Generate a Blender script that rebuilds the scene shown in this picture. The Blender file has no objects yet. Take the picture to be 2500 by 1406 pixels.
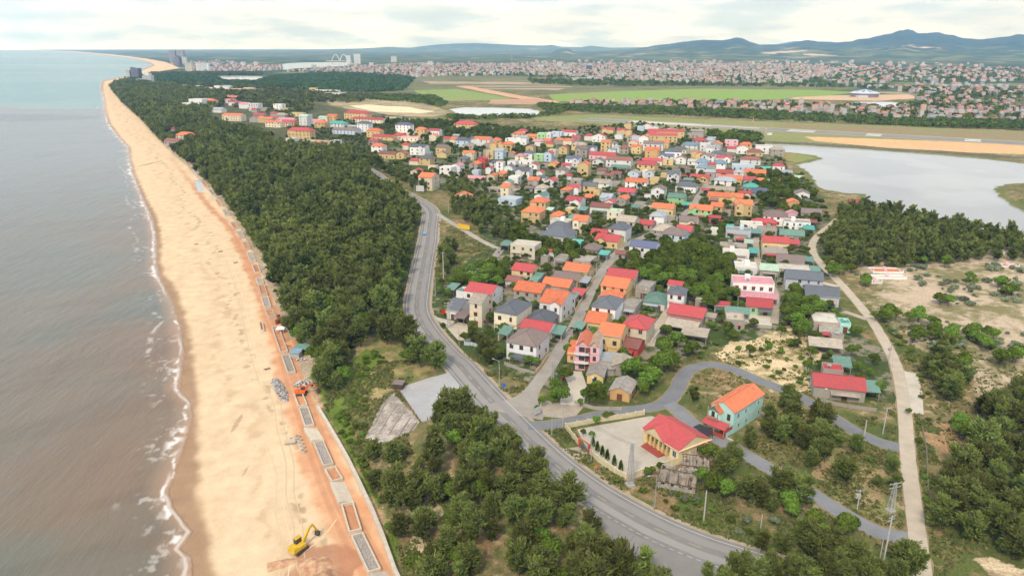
import bpy, math, random
import numpy as np
from math import radians as R, sin, cos, pi
random.seed(7)
rng = np.random.default_rng(7)
SC = bpy.context.scene
COL = SC.collection
# ------------------------------------------------------------------ camera
FPX, CAMH, PITCH = 1766.0, 110.0, math.atan((703-114)/1766.0)
cd = bpy.data.cameras.new("camera"); cam = bpy.data.objects.new("camera", cd); COL.objects.link(cam)
cd.sensor_width = 36.0; cd.lens = 36.0*FPX/2500.0; cd.clip_start = 1.0; cd.clip_end = 200000.0
cam.location = (0, 0, CAMH); cam.rotation_euler = (pi/2-PITCH, 0, 0)
SC.camera = cam
# ------------------------------------------------------------------ world
SUN_EL, SUN_AZ = 46.0, 200.0      # sun behind the camera, a little to its left (compass degrees, forward = 0)
w = bpy.data.worlds.new("World"); SC.world = w; w.use_nodes = True
nt = w.node_tree; nt.nodes.clear()
def wn(t, **k):
    n = nt.nodes.new(t)
    for a, b in k.items(): setattr(n, a, b)
    return n
sky = wn('ShaderNodeTexSky', sky_type='NISHITA', sun_disc=False)
sky.sun_elevation = R(SUN_EL); sky.sun_rotation = R(SUN_AZ); sky.dust_density = 2.0
tc = wn('ShaderNodeTexCoord'); mp = wn('ShaderNodeMapping'); mp.inputs['Scale'].default_value = (5, 5, 34)
nz = wn('ShaderNodeTexNoise'); nz.inputs['Scale'].default_value = 1.6; nz.inputs['Detail'].default_value = 8; nz.inputs['Roughness'].default_value = .58
rp = wn('ShaderNodeValToRGB'); rp.color_ramp.elements[0].position = .34; rp.color_ramp.elements[1].position = .62
mp2 = wn('ShaderNodeMapping'); mp2.inputs['Scale'].default_value = (7, 7, 38); mp2.inputs['Location'].default_value = (3, 1, .35)
nz2 = wn('ShaderNodeTexNoise'); nz2.inputs['Scale'].default_value = 1.5; nz2.inputs['Detail'].default_value = 7
rp2 = wn('ShaderNodeValToRGB'); rp2.color_ramp.elements[0].position = .38; rp2.color_ramp.elements[1].position = .56
rp2.color_ramp.elements[0].color = (.66, .73, .80, 1); rp2.color_ramp.elements[1].color = (1.14, 1.14, 1.14, 1)
bgs = wn('ShaderNodeBackground'); bgs.inputs['Strength'].default_value = .10
bgc = wn('ShaderNodeBackground'); bgc.inputs['Strength'].default_value = 1.0
mx = wn('ShaderNodeMixShader'); ow = wn('ShaderNodeOutputWorld')
cl = wn('ShaderNodeMapRange'); cl.inputs['To Min'].default_value = .55; cl.inputs['To Max'].default_value = 1.0
L = nt.links.new
L(tc.outputs['Generated'], mp.inputs[0]); L(mp.outputs[0], nz.inputs['Vector']); L(nz.outputs['Fac'], rp.inputs[0])
L(tc.outputs['Generated'], mp2.inputs[0]); L(mp2.outputs[0], nz2.inputs['Vector']); L(nz2.outputs['Fac'], rp2.inputs[0])
L(rp.outputs[0], cl.inputs[0]); L(cl.outputs[0], mx.inputs[0])
sx = wn('ShaderNodeSeparateXYZ'); L(tc.outputs['Generated'], sx.inputs[0])
hz_ = wn('ShaderNodeMapRange'); hz_.inputs['From Min'].default_value = 0; hz_.inputs['From Max'].default_value = .16; hz_.inputs['To Min'].default_value = 1.0; hz_.inputs['To Max'].default_value = .60; L(sx.outputs['Z'], hz_.inputs[0])
L(hz_.outputs[0], bgc.inputs['Strength'])
hm_ = wn('ShaderNodeMapRange'); hm_.inputs['From Min'].default_value = 0; hm_.inputs['From Max'].default_value = .30; hm_.inputs['To Min'].default_value = 1; hm_.inputs['To Max'].default_value = 0; L(sx.outputs['Z'], hm_.inputs[0])
tn_ = wn('ShaderNodeMix', data_type='RGBA', blend_type='MULTIPLY'); L(hm_.outputs[0], tn_.inputs[0]); L(rp2.outputs[0], tn_.inputs[6]); tn_.inputs[7].default_value = (.80, 1.0, 1.36, 1)
L(sky.outputs[0], bgs.inputs[0]); L(tn_.outputs[2], bgc.inputs[0]); L(bgs.outputs[0], mx.inputs[1]); L(bgc.outputs[0], mx.inputs[2]); L(mx.outputs[0], ow.inputs[0])
# ------------------------------------------------------------------ sun
sd = bpy.data.lights.new("sun", 'SUN'); sd.energy = 1.5; sd.angle = R(8); sd.color = (1, .91, .76)
so = bpy.data.objects.new("sun", sd); COL.objects.link(so); so.location = (0, 0, 400)
so.rotation_euler = (R(90-SUN_EL), 0, R(180-SUN_AZ))
SC.view_settings.view_transform = 'Standard'; SC.view_settings.look = 'None'; SC.view_settings.exposure = 0.84; SC.view_settings.gamma = 1
SC.render.engine = 'CYCLES'
cy = SC.cycles; cy.use_denoising = True; cy.max_bounces = 6; cy.diffuse_bounces = 3; cy.glossy_bounces = 3; cy.transparent_max_bounces = 6; cy.volume_bounces = 2; cy.transmission_bounces = 3
cy.caustics_reflective = False; cy.caustics_refractive = False; cy.sample_clamp_indirect = 6; cy.use_adaptive_sampling = True; cy.adaptive_threshold = .015
try: cy.denoiser = 'OPENIMAGEDENOISE'
except Exception: pass

# ------------------------------------------------------------------ pixel -> place
SP, CP = sin(PITCH), cos(PITCH)
def ray(x, y):
    cx = (x-1250)/FPX; cy_ = -(y-703)/FPX
    return (cx, cy_*SP+CP, cy_*CP-SP)
def P(x, y, z=0.0):
    d = ray(x, y); t = (z-CAMH)/d[2]
    return (d[0]*t, d[1]*t)
def depth(X, Y, z=0.0): return Y*CP - (z-CAMH)*SP
def topx(X, Y, z=0.0):
    dz = depth(X, Y, z); up = Y*SP+(z-CAMH)*CP
    return 1250+FPX*X/dz, 703-FPX*up/dz
SEA, SHORE = -7.0, -4.6
def line(pts, z=0.0): return np.array([P(a, b, z) for a, b in pts])
water_px = [(470,1406),(468,1360),(440,1340),(470,1297),(450,1272),(425,1240),(412,1200),(432,1140),(450,1090),(458,1060),(470,1020),(468,984),(440,950),(446,890),(450,850),(440,800),(425,750),(410,715),(393,685),(382,650),(382,610),(380,575),(370,530),(352,490),(337,455),(324,420),(317,390),(314,360),(290,335),(264,300),(256,270),(252,240),(246,215),(250,198),(310,186),(345,172),(372,160),(362,152),(330,144),(250,134),(150,126),(60,122.5),(0,121.3)]
dry_px = [(520,1420),(504,1364),(513,1324),(486,1265),(476,1186),(480,1127),(476,1008),(470,890),(455,800),(440,745),(424,700),(400,672),(388,640),(390,600),(388,560),(376,520),(360,490),(342,455),(327,420),(320,390),(317,360),(294,335),(268,300),(259,270),(255,240),(250,215),(254,199),(314,187),(349,172),(378,160),(366,152),(334,144),(254,134),(154,126),(64,122.4),(0,121.2)]
toe_px = [(992,1450),(966,1406),(936,1320),(908,1250),(850,1128),(800,1040),(770,985),(748,940),(722,870),(690,780),(655,700),(620,620),(588,560),(545,500),(500,455),(455,405),(415,370),(375,330),(340,290),(300,255),(272,222),(262,206),(318,190),(390,176),(440,168),(424,160),(402,152),(356,144),(278,134),(180,126),(92,122.5),(34,121.3),(30,120.9)]
def mono(pts, z):
    a = line(pts, z); k = [0]
    for i in range(1, len(a)):
        if a[i, 1] > a[k[-1], 1]+.5: k.append(i)
    return a[k]
WL, DL, TL = mono(water_px, SEA), mono(dry_px, SEA+.4), mono(toe_px, SHORE)
# extend towards the camera so that a viewpoint a step aside still sees shore
def ext(a):
    d = a[1]-a[0]; e = a[0]-(a[3]-a[0])/(a[3, 1]-a[0, 1])*220
    return np.vstack([e, a])
WL, DL, TL = ext(WL), ext(DL), ext(TL)
def xat(a, Y): return np.interp(Y, a[:, 1], a[:, 0])
def smooth(e0, e1, x):
    t = np.clip((x-e0)/(e1-e0), 0, 1); return t*t*(3-2*t)
# --- lattice noise
_T = rng.random((256, 256)).astype(np.float32)
def vnoise(x, y):
    xi = np.floor(x).astype(np.int64); yi = np.floor(y).astype(np.int64); fx = x-xi; fy = y-yi
    fx = fx*fx*(3-2*fx); fy = fy*fy*(3-2*fy)
    a = _T[xi & 255, yi & 255]; b = _T[(xi+1) & 255, yi & 255]; c = _T[xi & 255, (yi+1) & 255]; d = _T[(xi+1) & 255, (yi+1) & 255]
    return (a*(1-fx)+b*fx)*(1-fy)+(c*(1-fx)+d*fx)*fy
def fbm(x, y, s, o=4, seed=0):
    v = 0; a = .5; t = 0
    for k in range(o):
        v = v+a*vnoise(x/s+17.3*seed+k*5.1, y/s+9.7*seed-k*3.3); t += a; a *= .5; s = s*.5
    return v/t
# --- mountains: height by bearing (skylines traced as bearing and elevation)
def sky_line(pts, r):
    az = []; el = []
    for x, y in pts:
        d = ray(x, y); az.append(math.atan2(d[0], d[1])); el.append(max(0, CAMH+r*d[2]/math.hypot(d[0], d[1])))
    return np.array(az), np.array(el)
M1 = sky_line([(1290,150),(1345,134),(1362,120),(1385,118),(1400,126),(1450,127),(1530,122),(1600,112),(1650,106),(1700,100),(1735,98),(1765,99),(1800,92),(1812,93),(1830,102),(1855,110),(1900,110),(1950,103),(1975,98),(2000,101),(2040,104),(2080,101),(2120,93),(2150,86),(2180,82),(2215,70),(2228,73),(2240,81),(2290,81),(2330,86),(2350,93),(2400,97),(2440,91),(2480,85),(2500,86),(2600,95),(2750,80),(2950,120),(3200,150)], 13500)
M2 = sky_line([(350,125),(600,124),(760,122),(880,119),(950,115),(1000,117),(1060,110),(1110,107),(1160,106),(1230,109),(1270,111),(1330,112),(1345,110),(1370,115),(1420,116),(1440,112),(1490,117),(1600,116),(1700,117),(1860,112),(1900,108),(1940,101),(1970,101),(2050,112),(2600,112),(3000,112)], 24000)
M3 = sky_line([(900,150),(1000,140),(1080,130),(1110,123),(1130,130),(1200,131),(1255,124),(1275,122),(1300,131),(1340,136),(1500,150)], 17000)
def height(X, Y):
    X = np.asarray(X, float); Y = np.asarray(Y, float)
    dt = (X-xat(TL, Y))*.9; dw = (X-xat(WL, Y))*.9
    beachw = np.maximum(xat(TL, Y)-xat(WL, Y), 2)*.9
    far = smooth(500, 1500, Y)
    z = np.where(dt > 0, SHORE+(0-SHORE)*smooth(0, 24-12*far, dt), SEA-.35+(SHORE-SEA+.35)*np.clip(dw/beachw, 0, 1)**.8)
    r = np.hypot(X, Y); az = np.arctan2(X, Y)
    m = r > 6500
    if m.any():
        a1 = np.interp(az, M1[0], M1[1], left=0, right=0)*(1+(fbm(az*900, r*.0004, 9, 4, 15)-.5)*.16); a2 = np.interp(az, M2[0], M2[1]); a3 = np.interp(az, M3[0], M3[1], left=0, right=0)
        n = fbm(X, Y, 1500, 5, 3); n2 = fbm(X, Y, 2600, 5, 8)
        up = np.clip((r-7400)/(13500-7400), 0, 1); dn = np.clip((19000-r)/5500, 0, 1)
        e1 = a1*np.minimum(up**1.15, dn)*(1+(n-.5)*2.6*(1-up)*np.minimum(up*5, 1)-np.abs(fbm(X, Y, 900, 4, 16)-.5)*1.6*(1-up))
        e3 = a3*smooth(14500, 17000, r)*smooth(19500, 17000, r)
        e2 = a2*smooth(19000, 24000, r)*smooth(29500, 24000, r)
        h = np.maximum(np.maximum(e1, e3), e2)*smooth(0, 1200, dt)
        z = np.where(m, z+h, z)
    return z
def H(x, y): return float(height(np.array([x]), np.array([y]))[0])
def G(px, py):
    z = 0.0
    for _ in range(6): X, Y = P(px, py, z); z = .5*z+.5*H(X, Y)
    X, Y = P(px, py, z); return (X, Y, H(X, Y))

# ------------------------------------------------------------------ materials
MATS = {}
def new_mat(name):
    m = bpy.data.materials.new(name); m.use_nodes = True; m.node_tree.nodes.clear(); return m
class NB:
    def __init__(s, m): s.t = m.node_tree; s.n = s.t.nodes
    def add(s, t, ins=None, **k):
        n = s.n.new(t)
        for a, b in k.items(): setattr(n, a, b)
        for a, b in (ins or {}).items():
            i = n.inputs[a]
            if hasattr(b, 'is_linked') or isinstance(b, bpy.types.NodeSocket): s.t.links.new(b, i)
            else: i.default_value = b
        return n
    def out(s, sh): o = s.add('ShaderNodeOutputMaterial'); s.t.links.new(sh, o.inputs['Surface'])
def c4(c): return (c[0], c[1], c[2], 1)
def surf(name, c, c2=None, scale=.6, rough=.85, bump=0.0, bscale=6, stripes=0, stripe_dir='X', spec=.3, stain=0.0):
    """procedural two-tone surface; stripes: bump ridges per metre along a local axis"""
    if name in MATS: return MATS[name]
    m = new_mat(name); b = NB(m); c2 = c2 or tuple(v*.8 for v in c)
    t = b.add('ShaderNodeTexCoord'); oi = b.add('ShaderNodeObjectInfo')
    off = b.add('ShaderNodeVectorMath', {0: t.outputs['Object']}, operation='ADD')
    mu = b.add('ShaderNodeMath', {0: oi.outputs['Random'], 1: 90.0}, operation='MULTIPLY'); b.t.links.new(mu.outputs[0], off.inputs[1])
    n = b.add('ShaderNodeTexNoise', {'Vector': off.outputs[0], 'Scale': scale, 'Detail': 6.0, 'Roughness': .65})
    r = b.add('ShaderNodeMapRange', {0: n.outputs['Fac'], 1: .35, 2: .68})
    mixc = b.add('ShaderNodeMix', {0: r.outputs[0], 6: c4(c), 7: c4(c2)}, data_type='RGBA')
    col = mixc.outputs[2]
    if stain:
        n3 = b.add('ShaderNodeTexNoise', {'Vector': off.outputs[0], 'Scale': scale*.45, 'Detail': 9.0, 'Roughness': .75})
        r3 = b.add('ShaderNodeMapRange', {0: n3.outputs['Fac'], 1: .54, 2: .70, 3: 0.0, 4: stain})
        col = b.add('ShaderNodeMix', {0: r3.outputs[0], 6: col, 7: (.16, .14, .12, 1)}, data_type='RGBA').outputs[2]
    hv = b.add('ShaderNodeHueSaturation', {'Color': col, 'Value': b.add('ShaderNodeMapRange', {0: oi.outputs['Random'], 3: .80, 4: 1.12}).outputs[0]})
    p = b.add('ShaderNodeBsdfPrincipled', {'Base Color': hv.outputs[0], 'Roughness': rough, 'Specular IOR Level': spec})
    if bump or stripes:
        if stripes:
            w_ = b.add('ShaderNodeTexWave', {'Vector': t.outputs['Object'], 'Scale': stripes/1.0, 'Distortion': 0.0}, bands_direction=stripe_dir)
            hsock = w_.outputs['Fac']
        else:
            hsock = b.add('ShaderNodeTexNoise', {'Vector': t.outputs['Object'], 'Scale': float(bscale), 'Detail': 4.0}).outputs['Fac']
        bp = b.add('ShaderNodeBump', {'Height': hsock, 'Strength': bump or .5, 'Distance': .08}); b.t.links.new(bp.outputs[0], p.inputs['Normal'])
    b.out(p.outputs[0]); MATS[name] = m; return m
def ground_mat(name, fine=(.58, 1.42), s1=1.6, rough=.95, bump=.35, spec=.1):
    m = new_mat(name); b = NB(m)
    a = b.add('ShaderNodeAttribute', attribute_name='col'); g = b.add('ShaderNodeNewGeometry')
    n = b.add('ShaderNodeTexNoise', {'Vector': g.outputs['Position'], 'Scale': s1, 'Detail': 7.0, 'Roughness': .7})
    n2 = b.add('ShaderNodeTexNoise', {'Vector': g.outputs['Position'], 'Scale': s1*.09, 'Detail': 6.0, 'Roughness': .6})
    r = b.add('ShaderNodeMapRange', {0: n.outputs['Fac'], 1: .32, 2: .68, 3: fine[0], 4: fine[1]})
    r2 = b.add('ShaderNodeMapRange', {0: n2.outputs['Fac'], 1: .3, 2: .7, 3: .88, 4: 1.12})
    mm = b.add('ShaderNodeMath', {0: r.outputs[0], 1: r2.outputs[0]}, operation='MULTIPLY')
    hv = b.add('ShaderNodeHueSaturation', {'Color': a.outputs['Color'], 'Value': mm.outputs[0]})
    p = b.add('ShaderNodeBsdfPrincipled', {'Base Color': hv.outputs[0], 'Roughness': rough, 'Specular IOR Level': spec})
    bp = b.add('ShaderNodeBump', {'Height': n.outputs['Fac'], 'Strength': bump, 'Distance': .4}); b.t.links.new(bp.outputs[0], p.inputs['Normal'])
    b.out(p.outputs[0]); return m
def water_mat(name, rough=.22, wave=.5, spec=.5, scale=.25):
    m = new_mat(name); b = NB(m)
    a = b.add('ShaderNodeAttribute', attribute_name='col'); g = b.add('ShaderNodeNewGeometry')
    mp = b.add('ShaderNodeMapping', {'Vector': g.outputs['Position'], 'Rotation': (0, 0, R(-62)), 'Scale': (1.0, .28, 1.0)})
    n = b.add('ShaderNodeTexNoise', {'Vector': mp.outputs[0], 'Scale': scale, 'Detail': 5.0, 'Roughness': .6})
    n2 = b.add('ShaderNodeTexNoise', {'Vector': mp.outputs[0], 'Scale': scale*.22, 'Detail': 4.0, 'Roughness': .55})
    ad = b.add('ShaderNodeMath', {0: n.outputs['Fac'], 1: n2.outputs['Fac']}, operation='ADD')
    r2 = b.add('ShaderNodeMapRange', {0: n2.outputs['Fac'], 1: .3, 2: .7, 3: .96, 4: 1.04})
    hv = b.add('ShaderNodeHueSaturation', {'Color': a.outputs['Color'], 'Value': r2.outputs[0]})
    p = b.add('ShaderNodeBsdfPrincipled', {'Base Color': hv.outputs[0], 'Roughness': rough, 'Specular IOR Level': spec, 'IOR': 1.33})
    bp = b.add('ShaderNodeBump', {'Height': ad.outputs[0], 'Strength': wave, 'Distance': 1.2}); b.t.links.new(bp.outputs[0], p.inputs['Normal'])
    b.out(p.outputs[0]); return m
def leaf_mat(name, c, c2, back=.25):
    m = new_mat(name); b = NB(m)
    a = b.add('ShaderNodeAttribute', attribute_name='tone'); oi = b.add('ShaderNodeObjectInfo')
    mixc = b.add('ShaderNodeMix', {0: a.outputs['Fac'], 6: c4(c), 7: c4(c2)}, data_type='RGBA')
    v = b.add('ShaderNodeMapRange', {0: oi.outputs['Random'], 3: .62, 4: 1.42})
    hue = b.add('ShaderNodeMapRange', {0: oi.outputs['Random'], 3: .478, 4: .515})
    hv = b.add('ShaderNodeHueSaturation', {'Color': mixc.outputs[2], 'Value': v.outputs[0], 'Hue': hue.outputs[0]})
    d = b.add('ShaderNodeBsdfDiffuse', {'Color': hv.outputs[0]}); tr = b.add('ShaderNodeBsdfTranslucent', {'Color': hv.outputs[0]})
    mxs = b.add('ShaderNodeMixShader', {0: back, 1: d.outputs[0], 2: tr.outputs[0]}); b.out(mxs.outputs[0]); return m

# ------------------------------------------------------------------ mesh helpers
def np_mesh(name, V, F, mats, attr=None, mi=None, smooth_=False):
    """V (n,3), F (m,4) quads; attr: dict name->(domain, type, data)"""
    me = bpy.data.meshes.new(name); n = len(V); m, k = F.shape
    me.vertices.add(n); me.vertices.foreach_set('co', np.ascontiguousarray(V, np.float32).ravel())
    me.loops.add(m*k); me.loops.foreach_set('vertex_index', np.ascontiguousarray(F, np.int32).ravel())
    me.polygons.add(m); me.polygons.foreach_set('loop_start', np.arange(0, m*k, k, dtype=np.int32))
    try: me.polygons.foreach_set('loop_total', np.full(m, k, np.int32))
    except Exception: pass
    if mi is not None: me.polygons.foreach_set('material_index', np.asarray(mi, np.int32))
    if smooth_: me.polygons.foreach_set('use_smooth', np.ones(m, bool))
    for x in mats: me.materials.append(x)
    for an, (dom, ty, data) in (attr or {}).items():
        at = me.attributes.new(an, ty, dom)
        at.data.foreach_set('color' if 'COLOR' in ty else 'value', np.ascontiguousarray(data, np.float32).ravel())
    me.update(calc_edges=True); return me
def link(o, parent=None):
    COL.objects.link(o)
    if parent is not None: o.parent = parent
    return o
def obj(name, me, parent=None, loc=None, rz=None, label=None):
    o = bpy.data.objects.new(name, me); link(o, parent)
    if loc is not None: o.location = loc
    if rz is not None: o.rotation_euler = (0, 0, rz)
    if label: o['label'] = label
    return o
ALL_LABELS = []
def thing(name, label, cat, loc=(0, 0, 0), rz=0.0, group=None, me=None):
    o = obj(name, me, None, loc, rz); o['label'] = label; o['category'] = cat
    if group: o['group'] = group
    return o
def struct(name, me, kind='structure', loc=None, rz=None):
    o = obj(name, me, None, loc, rz); o['kind'] = kind; return o
class MB:
    """small mesh builder"""
    def __init__(s): s.v = []; s.f = []; s.m = []
    def face(s, pts, mi=0):
        i = len(s.v); s.v += [tuple(p) for p in pts]; s.f.append(tuple(range(i, i+len(pts)))); s.m.append(mi)
    def box(s, x0, x1, y0, y1, z0, z1, mi=0, top=None):
        i = len(s.v); s.v += [(x0,y0,z0),(x1,y0,z0),(x1,y1,z0),(x0,y1,z0),(x0,y0,z1),(x1,y0,z1),(x1,y1,z1),(x0,y1,z1)]
        for q, a in enumerate([(0,3,2,1),(4,5,6,7),(0,1,5,4),(1,2,6,5),(2,3,7,6),(3,0,4,7)]):
            s.f.append(tuple(i+k for k in a)); s.m.append(top if (top is not None and q == 1) else mi)
    def beam(s, a, b, w, h=None, mi=0):
        """square bar from a to b"""
        h = h or w; a = np.array(a, float); b = np.array(b, float); d = b-a; L_ = np.linalg.norm(d)
        if L_ < 1e-6: return
        d /= L_; u = np.cross(d, (0, 0, 1)); u = u/np.linalg.norm(u) if np.linalg.norm(u) > .05 else np.array((1., 0, 0)); v = np.cross(u, d)
        i = len(s.v)
        for p in (a, b):
            for e, g in ((-1,-1),(1,-1),(1,1),(-1,1)): s.v.append(tuple(p+u*e*w/2+v*g*h/2))
        for k in [(3,2,1,0),(4,5,6,7),(0,1,5,4),(1,2,6,5),(2,3,7,6),(3,0,4,7)]: s.f.append(tuple(i+j for j in k)); s.m.append(mi)
    def tube(s, a, b, r0, r1=None, n=8, mi=0, cap=True):
        r1 = r0 if r1 is None else r1; a = np.array(a, float); b = np.array(b, float); d = b-a; d /= (np.linalg.norm(d)+1e-9)
        u = np.cross(d, (0, 0, 1)); u = u/np.linalg.norm(u) if np.linalg.norm(u) > .05 else np.array((1., 0, 0)); v = np.cross(d, u); i = len(s.v)
        for p, r in ((a, r0), (b, r1)):
            for k in range(n): t = 2*pi*k/n; s.v.append(tuple(p+u*r*cos(t)+v*r*sin(t)))
        for k in range(n): s.f.append((i+k, i+(k+1) % n, i+n+(k+1) % n, i+n+k)); s.m.append(mi)
        if cap: s.f.append(tuple(i+n+k for k in range(n))); s.m.append(mi); s.f.append(tuple(i+n-1-k for k in range(n))); s.m.append(mi)
    def prism(s, poly, z0, z1, mi=0, top=None):
        """poly (x,y) list ccw"""
        n = len(poly); i = len(s.v); s.v += [(x, y, z0) for x, y in poly]+[(x, y, z1) for x, y in poly]
        for k in range(n): s.f.append((i+k, i+(k+1) % n, i+n+(k+1) % n, i+n+k)); s.m.append(mi)
        s.f.append(tuple(i+n+k for k in range(n))); s.m.append(mi if top is None else top); s.f.append(tuple(i+n-1-k for k in range(n))); s.m.append(mi)
    def slab(s, pts, t, mi=0):
        """thick sheet: pts a planar polygon, thickened downwards by t"""
        n = len(pts); i = len(s.v); s.v += [tuple(p) for p in pts]+[(p[0], p[1], p[2]-t) for p in pts]
        s.f.append(tuple(i+k for k in range(n))); s.m.append(mi); s.f.append(tuple(i+2*n-1-k for k in range(n))); s.m.append(mi)
        for k in range(n): s.f.append((i+(k+1) % n, i+k, i+n+k, i+n+(k+1) % n)); s.m.append(mi)
    def mesh(s, name, mats):
        me = bpy.data.meshes.new(name); me.from_pydata(s.v, [], s.f)
        for x in mats: me.materials.append(x)
        if any(s.m): me.polygons.foreach_set('material_index', s.m)
        me.update(); return me
    def build(s, name, mats, parent=None, loc=None, rz=None, label=None):
        if not isinstance(mats, (list, tuple)): mats = [mats]
        return obj(name, s.mesh(name, mats), parent, loc, rz, label)
def pip(X, Y, poly):
    ins = np.zeros(X.shape, bool); n = len(poly); bx0, by0 = poly.min(0); bx1, by1 = poly.max(0)
    k = np.nonzero((X >= bx0) & (X <= bx1) & (Y >= by0) & (Y <= by1))[0]
    if len(k) == 0: return ins
    x = X[k]; y = Y[k]; r = np.zeros(len(k), bool); j = n-1
    for i in range(n):
        xi, yi = poly[i]; xj, yj = poly[j]
        if yi != yj: r ^= ((yi > y) != (yj > y)) & (x < (xj-xi)*(y-yi)/(yj-yi)+xi)
        j = i
    ins[k] = r; return ins
def crm(pts, step=3.0):
    """Catmull-Rom through pts"""
    p = np.array(pts, float); p = np.vstack([2*p[0]-p[1], p, 2*p[-1]-p[-2]]); out = []
    for i in range(1, len(p)-2):
        n = max(2, int(np.linalg.norm(p[i+1]-p[i])/step))
        for k in range(n):
            t = k/n; a, b, c, d = p[i-1], p[i], p[i+1], p[i+2]
            out.append(.5*((2*b)+(c-a)*t+(2*a-5*b+4*c-d)*t*t+(3*b-a-3*c+d)*t**3))
    out.append(p[-2]); return np.array(out)
def dist_poly(X, Y, pl, maxd=1e9):
    best = np.full(X.shape, 1e9)
    for i in range(len(pl)-1):
        ax, ay = pl[i]; bx, by = pl[i+1]; dx, dy = bx-ax, by-ay; l2 = dx*dx+dy*dy+1e-9
        t = np.clip(((X-ax)*dx+(Y-ay)*dy)/l2, 0, 1); best = np.minimum(best, np.hypot(X-ax-t*dx, Y-ay-t*dy))
    return best
# ================================================================== THE GROUND
LAKES = {
 'lake': [(1856,351),(1920,353),(1990,357),(2100,364),(2200,372),(2300,379),(2400,388),(2500,399),(2620,412),(2640,470),(2560,450),(2500,447),(2450,450),(2425,462),(2440,480),(2480,505),(2530,530),(2640,560),(2640,600),(2500,572),(2440,566),(2380,556),(2300,540),(2240,528),(2190,515),(2150,500),(2120,492),(2110,474),(2060,470),(2010,462),(1990,450),(1985,432),(1965,415),(1945,402),(1975,396),(2010,386),(1990,380),(1950,374),(1900,370),(1870,362)],
 'pond': [(1096,267),(1130,263),(1200,263),(1290,266),(1318,272),(1312,280),(1280,283),(1200,283),(1120,279)],
 'lagoon': [(533,186.5),(560,186),(640,187.5),(650,190),(640,195),(610,198),(560,199),(545,196)],
 'fish_pond': [(2083,251),(2110,248.5),(2160,249),(2200,254),(2195,260),(2160,265),(2110,262)],
 'river': [(318,181),(345,175),(400,175.5),(500,173.5),(560,172),(640,171),(676,163),(690,156),(740,153.5),(800,152.5),(850,152.5),(862,156),(840,162),(760,165),(700,170),(640,173.5),(560,175),(500,177),(400,180),(330,185)],
 'puddle': [(472,428),(482,425),(492,440),(497,452),(484,455),(476,443)],
}
GOLD, WHITE_SAND, REDDIRT = (.66,.49,.27), (.60,.49,.38), (.50,.25,.13)
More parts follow.
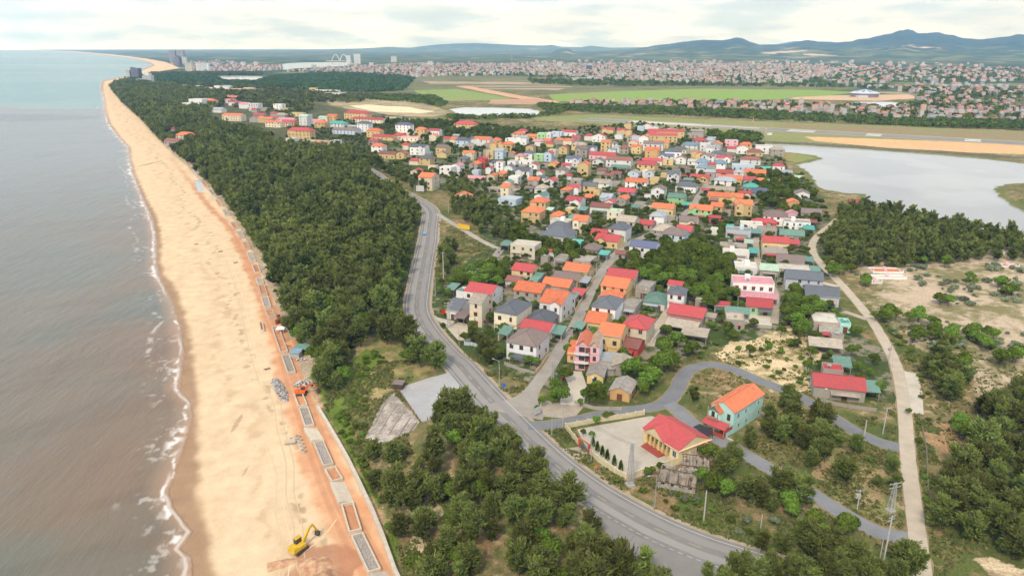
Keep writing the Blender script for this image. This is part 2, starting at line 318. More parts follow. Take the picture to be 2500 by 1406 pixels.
REG = [  # name, colour, second colour, polygon, edge noise m, mix scale
 ('village', (.27,.235,.17), (.065,.095,.028), [(560,300),(700,270),(900,270),(1100,300),(1350,320),(1560,300),(1850,335),(1880,380),(1950,440),(2010,520),(2010,560),(1970,600),(2010,700),(2140,880),(2190,1000),(1960,960),(1880,860),(1740,850),(1640,900),(1560,960),(1330,960),(1180,880),(1075,790),(1060,700),(1230,600),(1100,470),(940,420),(900,380),(700,350)], 8, 14),
 ('sand_flat', (.52,.41,.29), (.22,.20,.09), [(2080,640),(2200,630),(2400,590),(2600,540),(2700,1000),(2420,975),(2330,910),(2230,860),(2180,800),(2130,720)], 7, 16),
 ('slope', (.68,.53,.32), (.28,.23,.10), [(1740,862),(1800,835),(1900,812),(1950,800),(1990,860),(1990,900),(1975,965),(1900,950),(1830,912),(1760,885)], 4, 7),
 ('slope_path', (.66,.52,.34), (.30,.22,.13), [(2340,1365),(2400,1370),(2470,1395),(2560,1420),(2560,1440),(2400,1410)], 3, 5),
 ('red_a', (.42,.25,.14), (.22,.19,.08), [(2262,1020),(2330,1030),(2390,1080),(2380,1130),(2320,1170),(2270,1140)], 4, 9),
 ('red_b', (.34,.24,.13), (.22,.22,.08), [(2000,1080),(2170,1150),(2210,1250),(2180,1290),(2060,1240),(1990,1160)], 4, 10),
 ('paddy_a', (.22,.36,.07), (.26,.32,.09), [(1340,231),(1520,223),(1700,217),(2000,220),(2092,226),(2040,232),(1990,238),(1850,246),(1700,249),(1350,248)], 3, 60),
 ('paddy_b', (.20,.33,.07), (.28,.30,.11), [(1010,222),(1110,218),(1180,228),(1260,243),(1200,245),(1100,247),(1040,240)], 3, 60),
 ('site', (.62,.40,.25), (.5,.42,.28), [(1940,238),(2050,233),(2220,231),(2240,241),(2140,247),(2000,244),(1930,243)], 3, 40),
 ('marsh', (.20,.19,.09), (.12,.14,.06), [(960,187),(1200,186),(1480,190),(1500,212),(1750,208),(2100,214),(2100,220),(1700,216),(1350,228),(1200,216),(1000,214)], 10, 50),
 ('airfield', (.23,.27,.09), (.28,.27,.12), [(1300,287),(1450,279),(1650,289),(2000,302),(2500,321),(2900,340),(2900,400),(2500,381),(2200,360),(1960,348),(1870,349),(1800,337),(1700,323),(1600,312),(1540,310),(1450,302),(1310,295)], 3, 50),
 ('airfield_dry', (.30,.22,.12), (.26,.25,.11), [(1900,303),(2500,321),(2900,338),(2900,365),(2500,344),(2250,331),(1900,313)], 2, 25),
 ('orange_strip', (.72,.44,.22), (.66,.40,.21), [(1965,334),(2100,338),(2300,345),(2500,355),(2900,375),(2900,398),(2500,377),(2300,371),(2150,360),(1990,345)], 1.0, 30),
 ('lakeside', (.24,.27,.08), (.34,.24,.10), [(1900,368),(1960,374),(2012,380),(1990,390),(1950,398),(1920,392)], 3, 15),
 ('dunes', (.46,.36,.22), (.26,.24,.12), [(760,236),(900,232),(1000,238),(1060,260),(1100,276),(1060,288),(960,283),(830,262)], 6, 30),
 ('dune_bare', (.80,.66,.44), (.74,.60,.40), [(848,259),(900,256),(1000,262),(1062,273),(1030,277),(920,273)], 4, 40),
 ('site_left', (.62,.50,.33), (.34,.30,.16), [(880,290),(960,285),(1010,292),(1080,330),(1000,350),(900,320)], 5, 14),
 ('red_track', (.62,.36,.22), (.58,.36,.22), [(1112,211),(1140,210),(1260,232),(1350,246),(1372,251),(1330,251),(1240,237)], 2, 30),
 ('red_patch', (.52,.30,.20), (.40,.28,.18), [(1192,244),(1300,241),(1345,249),(1300,256),(1195,254)], 4, 30),
 ('wood_a', (.07,.08,.035), (.13,.13,.055), [(262,215),(450,215),(760,250),(1000,300),(900,380),(960,450),(1030,500),(1020,620),(1000,740),(1060,840),(1000,900),(850,960),(760,950),(720,850),(640,680),(560,540),(440,410),(330,300)], 3, 9),
 ('clearing', (.17,.18,.055), (.36,.28,.13), [(880,800),(960,830),(1020,880),(1085,905),(1000,925),(960,950),(900,980),(830,1010),(800,960),(860,900)], 4, 5),
 ('track_sand', (.50,.40,.24), (.14,.15,.06), [(1000,1130),(1080,1180),(1060,1300),(1010,1300)], 5, 6),
]
for k_ in REG: pass
REGP = [(n, c, c2, line(p), e, s) for n, c, c2, p, e, s in REG]
LAKEP = {k: line(v) for k, v in LAKES.items()}
rock_slope_px = [(962,958),(1028,1030),(1010,1050),(940,1085),(890,1070),(930,990)]
ROCKP = np.array([G(a, b)[:2] for a, b in rock_slope_px])
lush_px = [(900,850),(935,870),(880,960),(860,1020),(868,1090),(900,1150),(940,1250),(975,1340),(975,1400),(940,1310),(905,1225),(860,1130),(810,1035),(785,985),(785,950),(840,900)]
LUSHP = np.array([G(a, b)[:2] for a, b in lush_px])
ridge_red = crm(line([(940,1440),(880,1330),(835,1240),(800,1160),(772,1080),(748,1010),(722,940),(705,880),(690,830),(662,770),(640,715),(612,655),(585,600),(560,555),(500,490),(455,430),(415,385)], SHORE), 8)
def ground_colors():
    th = np.linspace(R(-62), R(62), 1250); ri = 70*np.exp(np.arange(0, 1780)*.00346)
    ri = ri[ri < 32000]; TH, RI = np.meshgrid(th, ri); X = RI*np.sin(TH); Y = RI*np.cos(TH)
    nr, na = X.shape; X = X.ravel(); Y = Y.ravel(); N = len(X); Z = height(X, Y)
    dt = (X-xat(TL, Y))*.9; dd = (X-xat(DL, Y))*.9; dw = (X-xat(WL, Y))*.9; r = np.hypot(X, Y)
    n1 = fbm(X, Y, 30, 5, 1); n2 = fbm(X, Y, 6, 4, 2); n3 = fbm(X, Y, 160, 5, 4); n4 = fbm(X, Y, 2.2, 3, 5)
    c = np.empty((N, 3), np.float32)
    def lerp(a, b, t): return np.asarray(a)*(1-t[:, None])+np.asarray(b)*t[:, None]
    # default scrub: green grass, dry grass, bare sand
    g = lerp((.10,.125,.034), (.225,.18,.085), smooth(.38, .60, .45*n1+.3*n2+.25*n4)); g = lerp(g, (.33,.20,.115), smooth(.56, .66, .6*fbm(X, Y, 18, 4, 33)+.4*n4)*.6)
    g = lerp(g, (.52,.42,.25), smooth(.60, .68, .5*n1+.5*n4)*.5)
    farw = smooth(1400, 2600, r)
    fcol = lerp((.055,.085,.035), (.17,.20,.08), smooth(.5, .66, n3)); fcol = lerp(fcol, (.40,.36,.26), smooth(.70, .76, fbm(X, Y, 380, 5, 9)))
    c[:] = lerp(g, fcol, farw)
    mtn = smooth(40, 160, Z); c[:] = lerp(c, lerp((.025,.045,.03), (.05,.075,.04), smooth(.4, .6, n3)), mtn)
    # pale quarries at the foot of the range
    az = np.arctan2(X, Y)
    for px, py, rr, sa, sr in [(1560,138,9300,.012,260),(1920,142,9300,.03,300),(1990,150,8600,.02,120),(1880,146,9000,.01,300),(2245,138,10000,.025,260),(2060,154,8300,.03,60),(1320,150,8600,.02,80)]:
        a0 = math.atan2(ray(px, py)[0], ray(px, py)[1]); q = ((az-a0)/sa)**2+((r-rr)/sr)**2+(n3-.5)*3
        c[:] = lerp(c, (.62,.47,.38), smooth(1.0, .6, q))
    wx = (fbm(X, Y, 9, 3, 11)-.5)*2; wy = (fbm(X, Y, 9, 3, 12)-.5)*2
    wX = (fbm(X, Y, 60, 3, 13)-.5)*2; wY = (fbm(X, Y, 60, 3, 14)-.5)*2
    for n, ca, cb, poly, e, s in REGP:
        fx, fy = (wX, wY) if e >= 8 or s >= 25 else (wx, wy)
        k = pip(X+fx*e*1.6, Y+fy*e*1.6, poly)
        if n == 'village':
            t = smooth(.36, .54, .5*fbm(X[k], Y[k], s, 4, 21)+.5*n4[k])
        else: t = smooth(.40, .64, .6*fbm(X[k], Y[k], s, 4, len(n)+20)+.4*n4[k])
        c[k] = lerp(ca, cb, t)
        if n.startswith('paddy'):      # low field banks
            b = (np.abs(np.mod(X[k]*.8+Y[k]*.6, 70)-35) < 1.5) | (np.abs(np.mod(-X[k]*.6+Y[k]*.8, 110)-55) < 1.6); c[np.nonzero(k)[0][b]] = (.30,.30,.14)
    k = pip(X+wx*2, Y+wy*2, LUSHP); c[k] = lerp((.15,.22,.03), (.12,.16,.035), n2[k])
    # marsh stripes of bare earth
    mk = pip(X, Y, line([(1020,196),(1330,196),(1420,206),(1340,226),(1240,222),(1060,208)]))
    c[mk] = lerp(c[mk], (.48,.36,.26), smooth(.54, .6, fbm(X[mk]*.35, Y[mk], 60, 3, 31))*.8)
    # beach
    bz = dt < 0
    sand = lerp((.68,.51,.325), (.615,.455,.285), smooth(.46, .80, .15*n1+.30*n4+.55*fbm((X+Y*.35)*2.2, (Y-X*.35)*.35, 14, 4, 41)))
    wrack = np.abs((dt+.38*(xat(TL, Y)-xat(DL, Y))*.9)+ (n1-.5)*26)   # debris line along the middle of the beach
    sand = lerp(sand, (.38,.28,.17), smooth(2.2, .4, wrack)*smooth(.5, .62, n4)*.75)
    wr2 = np.abs((dt+.62*(xat(TL, Y)-xat(DL, Y))*.9)+(fbm(X, Y, 40, 4, 43)-.5)*22)
    sand = lerp(sand, (.52,.37,.22), smooth(4.5, .5, wr2)*smooth(.48, .6, n2)*.6)
    wet = smooth(2.5, -1.0, dd+(n2-.5)*3)
    sand = lerp(sand, (.35,.23,.14), wet)
    for cx, cy, sx, sy, rot in [(578,1032,.8,6,.05),(598,1150,.35,3,-.02),(365,400,4,14,-.35)]:   # tide pools left on the sand
        gx, gy, gz = G(cx, cy); ux = (X-gx)*cos(rot)+(Y-gy)*sin(rot); uy = -(X-gx)*sin(rot)+(Y-gy)*cos(rot)
        q = (ux/sx)**2+(uy/sy)**2+(n2-.5)*1.6; sand = lerp(sand, (.36,.25,.16), smooth(1.1, .75, q)*.6)
    rd = dist_poly(X, Y, ridge_red); near = smooth(900, 500, Y)
    rw = (6.0-4.0*smooth(150, 480, Y))
    rt = smooth(rw+1.6, rw-1.2, rd+(n2-.5)*4.5)*near
    redc = lerp((.60,.30,.155), (.68,.40,.23), n2); redc = lerp(redc, (.46,.22,.12), smooth(1.1, .5, np.abs(np.abs(rd-1.6)-1.0))*.5)
    sand = lerp(sand, redc, rt)
    q = ((X-G(775,1385)[0])/9)**2+((Y-G(775,1385)[1])/11)**2+(n2-.5)*2.4
    sand = lerp(sand, (.40,.19,.11), smooth(1.1, .7, q)*.8)
    cc = c.copy(); cc[bz] = sand[bz]
    tf = smooth(0, 2.5, dt+(n2-.5)*5)        # the foot of the bank: sand gives way to scrub
    bank = dt >= 0; cc[bank] = lerp(lerp((.56,.44,.28), (.58,.34,.20), n1)[bank], c[bank], tf[bank])
    # bare earth belt between the wall and the trees further up the beach
    belt = (dt >= 0) & (dt < 9) & (Y > 240) & (Y < 900)
    cc[belt] = lerp(cc[belt], lerp((.50,.38,.25), (.40,.33,.24), n2)[belt], smooth(9, 4, dt[belt]+(n2[belt]-.5)*6))
    k = pip(X+wx*.6, Y+wy*.6, ROCKP); cc[k] = lerp((.30,.26,.22), (.44,.39,.34), smooth(.4, .6, n4[k]))
    c = cc
    # sea
    d = -dw; sea = (d > 0)
    mud = np.exp(-np.maximum(d, 0)/58)*smooth(900, 150, Y)
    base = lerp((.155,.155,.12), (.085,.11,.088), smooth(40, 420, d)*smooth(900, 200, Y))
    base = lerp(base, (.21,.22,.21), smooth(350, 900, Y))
    base = lerp(base, (.235,.138,.078), np.clip(mud*.85*smooth(.30, .62, fbm(X, Y, 75, 4, 51)), 0, .85))
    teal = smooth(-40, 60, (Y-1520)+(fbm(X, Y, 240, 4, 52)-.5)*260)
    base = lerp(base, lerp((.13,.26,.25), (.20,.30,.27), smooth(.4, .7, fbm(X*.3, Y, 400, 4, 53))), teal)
    q = ((X+1000-(Y-1200)*.2)/240)**2+((Y-1270)/70)**2+(n3-.5)*2; base = lerp(base, (.13,.15,.14), smooth(1.2, .5, q)*.7)
    streak = fbm((X*.9+Y*.45)*.14, (Y*.9-X*.45), 11, 4, 54); base = lerp(base, base*.92, smooth(.5, .7, streak))
    tt = np.clip(d/7, 0, 1); base = lerp((.42,.27,.165), base, tt**.7)
    # foam: broken lines along the edge
    fn = fbm(X, Y, 16, 4, 61); fl = fbm(X, Y, 3.2, 4, 62)
    off1 = 1.2+5*(fn-.35); off2 = 11+16*(fbm(X, Y, 34, 3, 63)-.5)
    foam = smooth(.8+2.4*smooth(.48, .72, fn), .1, np.abs(d-off1))*smooth(.40, .58, fl)*smooth(.34, .56, fbm(X, Y, 26, 3, 64))
    foam = np.maximum(foam, smooth(.8, .1, np.abs(d-.6-1.6*fbm(X, Y, 6, 3, 66)))*.5*smooth(.42, .56, fbm(X, Y, 30, 3, 67)))
    foam = np.maximum(foam, smooth(9, 1, np.abs(d-6))*smooth(.60, .72, fbm(X, Y, 2.0, 4, 68))*smooth(.45, .6, fn)*.35)
    foam = np.maximum(foam, smooth(1.5, .1, np.abs(d-off2))*smooth(.5, .6, fl)*smooth(.54, .62, fbm(X, Y, 45, 3, 65))*.4)
    foam = np.clip(foam*.8, 0, 1)*smooth(2600, 1100, Y)
    base = lerp(base, (.92,.88,.84), foam)
    c[sea] = base[sea]
    # lakes
    cls = np.where(sea, 2, np.where(dt < 0, 1, 0)).astype(np.int8)
    for i, (n, poly) in enumerate(LAKEP.items()):
        e = 1.5 if n in ('lake', 'pond', 'puddle') else 6
        fx, fy = (wx, wy) if e < 3 else (wX*3, wY)
        k = pip(X+fx*e*1.8, Y+fy*e*1.8, poly)
        if n == 'river': k &= (X > xat(TL, Y)-80)
        cls[k] = 3+i
        lc = lerp((.33,.315,.285), (.39,.37,.335), smooth(.4, .6, fbm(X[k], Y[k], 60, 4, 71))) if n == 'lake' else lerp((.44,.44,.42), (.52,.52,.50), n1[k])
        if n == 'river': lc = lerp((.13,.18,.19), (.17,.22,.22), n3[k])
        c[k] = lc
        if n in ('lake', 'pond', 'fish_pond'):
            b0 = poly.min(0)-15; b1 = poly.max(0)+15; kk = np.nonzero((X > b0[0]) & (X < b1[0]) & (Y > b0[1]) & (Y < b1[1]) & ~k & (r < 2500))[0]
            dl = dist_poly(X[kk], Y[kk], np.vstack([poly, poly[:1]])); c[kk] = lerp(c[kk], (.15,.17,.055), smooth(9, 3, dl+(n2[kk]-.5)*9)*.85)
        Z[k] = np.where(Z[k] > -.6, -.6, Z[k]) if n not in ('river', 'puddle') else Z[k]-.3
    Z[sea] = SEA
    cls[(cls == 0) & (r > 8000)] = 20
    V = np.stack([X, Y, Z], 1)
    idx = np.arange(nr*na).reshape(nr, na); a = idx[:-1, :-1].ravel(); F = np.stack([a, a+1, a+1+na, a+na], 1)
    fc = cls[a]
    mats = {0: ground_mat('grass and earth'), 1: ground_mat('sand', (.93, 1.07), 2.0, .97, .25, .05), 2: water_mat('sea water', .26, .55, .45)}
    lm = water_mat('lake water', .12, .08, .5, .12); names = {0: 'ground', 1: 'beach', 2: 'sea', 20: 'hills'}
    for i, n in enumerate(LAKEP): names[3+i] = n; mats[3+i] = lm
    mats[20] = mats[0]
    for q, nm in names.items():
        Fq = F[fc == q]
        if len(Fq) == 0: continue
        u, inv = np.unique(Fq.ravel(), return_inverse=True)
        col = np.concatenate([c[u], np.ones((len(u), 1), np.float32)], 1)
        me = np_mesh(nm, V[u], inv.reshape(-1, 4), [mats[q]], {'col': ('POINT', 'FLOAT_COLOR', col)}, smooth_=True)
        struct(nm, me)
ground_colors()
# ================================================================== ROADS AND PAVED GROUND
asph = surf('asphalt', (.31,.293,.275), (.25,.236,.224), .12, .9, bump=.15, bscale=30, spec=.15)
asph_new = surf('pale asphalt', (.235,.24,.25), (.19,.195,.205), .2, .9, bump=.15, bscale=30, spec=.15)
conc = surf('concrete road', (.52,.44,.34), (.42,.36,.28), .25, .9, bump=.1, bscale=20, stain=.25)
conc_w = surf('pale concrete', (.62,.56,.46), (.50,.45,.37), .15, .9, bump=.1, bscale=20, stain=.35)
lane_c = surf('lane concrete', (.40,.36,.31), (.31,.285,.25), .2, .9, bump=.1, stain=.3)
lot_m = surf('gravel lot', (.36,.37,.38), (.46,.44,.42), .1, .95, bump=.3, bscale=8, stain=.3)
paint = surf('road paint', (.66,.64,.60), (.62,.60,.56), 1.5, .8)
paint_y = surf('yellow road paint', (.72,.56,.26), (.55,.45,.25), 1.5, .8)
marked = surf('runway asphalt', (.27,.25,.235), (.33,.31,.285), .03, .9)
earth = surf('bare earth verge', (.50,.40,.28), (.40,.33,.22), .5, .95, bump=.3)
def normals(c):
    t = np.gradient(c, axis=0); t /= np.linalg.norm(t, axis=1)[:, None]+1e-9; return np.stack([-t[:, 1], t[:, 0]], 1)   # left normal
def zof(p): return height(p[:, 0], p[:, 1])
def strip(name, c, wl, wr, z, mat, kind='structure', wob=0.0, seed=0):
    nrm = normals(c); n = len(c); s = np.cumsum(np.r_[0, np.linalg.norm(np.diff(c, axis=0), axis=1)])
    wl = np.broadcast_to(wl, (n,)).astype(float).copy(); wr = np.broadcast_to(wr, (n,)).astype(float).copy()
    if wob: wl += (fbm(s, s*0+seed, 5, 3, 5)-.5)*2*wob; wr += (fbm(s, s*0+seed+50, 5, 3, 6)-.5)*2*wob
    lt = c+nrm*wl[:, None]; rt = c-nrm*wr[:, None]; zc = zof(c)+z
    V = np.concatenate([np.c_[lt, zc], np.c_[rt, zc]]); i = np.arange(n-1); F = np.stack([i, i+n, i+n+1, i+1], 1)
    me = np_mesh(name, V, F, [mat]); return struct(name, me, kind) if kind else me
def poly_sheet(name, pts, z, mat):
    mb = MB(); mb.face([(x, y, H(x, y)+z) for x, y in pts]); return struct(name, mb.mesh(name, [mat]))
wline_px = [(905,412),(925,424),(950,442),(985,464),(1020,482),(1048,498),(1062,510),(1068,525),(1065,555),(1063,585),(1055,637),(1047,692),(1042,741),(1047,769),(1066,802),(1092,833),(1123,866),(1148,885),(1211,953),(1266,1008),(1314,1055),(1379,1115),(1458,1175),(1537,1223),(1636,1274),(1735,1314),(1850,1350),(1990,1392),(2150,1440)]
WLN = crm(line(wline_px)[::-1], 2.5)[::-1]     # right-hand white line, far to near
nw = normals(WLN)                               # walking towards the camera: left normal points east
MAINC = WLN-nw*4.5
strip('verge', MAINC, 6.9, 6.3, .012, earth, wob=.5)
strip('road', MAINC, 5.7, 5.4, .03, asph)
for o_ in (-2.25, 2.25): strip('wheel_lane', MAINC+nw*o_, 1.15, 1.15, .045, surf('worn asphalt', (.285,.269,.253), (.262,.247,.233), .12, .85), wob=.35, seed=int(o_*10)+40)
def dashes(name, c, off, w_, on, gap, z, mat, s0=0, s1=1e9, min_=0):
    nrm = normals(c); p = c+nrm*off; s = np.cumsum(np.r_[0, np.linalg.norm(np.diff(p, axis=0), axis=1)]); mb = MB(); t = max(s0, 0)
    f = lambda q: (np.interp(q, s, p[:, 0]), np.interp(q, s, p[:, 1]))
    while t < min(s[-1], s1):
        e = min(t+on, s[-1]); k = max(1, int((e-t)/2.5))
        for j in range(k):
            a = f(t+(e-t)*j/k); b = f(t+(e-t)*(j+1)/k); dx, dy = b[0]-a[0], b[1]-a[1]; L_ = math.hypot(dx, dy)+1e-9; nx, ny = -dy/L_*w_/2, dx/L_*w_/2
            z0 = H(*a)+z
            mb.face([(a[0]+nx, a[1]+ny, z0), (a[0]-nx, a[1]-ny, z0), (b[0]-nx, b[1]-ny, z0), (b[0]+nx, b[1]+ny, z0)])
        t += on+gap
    return struct(name, mb.mesh(name, [mat]))
dashes('road_marking', MAINC, 4.5, .13, 200, 0, .06, paint)
dl = dashes('road_marking', MAINC, -4.5, .13, 200, 0, .06, paint, 0, 0)
dashes('road_marking', MAINC, 0, .13, 3, 6, .06, paint_y)
# left line: solid down to the first junction, dotted past the lower junction
S_ = np.cumsum(np.r_[0, np.linalg.norm(np.diff(MAINC-nw*0, axis=0), axis=1)])
def s_at(px, py):
    p = np.array(P(px, py)); return S_[np.argmin(np.hypot(*(MAINC-p).T))]
dashes('road_marking', MAINC, -4.5, .13, 200, 0, .064, paint, 0, s_at(1330, 1100))
dashes('road_marking', MAINC, -4.5, .2, 1.0, 1.2, .064, paint, s_at(1400, 1180), 1e9)
# wide junction at the foot of the picture
poly_sheet('junction', line([(1378,1178),(1415,1206),(1466,1241),(1537,1281),(1616,1316),(1695,1348),(1755,1372),(1830,1398),(1960,1440),(1980,1560),(1760,1560),(1600,1450),(1530,1390),(1490,1310),(1440,1250)]), .022, asph)
# village street and its flared mouth
ST = {}
ST['main_street'] = (line([(1255,1012),(1285,975),(1312,935),(1342,895),(1372,845),(1400,800),(1424,750),(1448,700),(1472,660),(1500,625),(1535,596),(1580,575),(1625,552),(1668,525),(1692,502),(1708,476),(1728,448),(1748,424),(1768,404),(1790,388)]), 2.45, lane_c)
ST['side_lane'] = (line([(1068,522),(1095,540),(1130,560),(1165,582),(1200,600),(1222,608)]), 1.9, lane_c)
ST['side_lane_b'] = (line([(1225,606),(1212,622),(1190,640),(1160,660),(1145,668)]), 2.2, lane_c)
ST['loop'] = (line([(1290,1038),(1330,1038),(1400,1028),(1460,1014),(1530,1002),(1590,994),(1625,982),(1650,955),(1662,930),(1680,905),(1712,892),(1745,891),(1790,902),(1850,927),(1950,968),(2050,1030),(2110,1064),(2160,1084),(2210,1094)]), 2.6, asph_new)
ST['branch'] = (line([(1632,985),(1655,1000),(1685,1030),(1735,1062),(1800,1098),(1870,1138),(1940,1178),(2000,1216),(2060,1254),(2120,1288),(2170,1306),(2225,1314)]), 2.6, asph_new)
ST['dirt_road'] = (line([(2045,535),(2020,556),(1996,576),(1984,596),(1986,618),(2010,650),(2050,690),(2090,735),(2130,785),(2160,835),(2185,885),(2200,940),(2208,1000),(2213,1070),(2220,1150),(2230,1230),(2240,1310),(2252,1400),(2268,1500)]), 2.0, conc)
ST['alley'] = (line([(1850,556),(1846,590),(1848,625),(1856,660),(1876,690),(1892,715),(1893,760),(1890,790)]), 1.7, conc)
ST['alley_b'] = (line([(1642,742),(1626,765),(1610,790),(1596,815),(1586,845)]), 1.7, conc)
ST['path_a'] = (line([(1966,625),(1992,630)]), 1.6, conc); ST['path_b'] = (line([(1970,682),(2046,700)]), 2.0, conc); ST['path_c'] = (line([(2060,760),(2118,780)]), 1.8, conc)
ROADC = [(MAINC, 6.5)]
for k, (pts, hw, m) in ST.items():
    c = crm(pts, 2.0); ROADC.append((c, hw+.8)); wl = np.full(len(c), hw); wr = wl.copy()
    if k == 'main_street':
        s = np.linalg.norm(c-c[0], axis=1); wl += 9*np.exp(-(s/9)**2); wr += 7*np.exp(-(s/9)**2)
    if k in ('loop', 'branch', 'dirt_road'): strip('verge', c, wl+.35, wr+.35, .008+.001*len(ROADC), surf('red verge', (.40,.27,.16), (.24,.23,.10), .25), wob=.7, seed=len(ROADC))
    strip('lane', c, wl, wr, .034+.003*len(ROADC), m, wob=.12, seed=len(ROADC))
poly_sheet('hardstanding', line([(2205,905),(2240,912),(2252,960),(2255,1012),(2212,1008)]), .05, conc_w)
poly_sheet('car_park', line([(972,947),(1040,924),(1087,912),(1098,905),(1140,948),(1180,990),(1160,1000),(1110,1012),(1030,1031)]), .02, lot_m)
poly_sheet('hall_yard', line([(1409,1048),(1470,1036),(1590,1015),(1660,1040),(1738,1100),(1640,1140),(1535,1171),(1480,1135),(1438,1107)]), .03, conc_w)
poly_sheet('yard_entrance', line([(1365,1098),(1412,1090),(1438,1107),(1408,1124)]), .025, conc)
poly_sheet('paved_yard', line([(1372,905),(1420,906),(1432,940),(1425,992),(1362,985),(1388,940)]), .03, conc_w)
poly_sheet('paved_yard', line([(1372,985),(1425,993),(1400,1022),(1310,1015),(1322,975)]), .01, conc)
poly_sheet('paved_yard', line([(1068,775),(1140,790),(1150,835),(1118,830)]), .02, conc)
poly_sheet('paved_yard', line([(1725,1048),(1762,1060),(1800,1078),(1785,1092),(1745,1066)]), .05, conc_w)
poly_sheet('paved_yard', line([(1815,765),(1880,765),(1885,795),(1812,790)]), .03, conc_w)
# runway: straight, with its painted pads
ra, rb = np.array(P(1425,291)), np.array(P(2500,350.5)); rdv = (rb-ra)/np.linalg.norm(rb-ra); rb = rb+rdv*700
RWC = np.array([ra+(rb-ra)*t for t in np.linspace(0, 1, 60)])
strip('runway', RWC, 17, 17, .15, marked)
strip('runway_shoulder', RWC, 24, 24, .08, surf('runway shoulder', (.36,.32,.24), (.30,.30,.17), .05))
def along(px, py): return float(np.dot(np.array(P(px, py))-ra, rdv))
rn = np.array([-rdv[1], rdv[0]])
def pad(s0, s1, o0, o1, z=.3, m=None):
    mb = MB(); q = [ra+rdv*s0+rn*o0, ra+rdv*s0+rn*o1, ra+rdv*s1+rn*o1, ra+rdv*s1+rn*o0]; mb.face([(p[0], p[1], z) for p in q][::-1]); struct('runway_marking', mb.mesh('runway_marking', [m or paint]))
pale = surf('runway concrete', (.60,.55,.48), (.52,.48,.42), .05)
pad(along(1535,298), along(1700,308), -12, 14, .25, pale)
pad(along(1700,308), along(1850,316), -4, 10, .25, pale)
for a, b_ in ((1925, 1990), (2115, 2152), (2355, 2395)):
    y = lambda x: 291+(x-1425)*.0553
    for o in (-13, 3): pad(along(a, y(a)), along(b_, y(b_)), o, o+9)
pad(along(1700,306), along(1735,309), -10, 8)
# rock-faced slope below the car park, with concrete ribs
rk = MB()
# ================================================================== HOUSES
WALLC = {'w': ((.84,.83,.80), 'white'), 'c': ((.82,.73,.54), 'cream'), 'y': ((.74,.56,.27), 'yellow'), 'g': ((.42,.385,.33), 'bare grey'), 'b': ((.56,.66,.76), 'pale blue'),
         'n': ((.42,.70,.36), 'light green'), 'p': ((.80,.48,.52), 'pink'), 't': ((.48,.78,.70), 'turquoise'), 'o': ((.72,.44,.20), 'ochre'), 'r': ((.58,.10,.09), 'dark red'), 'k': ((.56,.58,.62), 'blue-grey')}
ROOFC = {'O': ((.86,.22,.075), (.64,.16,.06), 'orange'), 'R': ((.58,.075,.075), (.43,.055,.06), 'red'), 'K': ((.135,.15,.175), (.10,.112,.13), 'dark grey'), 'B': ((.24,.175,.15), (.18,.135,.115), 'brown'),
         'G': ((.155,.30,.235), (.12,.24,.19), 'green'), 'L': ((.46,.50,.53), (.36,.39,.42), 'light grey'), 'W': ((.62,.58,.50), (.50,.47,.40), 'flat pale'), 'Z': ((.50,.42,.32), (.38,.32,.25), 'tan'),
         'T': ((.33,.11,.075), (.23,.09,.07), 'rusty'), 'U': ((.22,.33,.42), (.17,.27,.35), 'blue-grey'), 'C': ((.10,.48,.40), (.08,.40,.34), 'teal'), 'N': ((.13,.15,.25), (.10,.12,.20), 'navy'),
         'D': ((.40,.36,.31), (.27,.245,.21), 'weathered concrete'), 'P': ((.72,.33,.36), (.60,.27,.30), 'pink'), 'M': ((.50,.66,.50), (.42,.58,.44), 'mint')}
def wallm(k): c = WALLC[k][0]; return surf('plaster '+WALLC[k][1], c, tuple(v*.86 for v in c), .5, .9, bump=.15, bscale=12, stain=.5 if k in 'g' else .22)
def roofm(k, flat=False):
    a, b_, n = ROOFC[k]
    if flat: return surf('flat roof '+n, a, b_, .5, .95, bump=.2, stain=.6)
    b_ = tuple(v*.72+.05 for v in b_); return surf('sheet roof '+n, a, b_, .7, .55, bump=.35, stripes=3.2, stain=.30 if k not in 'TDZ' else .6)
glass = surf('window glass', (.035,.04,.045), (.06,.065,.07), 1, .15, spec=.6)
fr_w = surf('white frame', (.72,.71,.68), None, 1, .6); fr_b = surf('brown frame', (.17,.06,.04), None, 1, .6)
dark_in = surf('dark interior', (.05,.045,.04), (.08,.07,.06), .8, .9)
trim_r = surf('red trim', (.60,.14,.08), None, 1, .8); trim_w = surf('white trim', (.74,.72,.68), (.6,.58,.54), .8, .8, stain=.3)
steel = surf('galvanised steel', (.42,.43,.44), (.34,.35,.36), 2, .5, spec=.5)
WIN = {}
def win_mesh(style, w_, h_):
    k = (style, w_, h_)
    if k in WIN: return WIN[k]
    mb = MB(); fm = fr_b if 'b' in style else fr_w
    x, z = w_/2, h_
    for a, b_, c, d in ((-x-.07, x+.07, -.08, 0), (-x-.07, x+.07, z, z+.08), (-x-.07, -x, 0, z), (x, x+.07, 0, z), (-.035, .035, 0, z)): mb.box(a, b_, -.09, 0, c, d, 0)
    if 'a' in style: mb.slab([(-x-.2, -.55, z+.08), (x+.2, -.55, z+.08), (x+.2, 0, z+.28), (-x-.2, 0, z+.28)], .06, 2)
    pn = MB(); pn.box(-x, x, -.05, 0, 0, z)
    WIN[k] = mb.mesh('window', [fm, glass, trim_r]); WIN[('pane', w_, h_)] = pn.mesh('pane', [glass]); return WIN[k]
def window(style, w_, h_, t, loc, rz=0, pane=True):
    m = win_mesh(style, w_, h_)
    o = obj('window', m, t, loc, rz); obj('pane', WIN[('pane', w_, h_)], o); return o
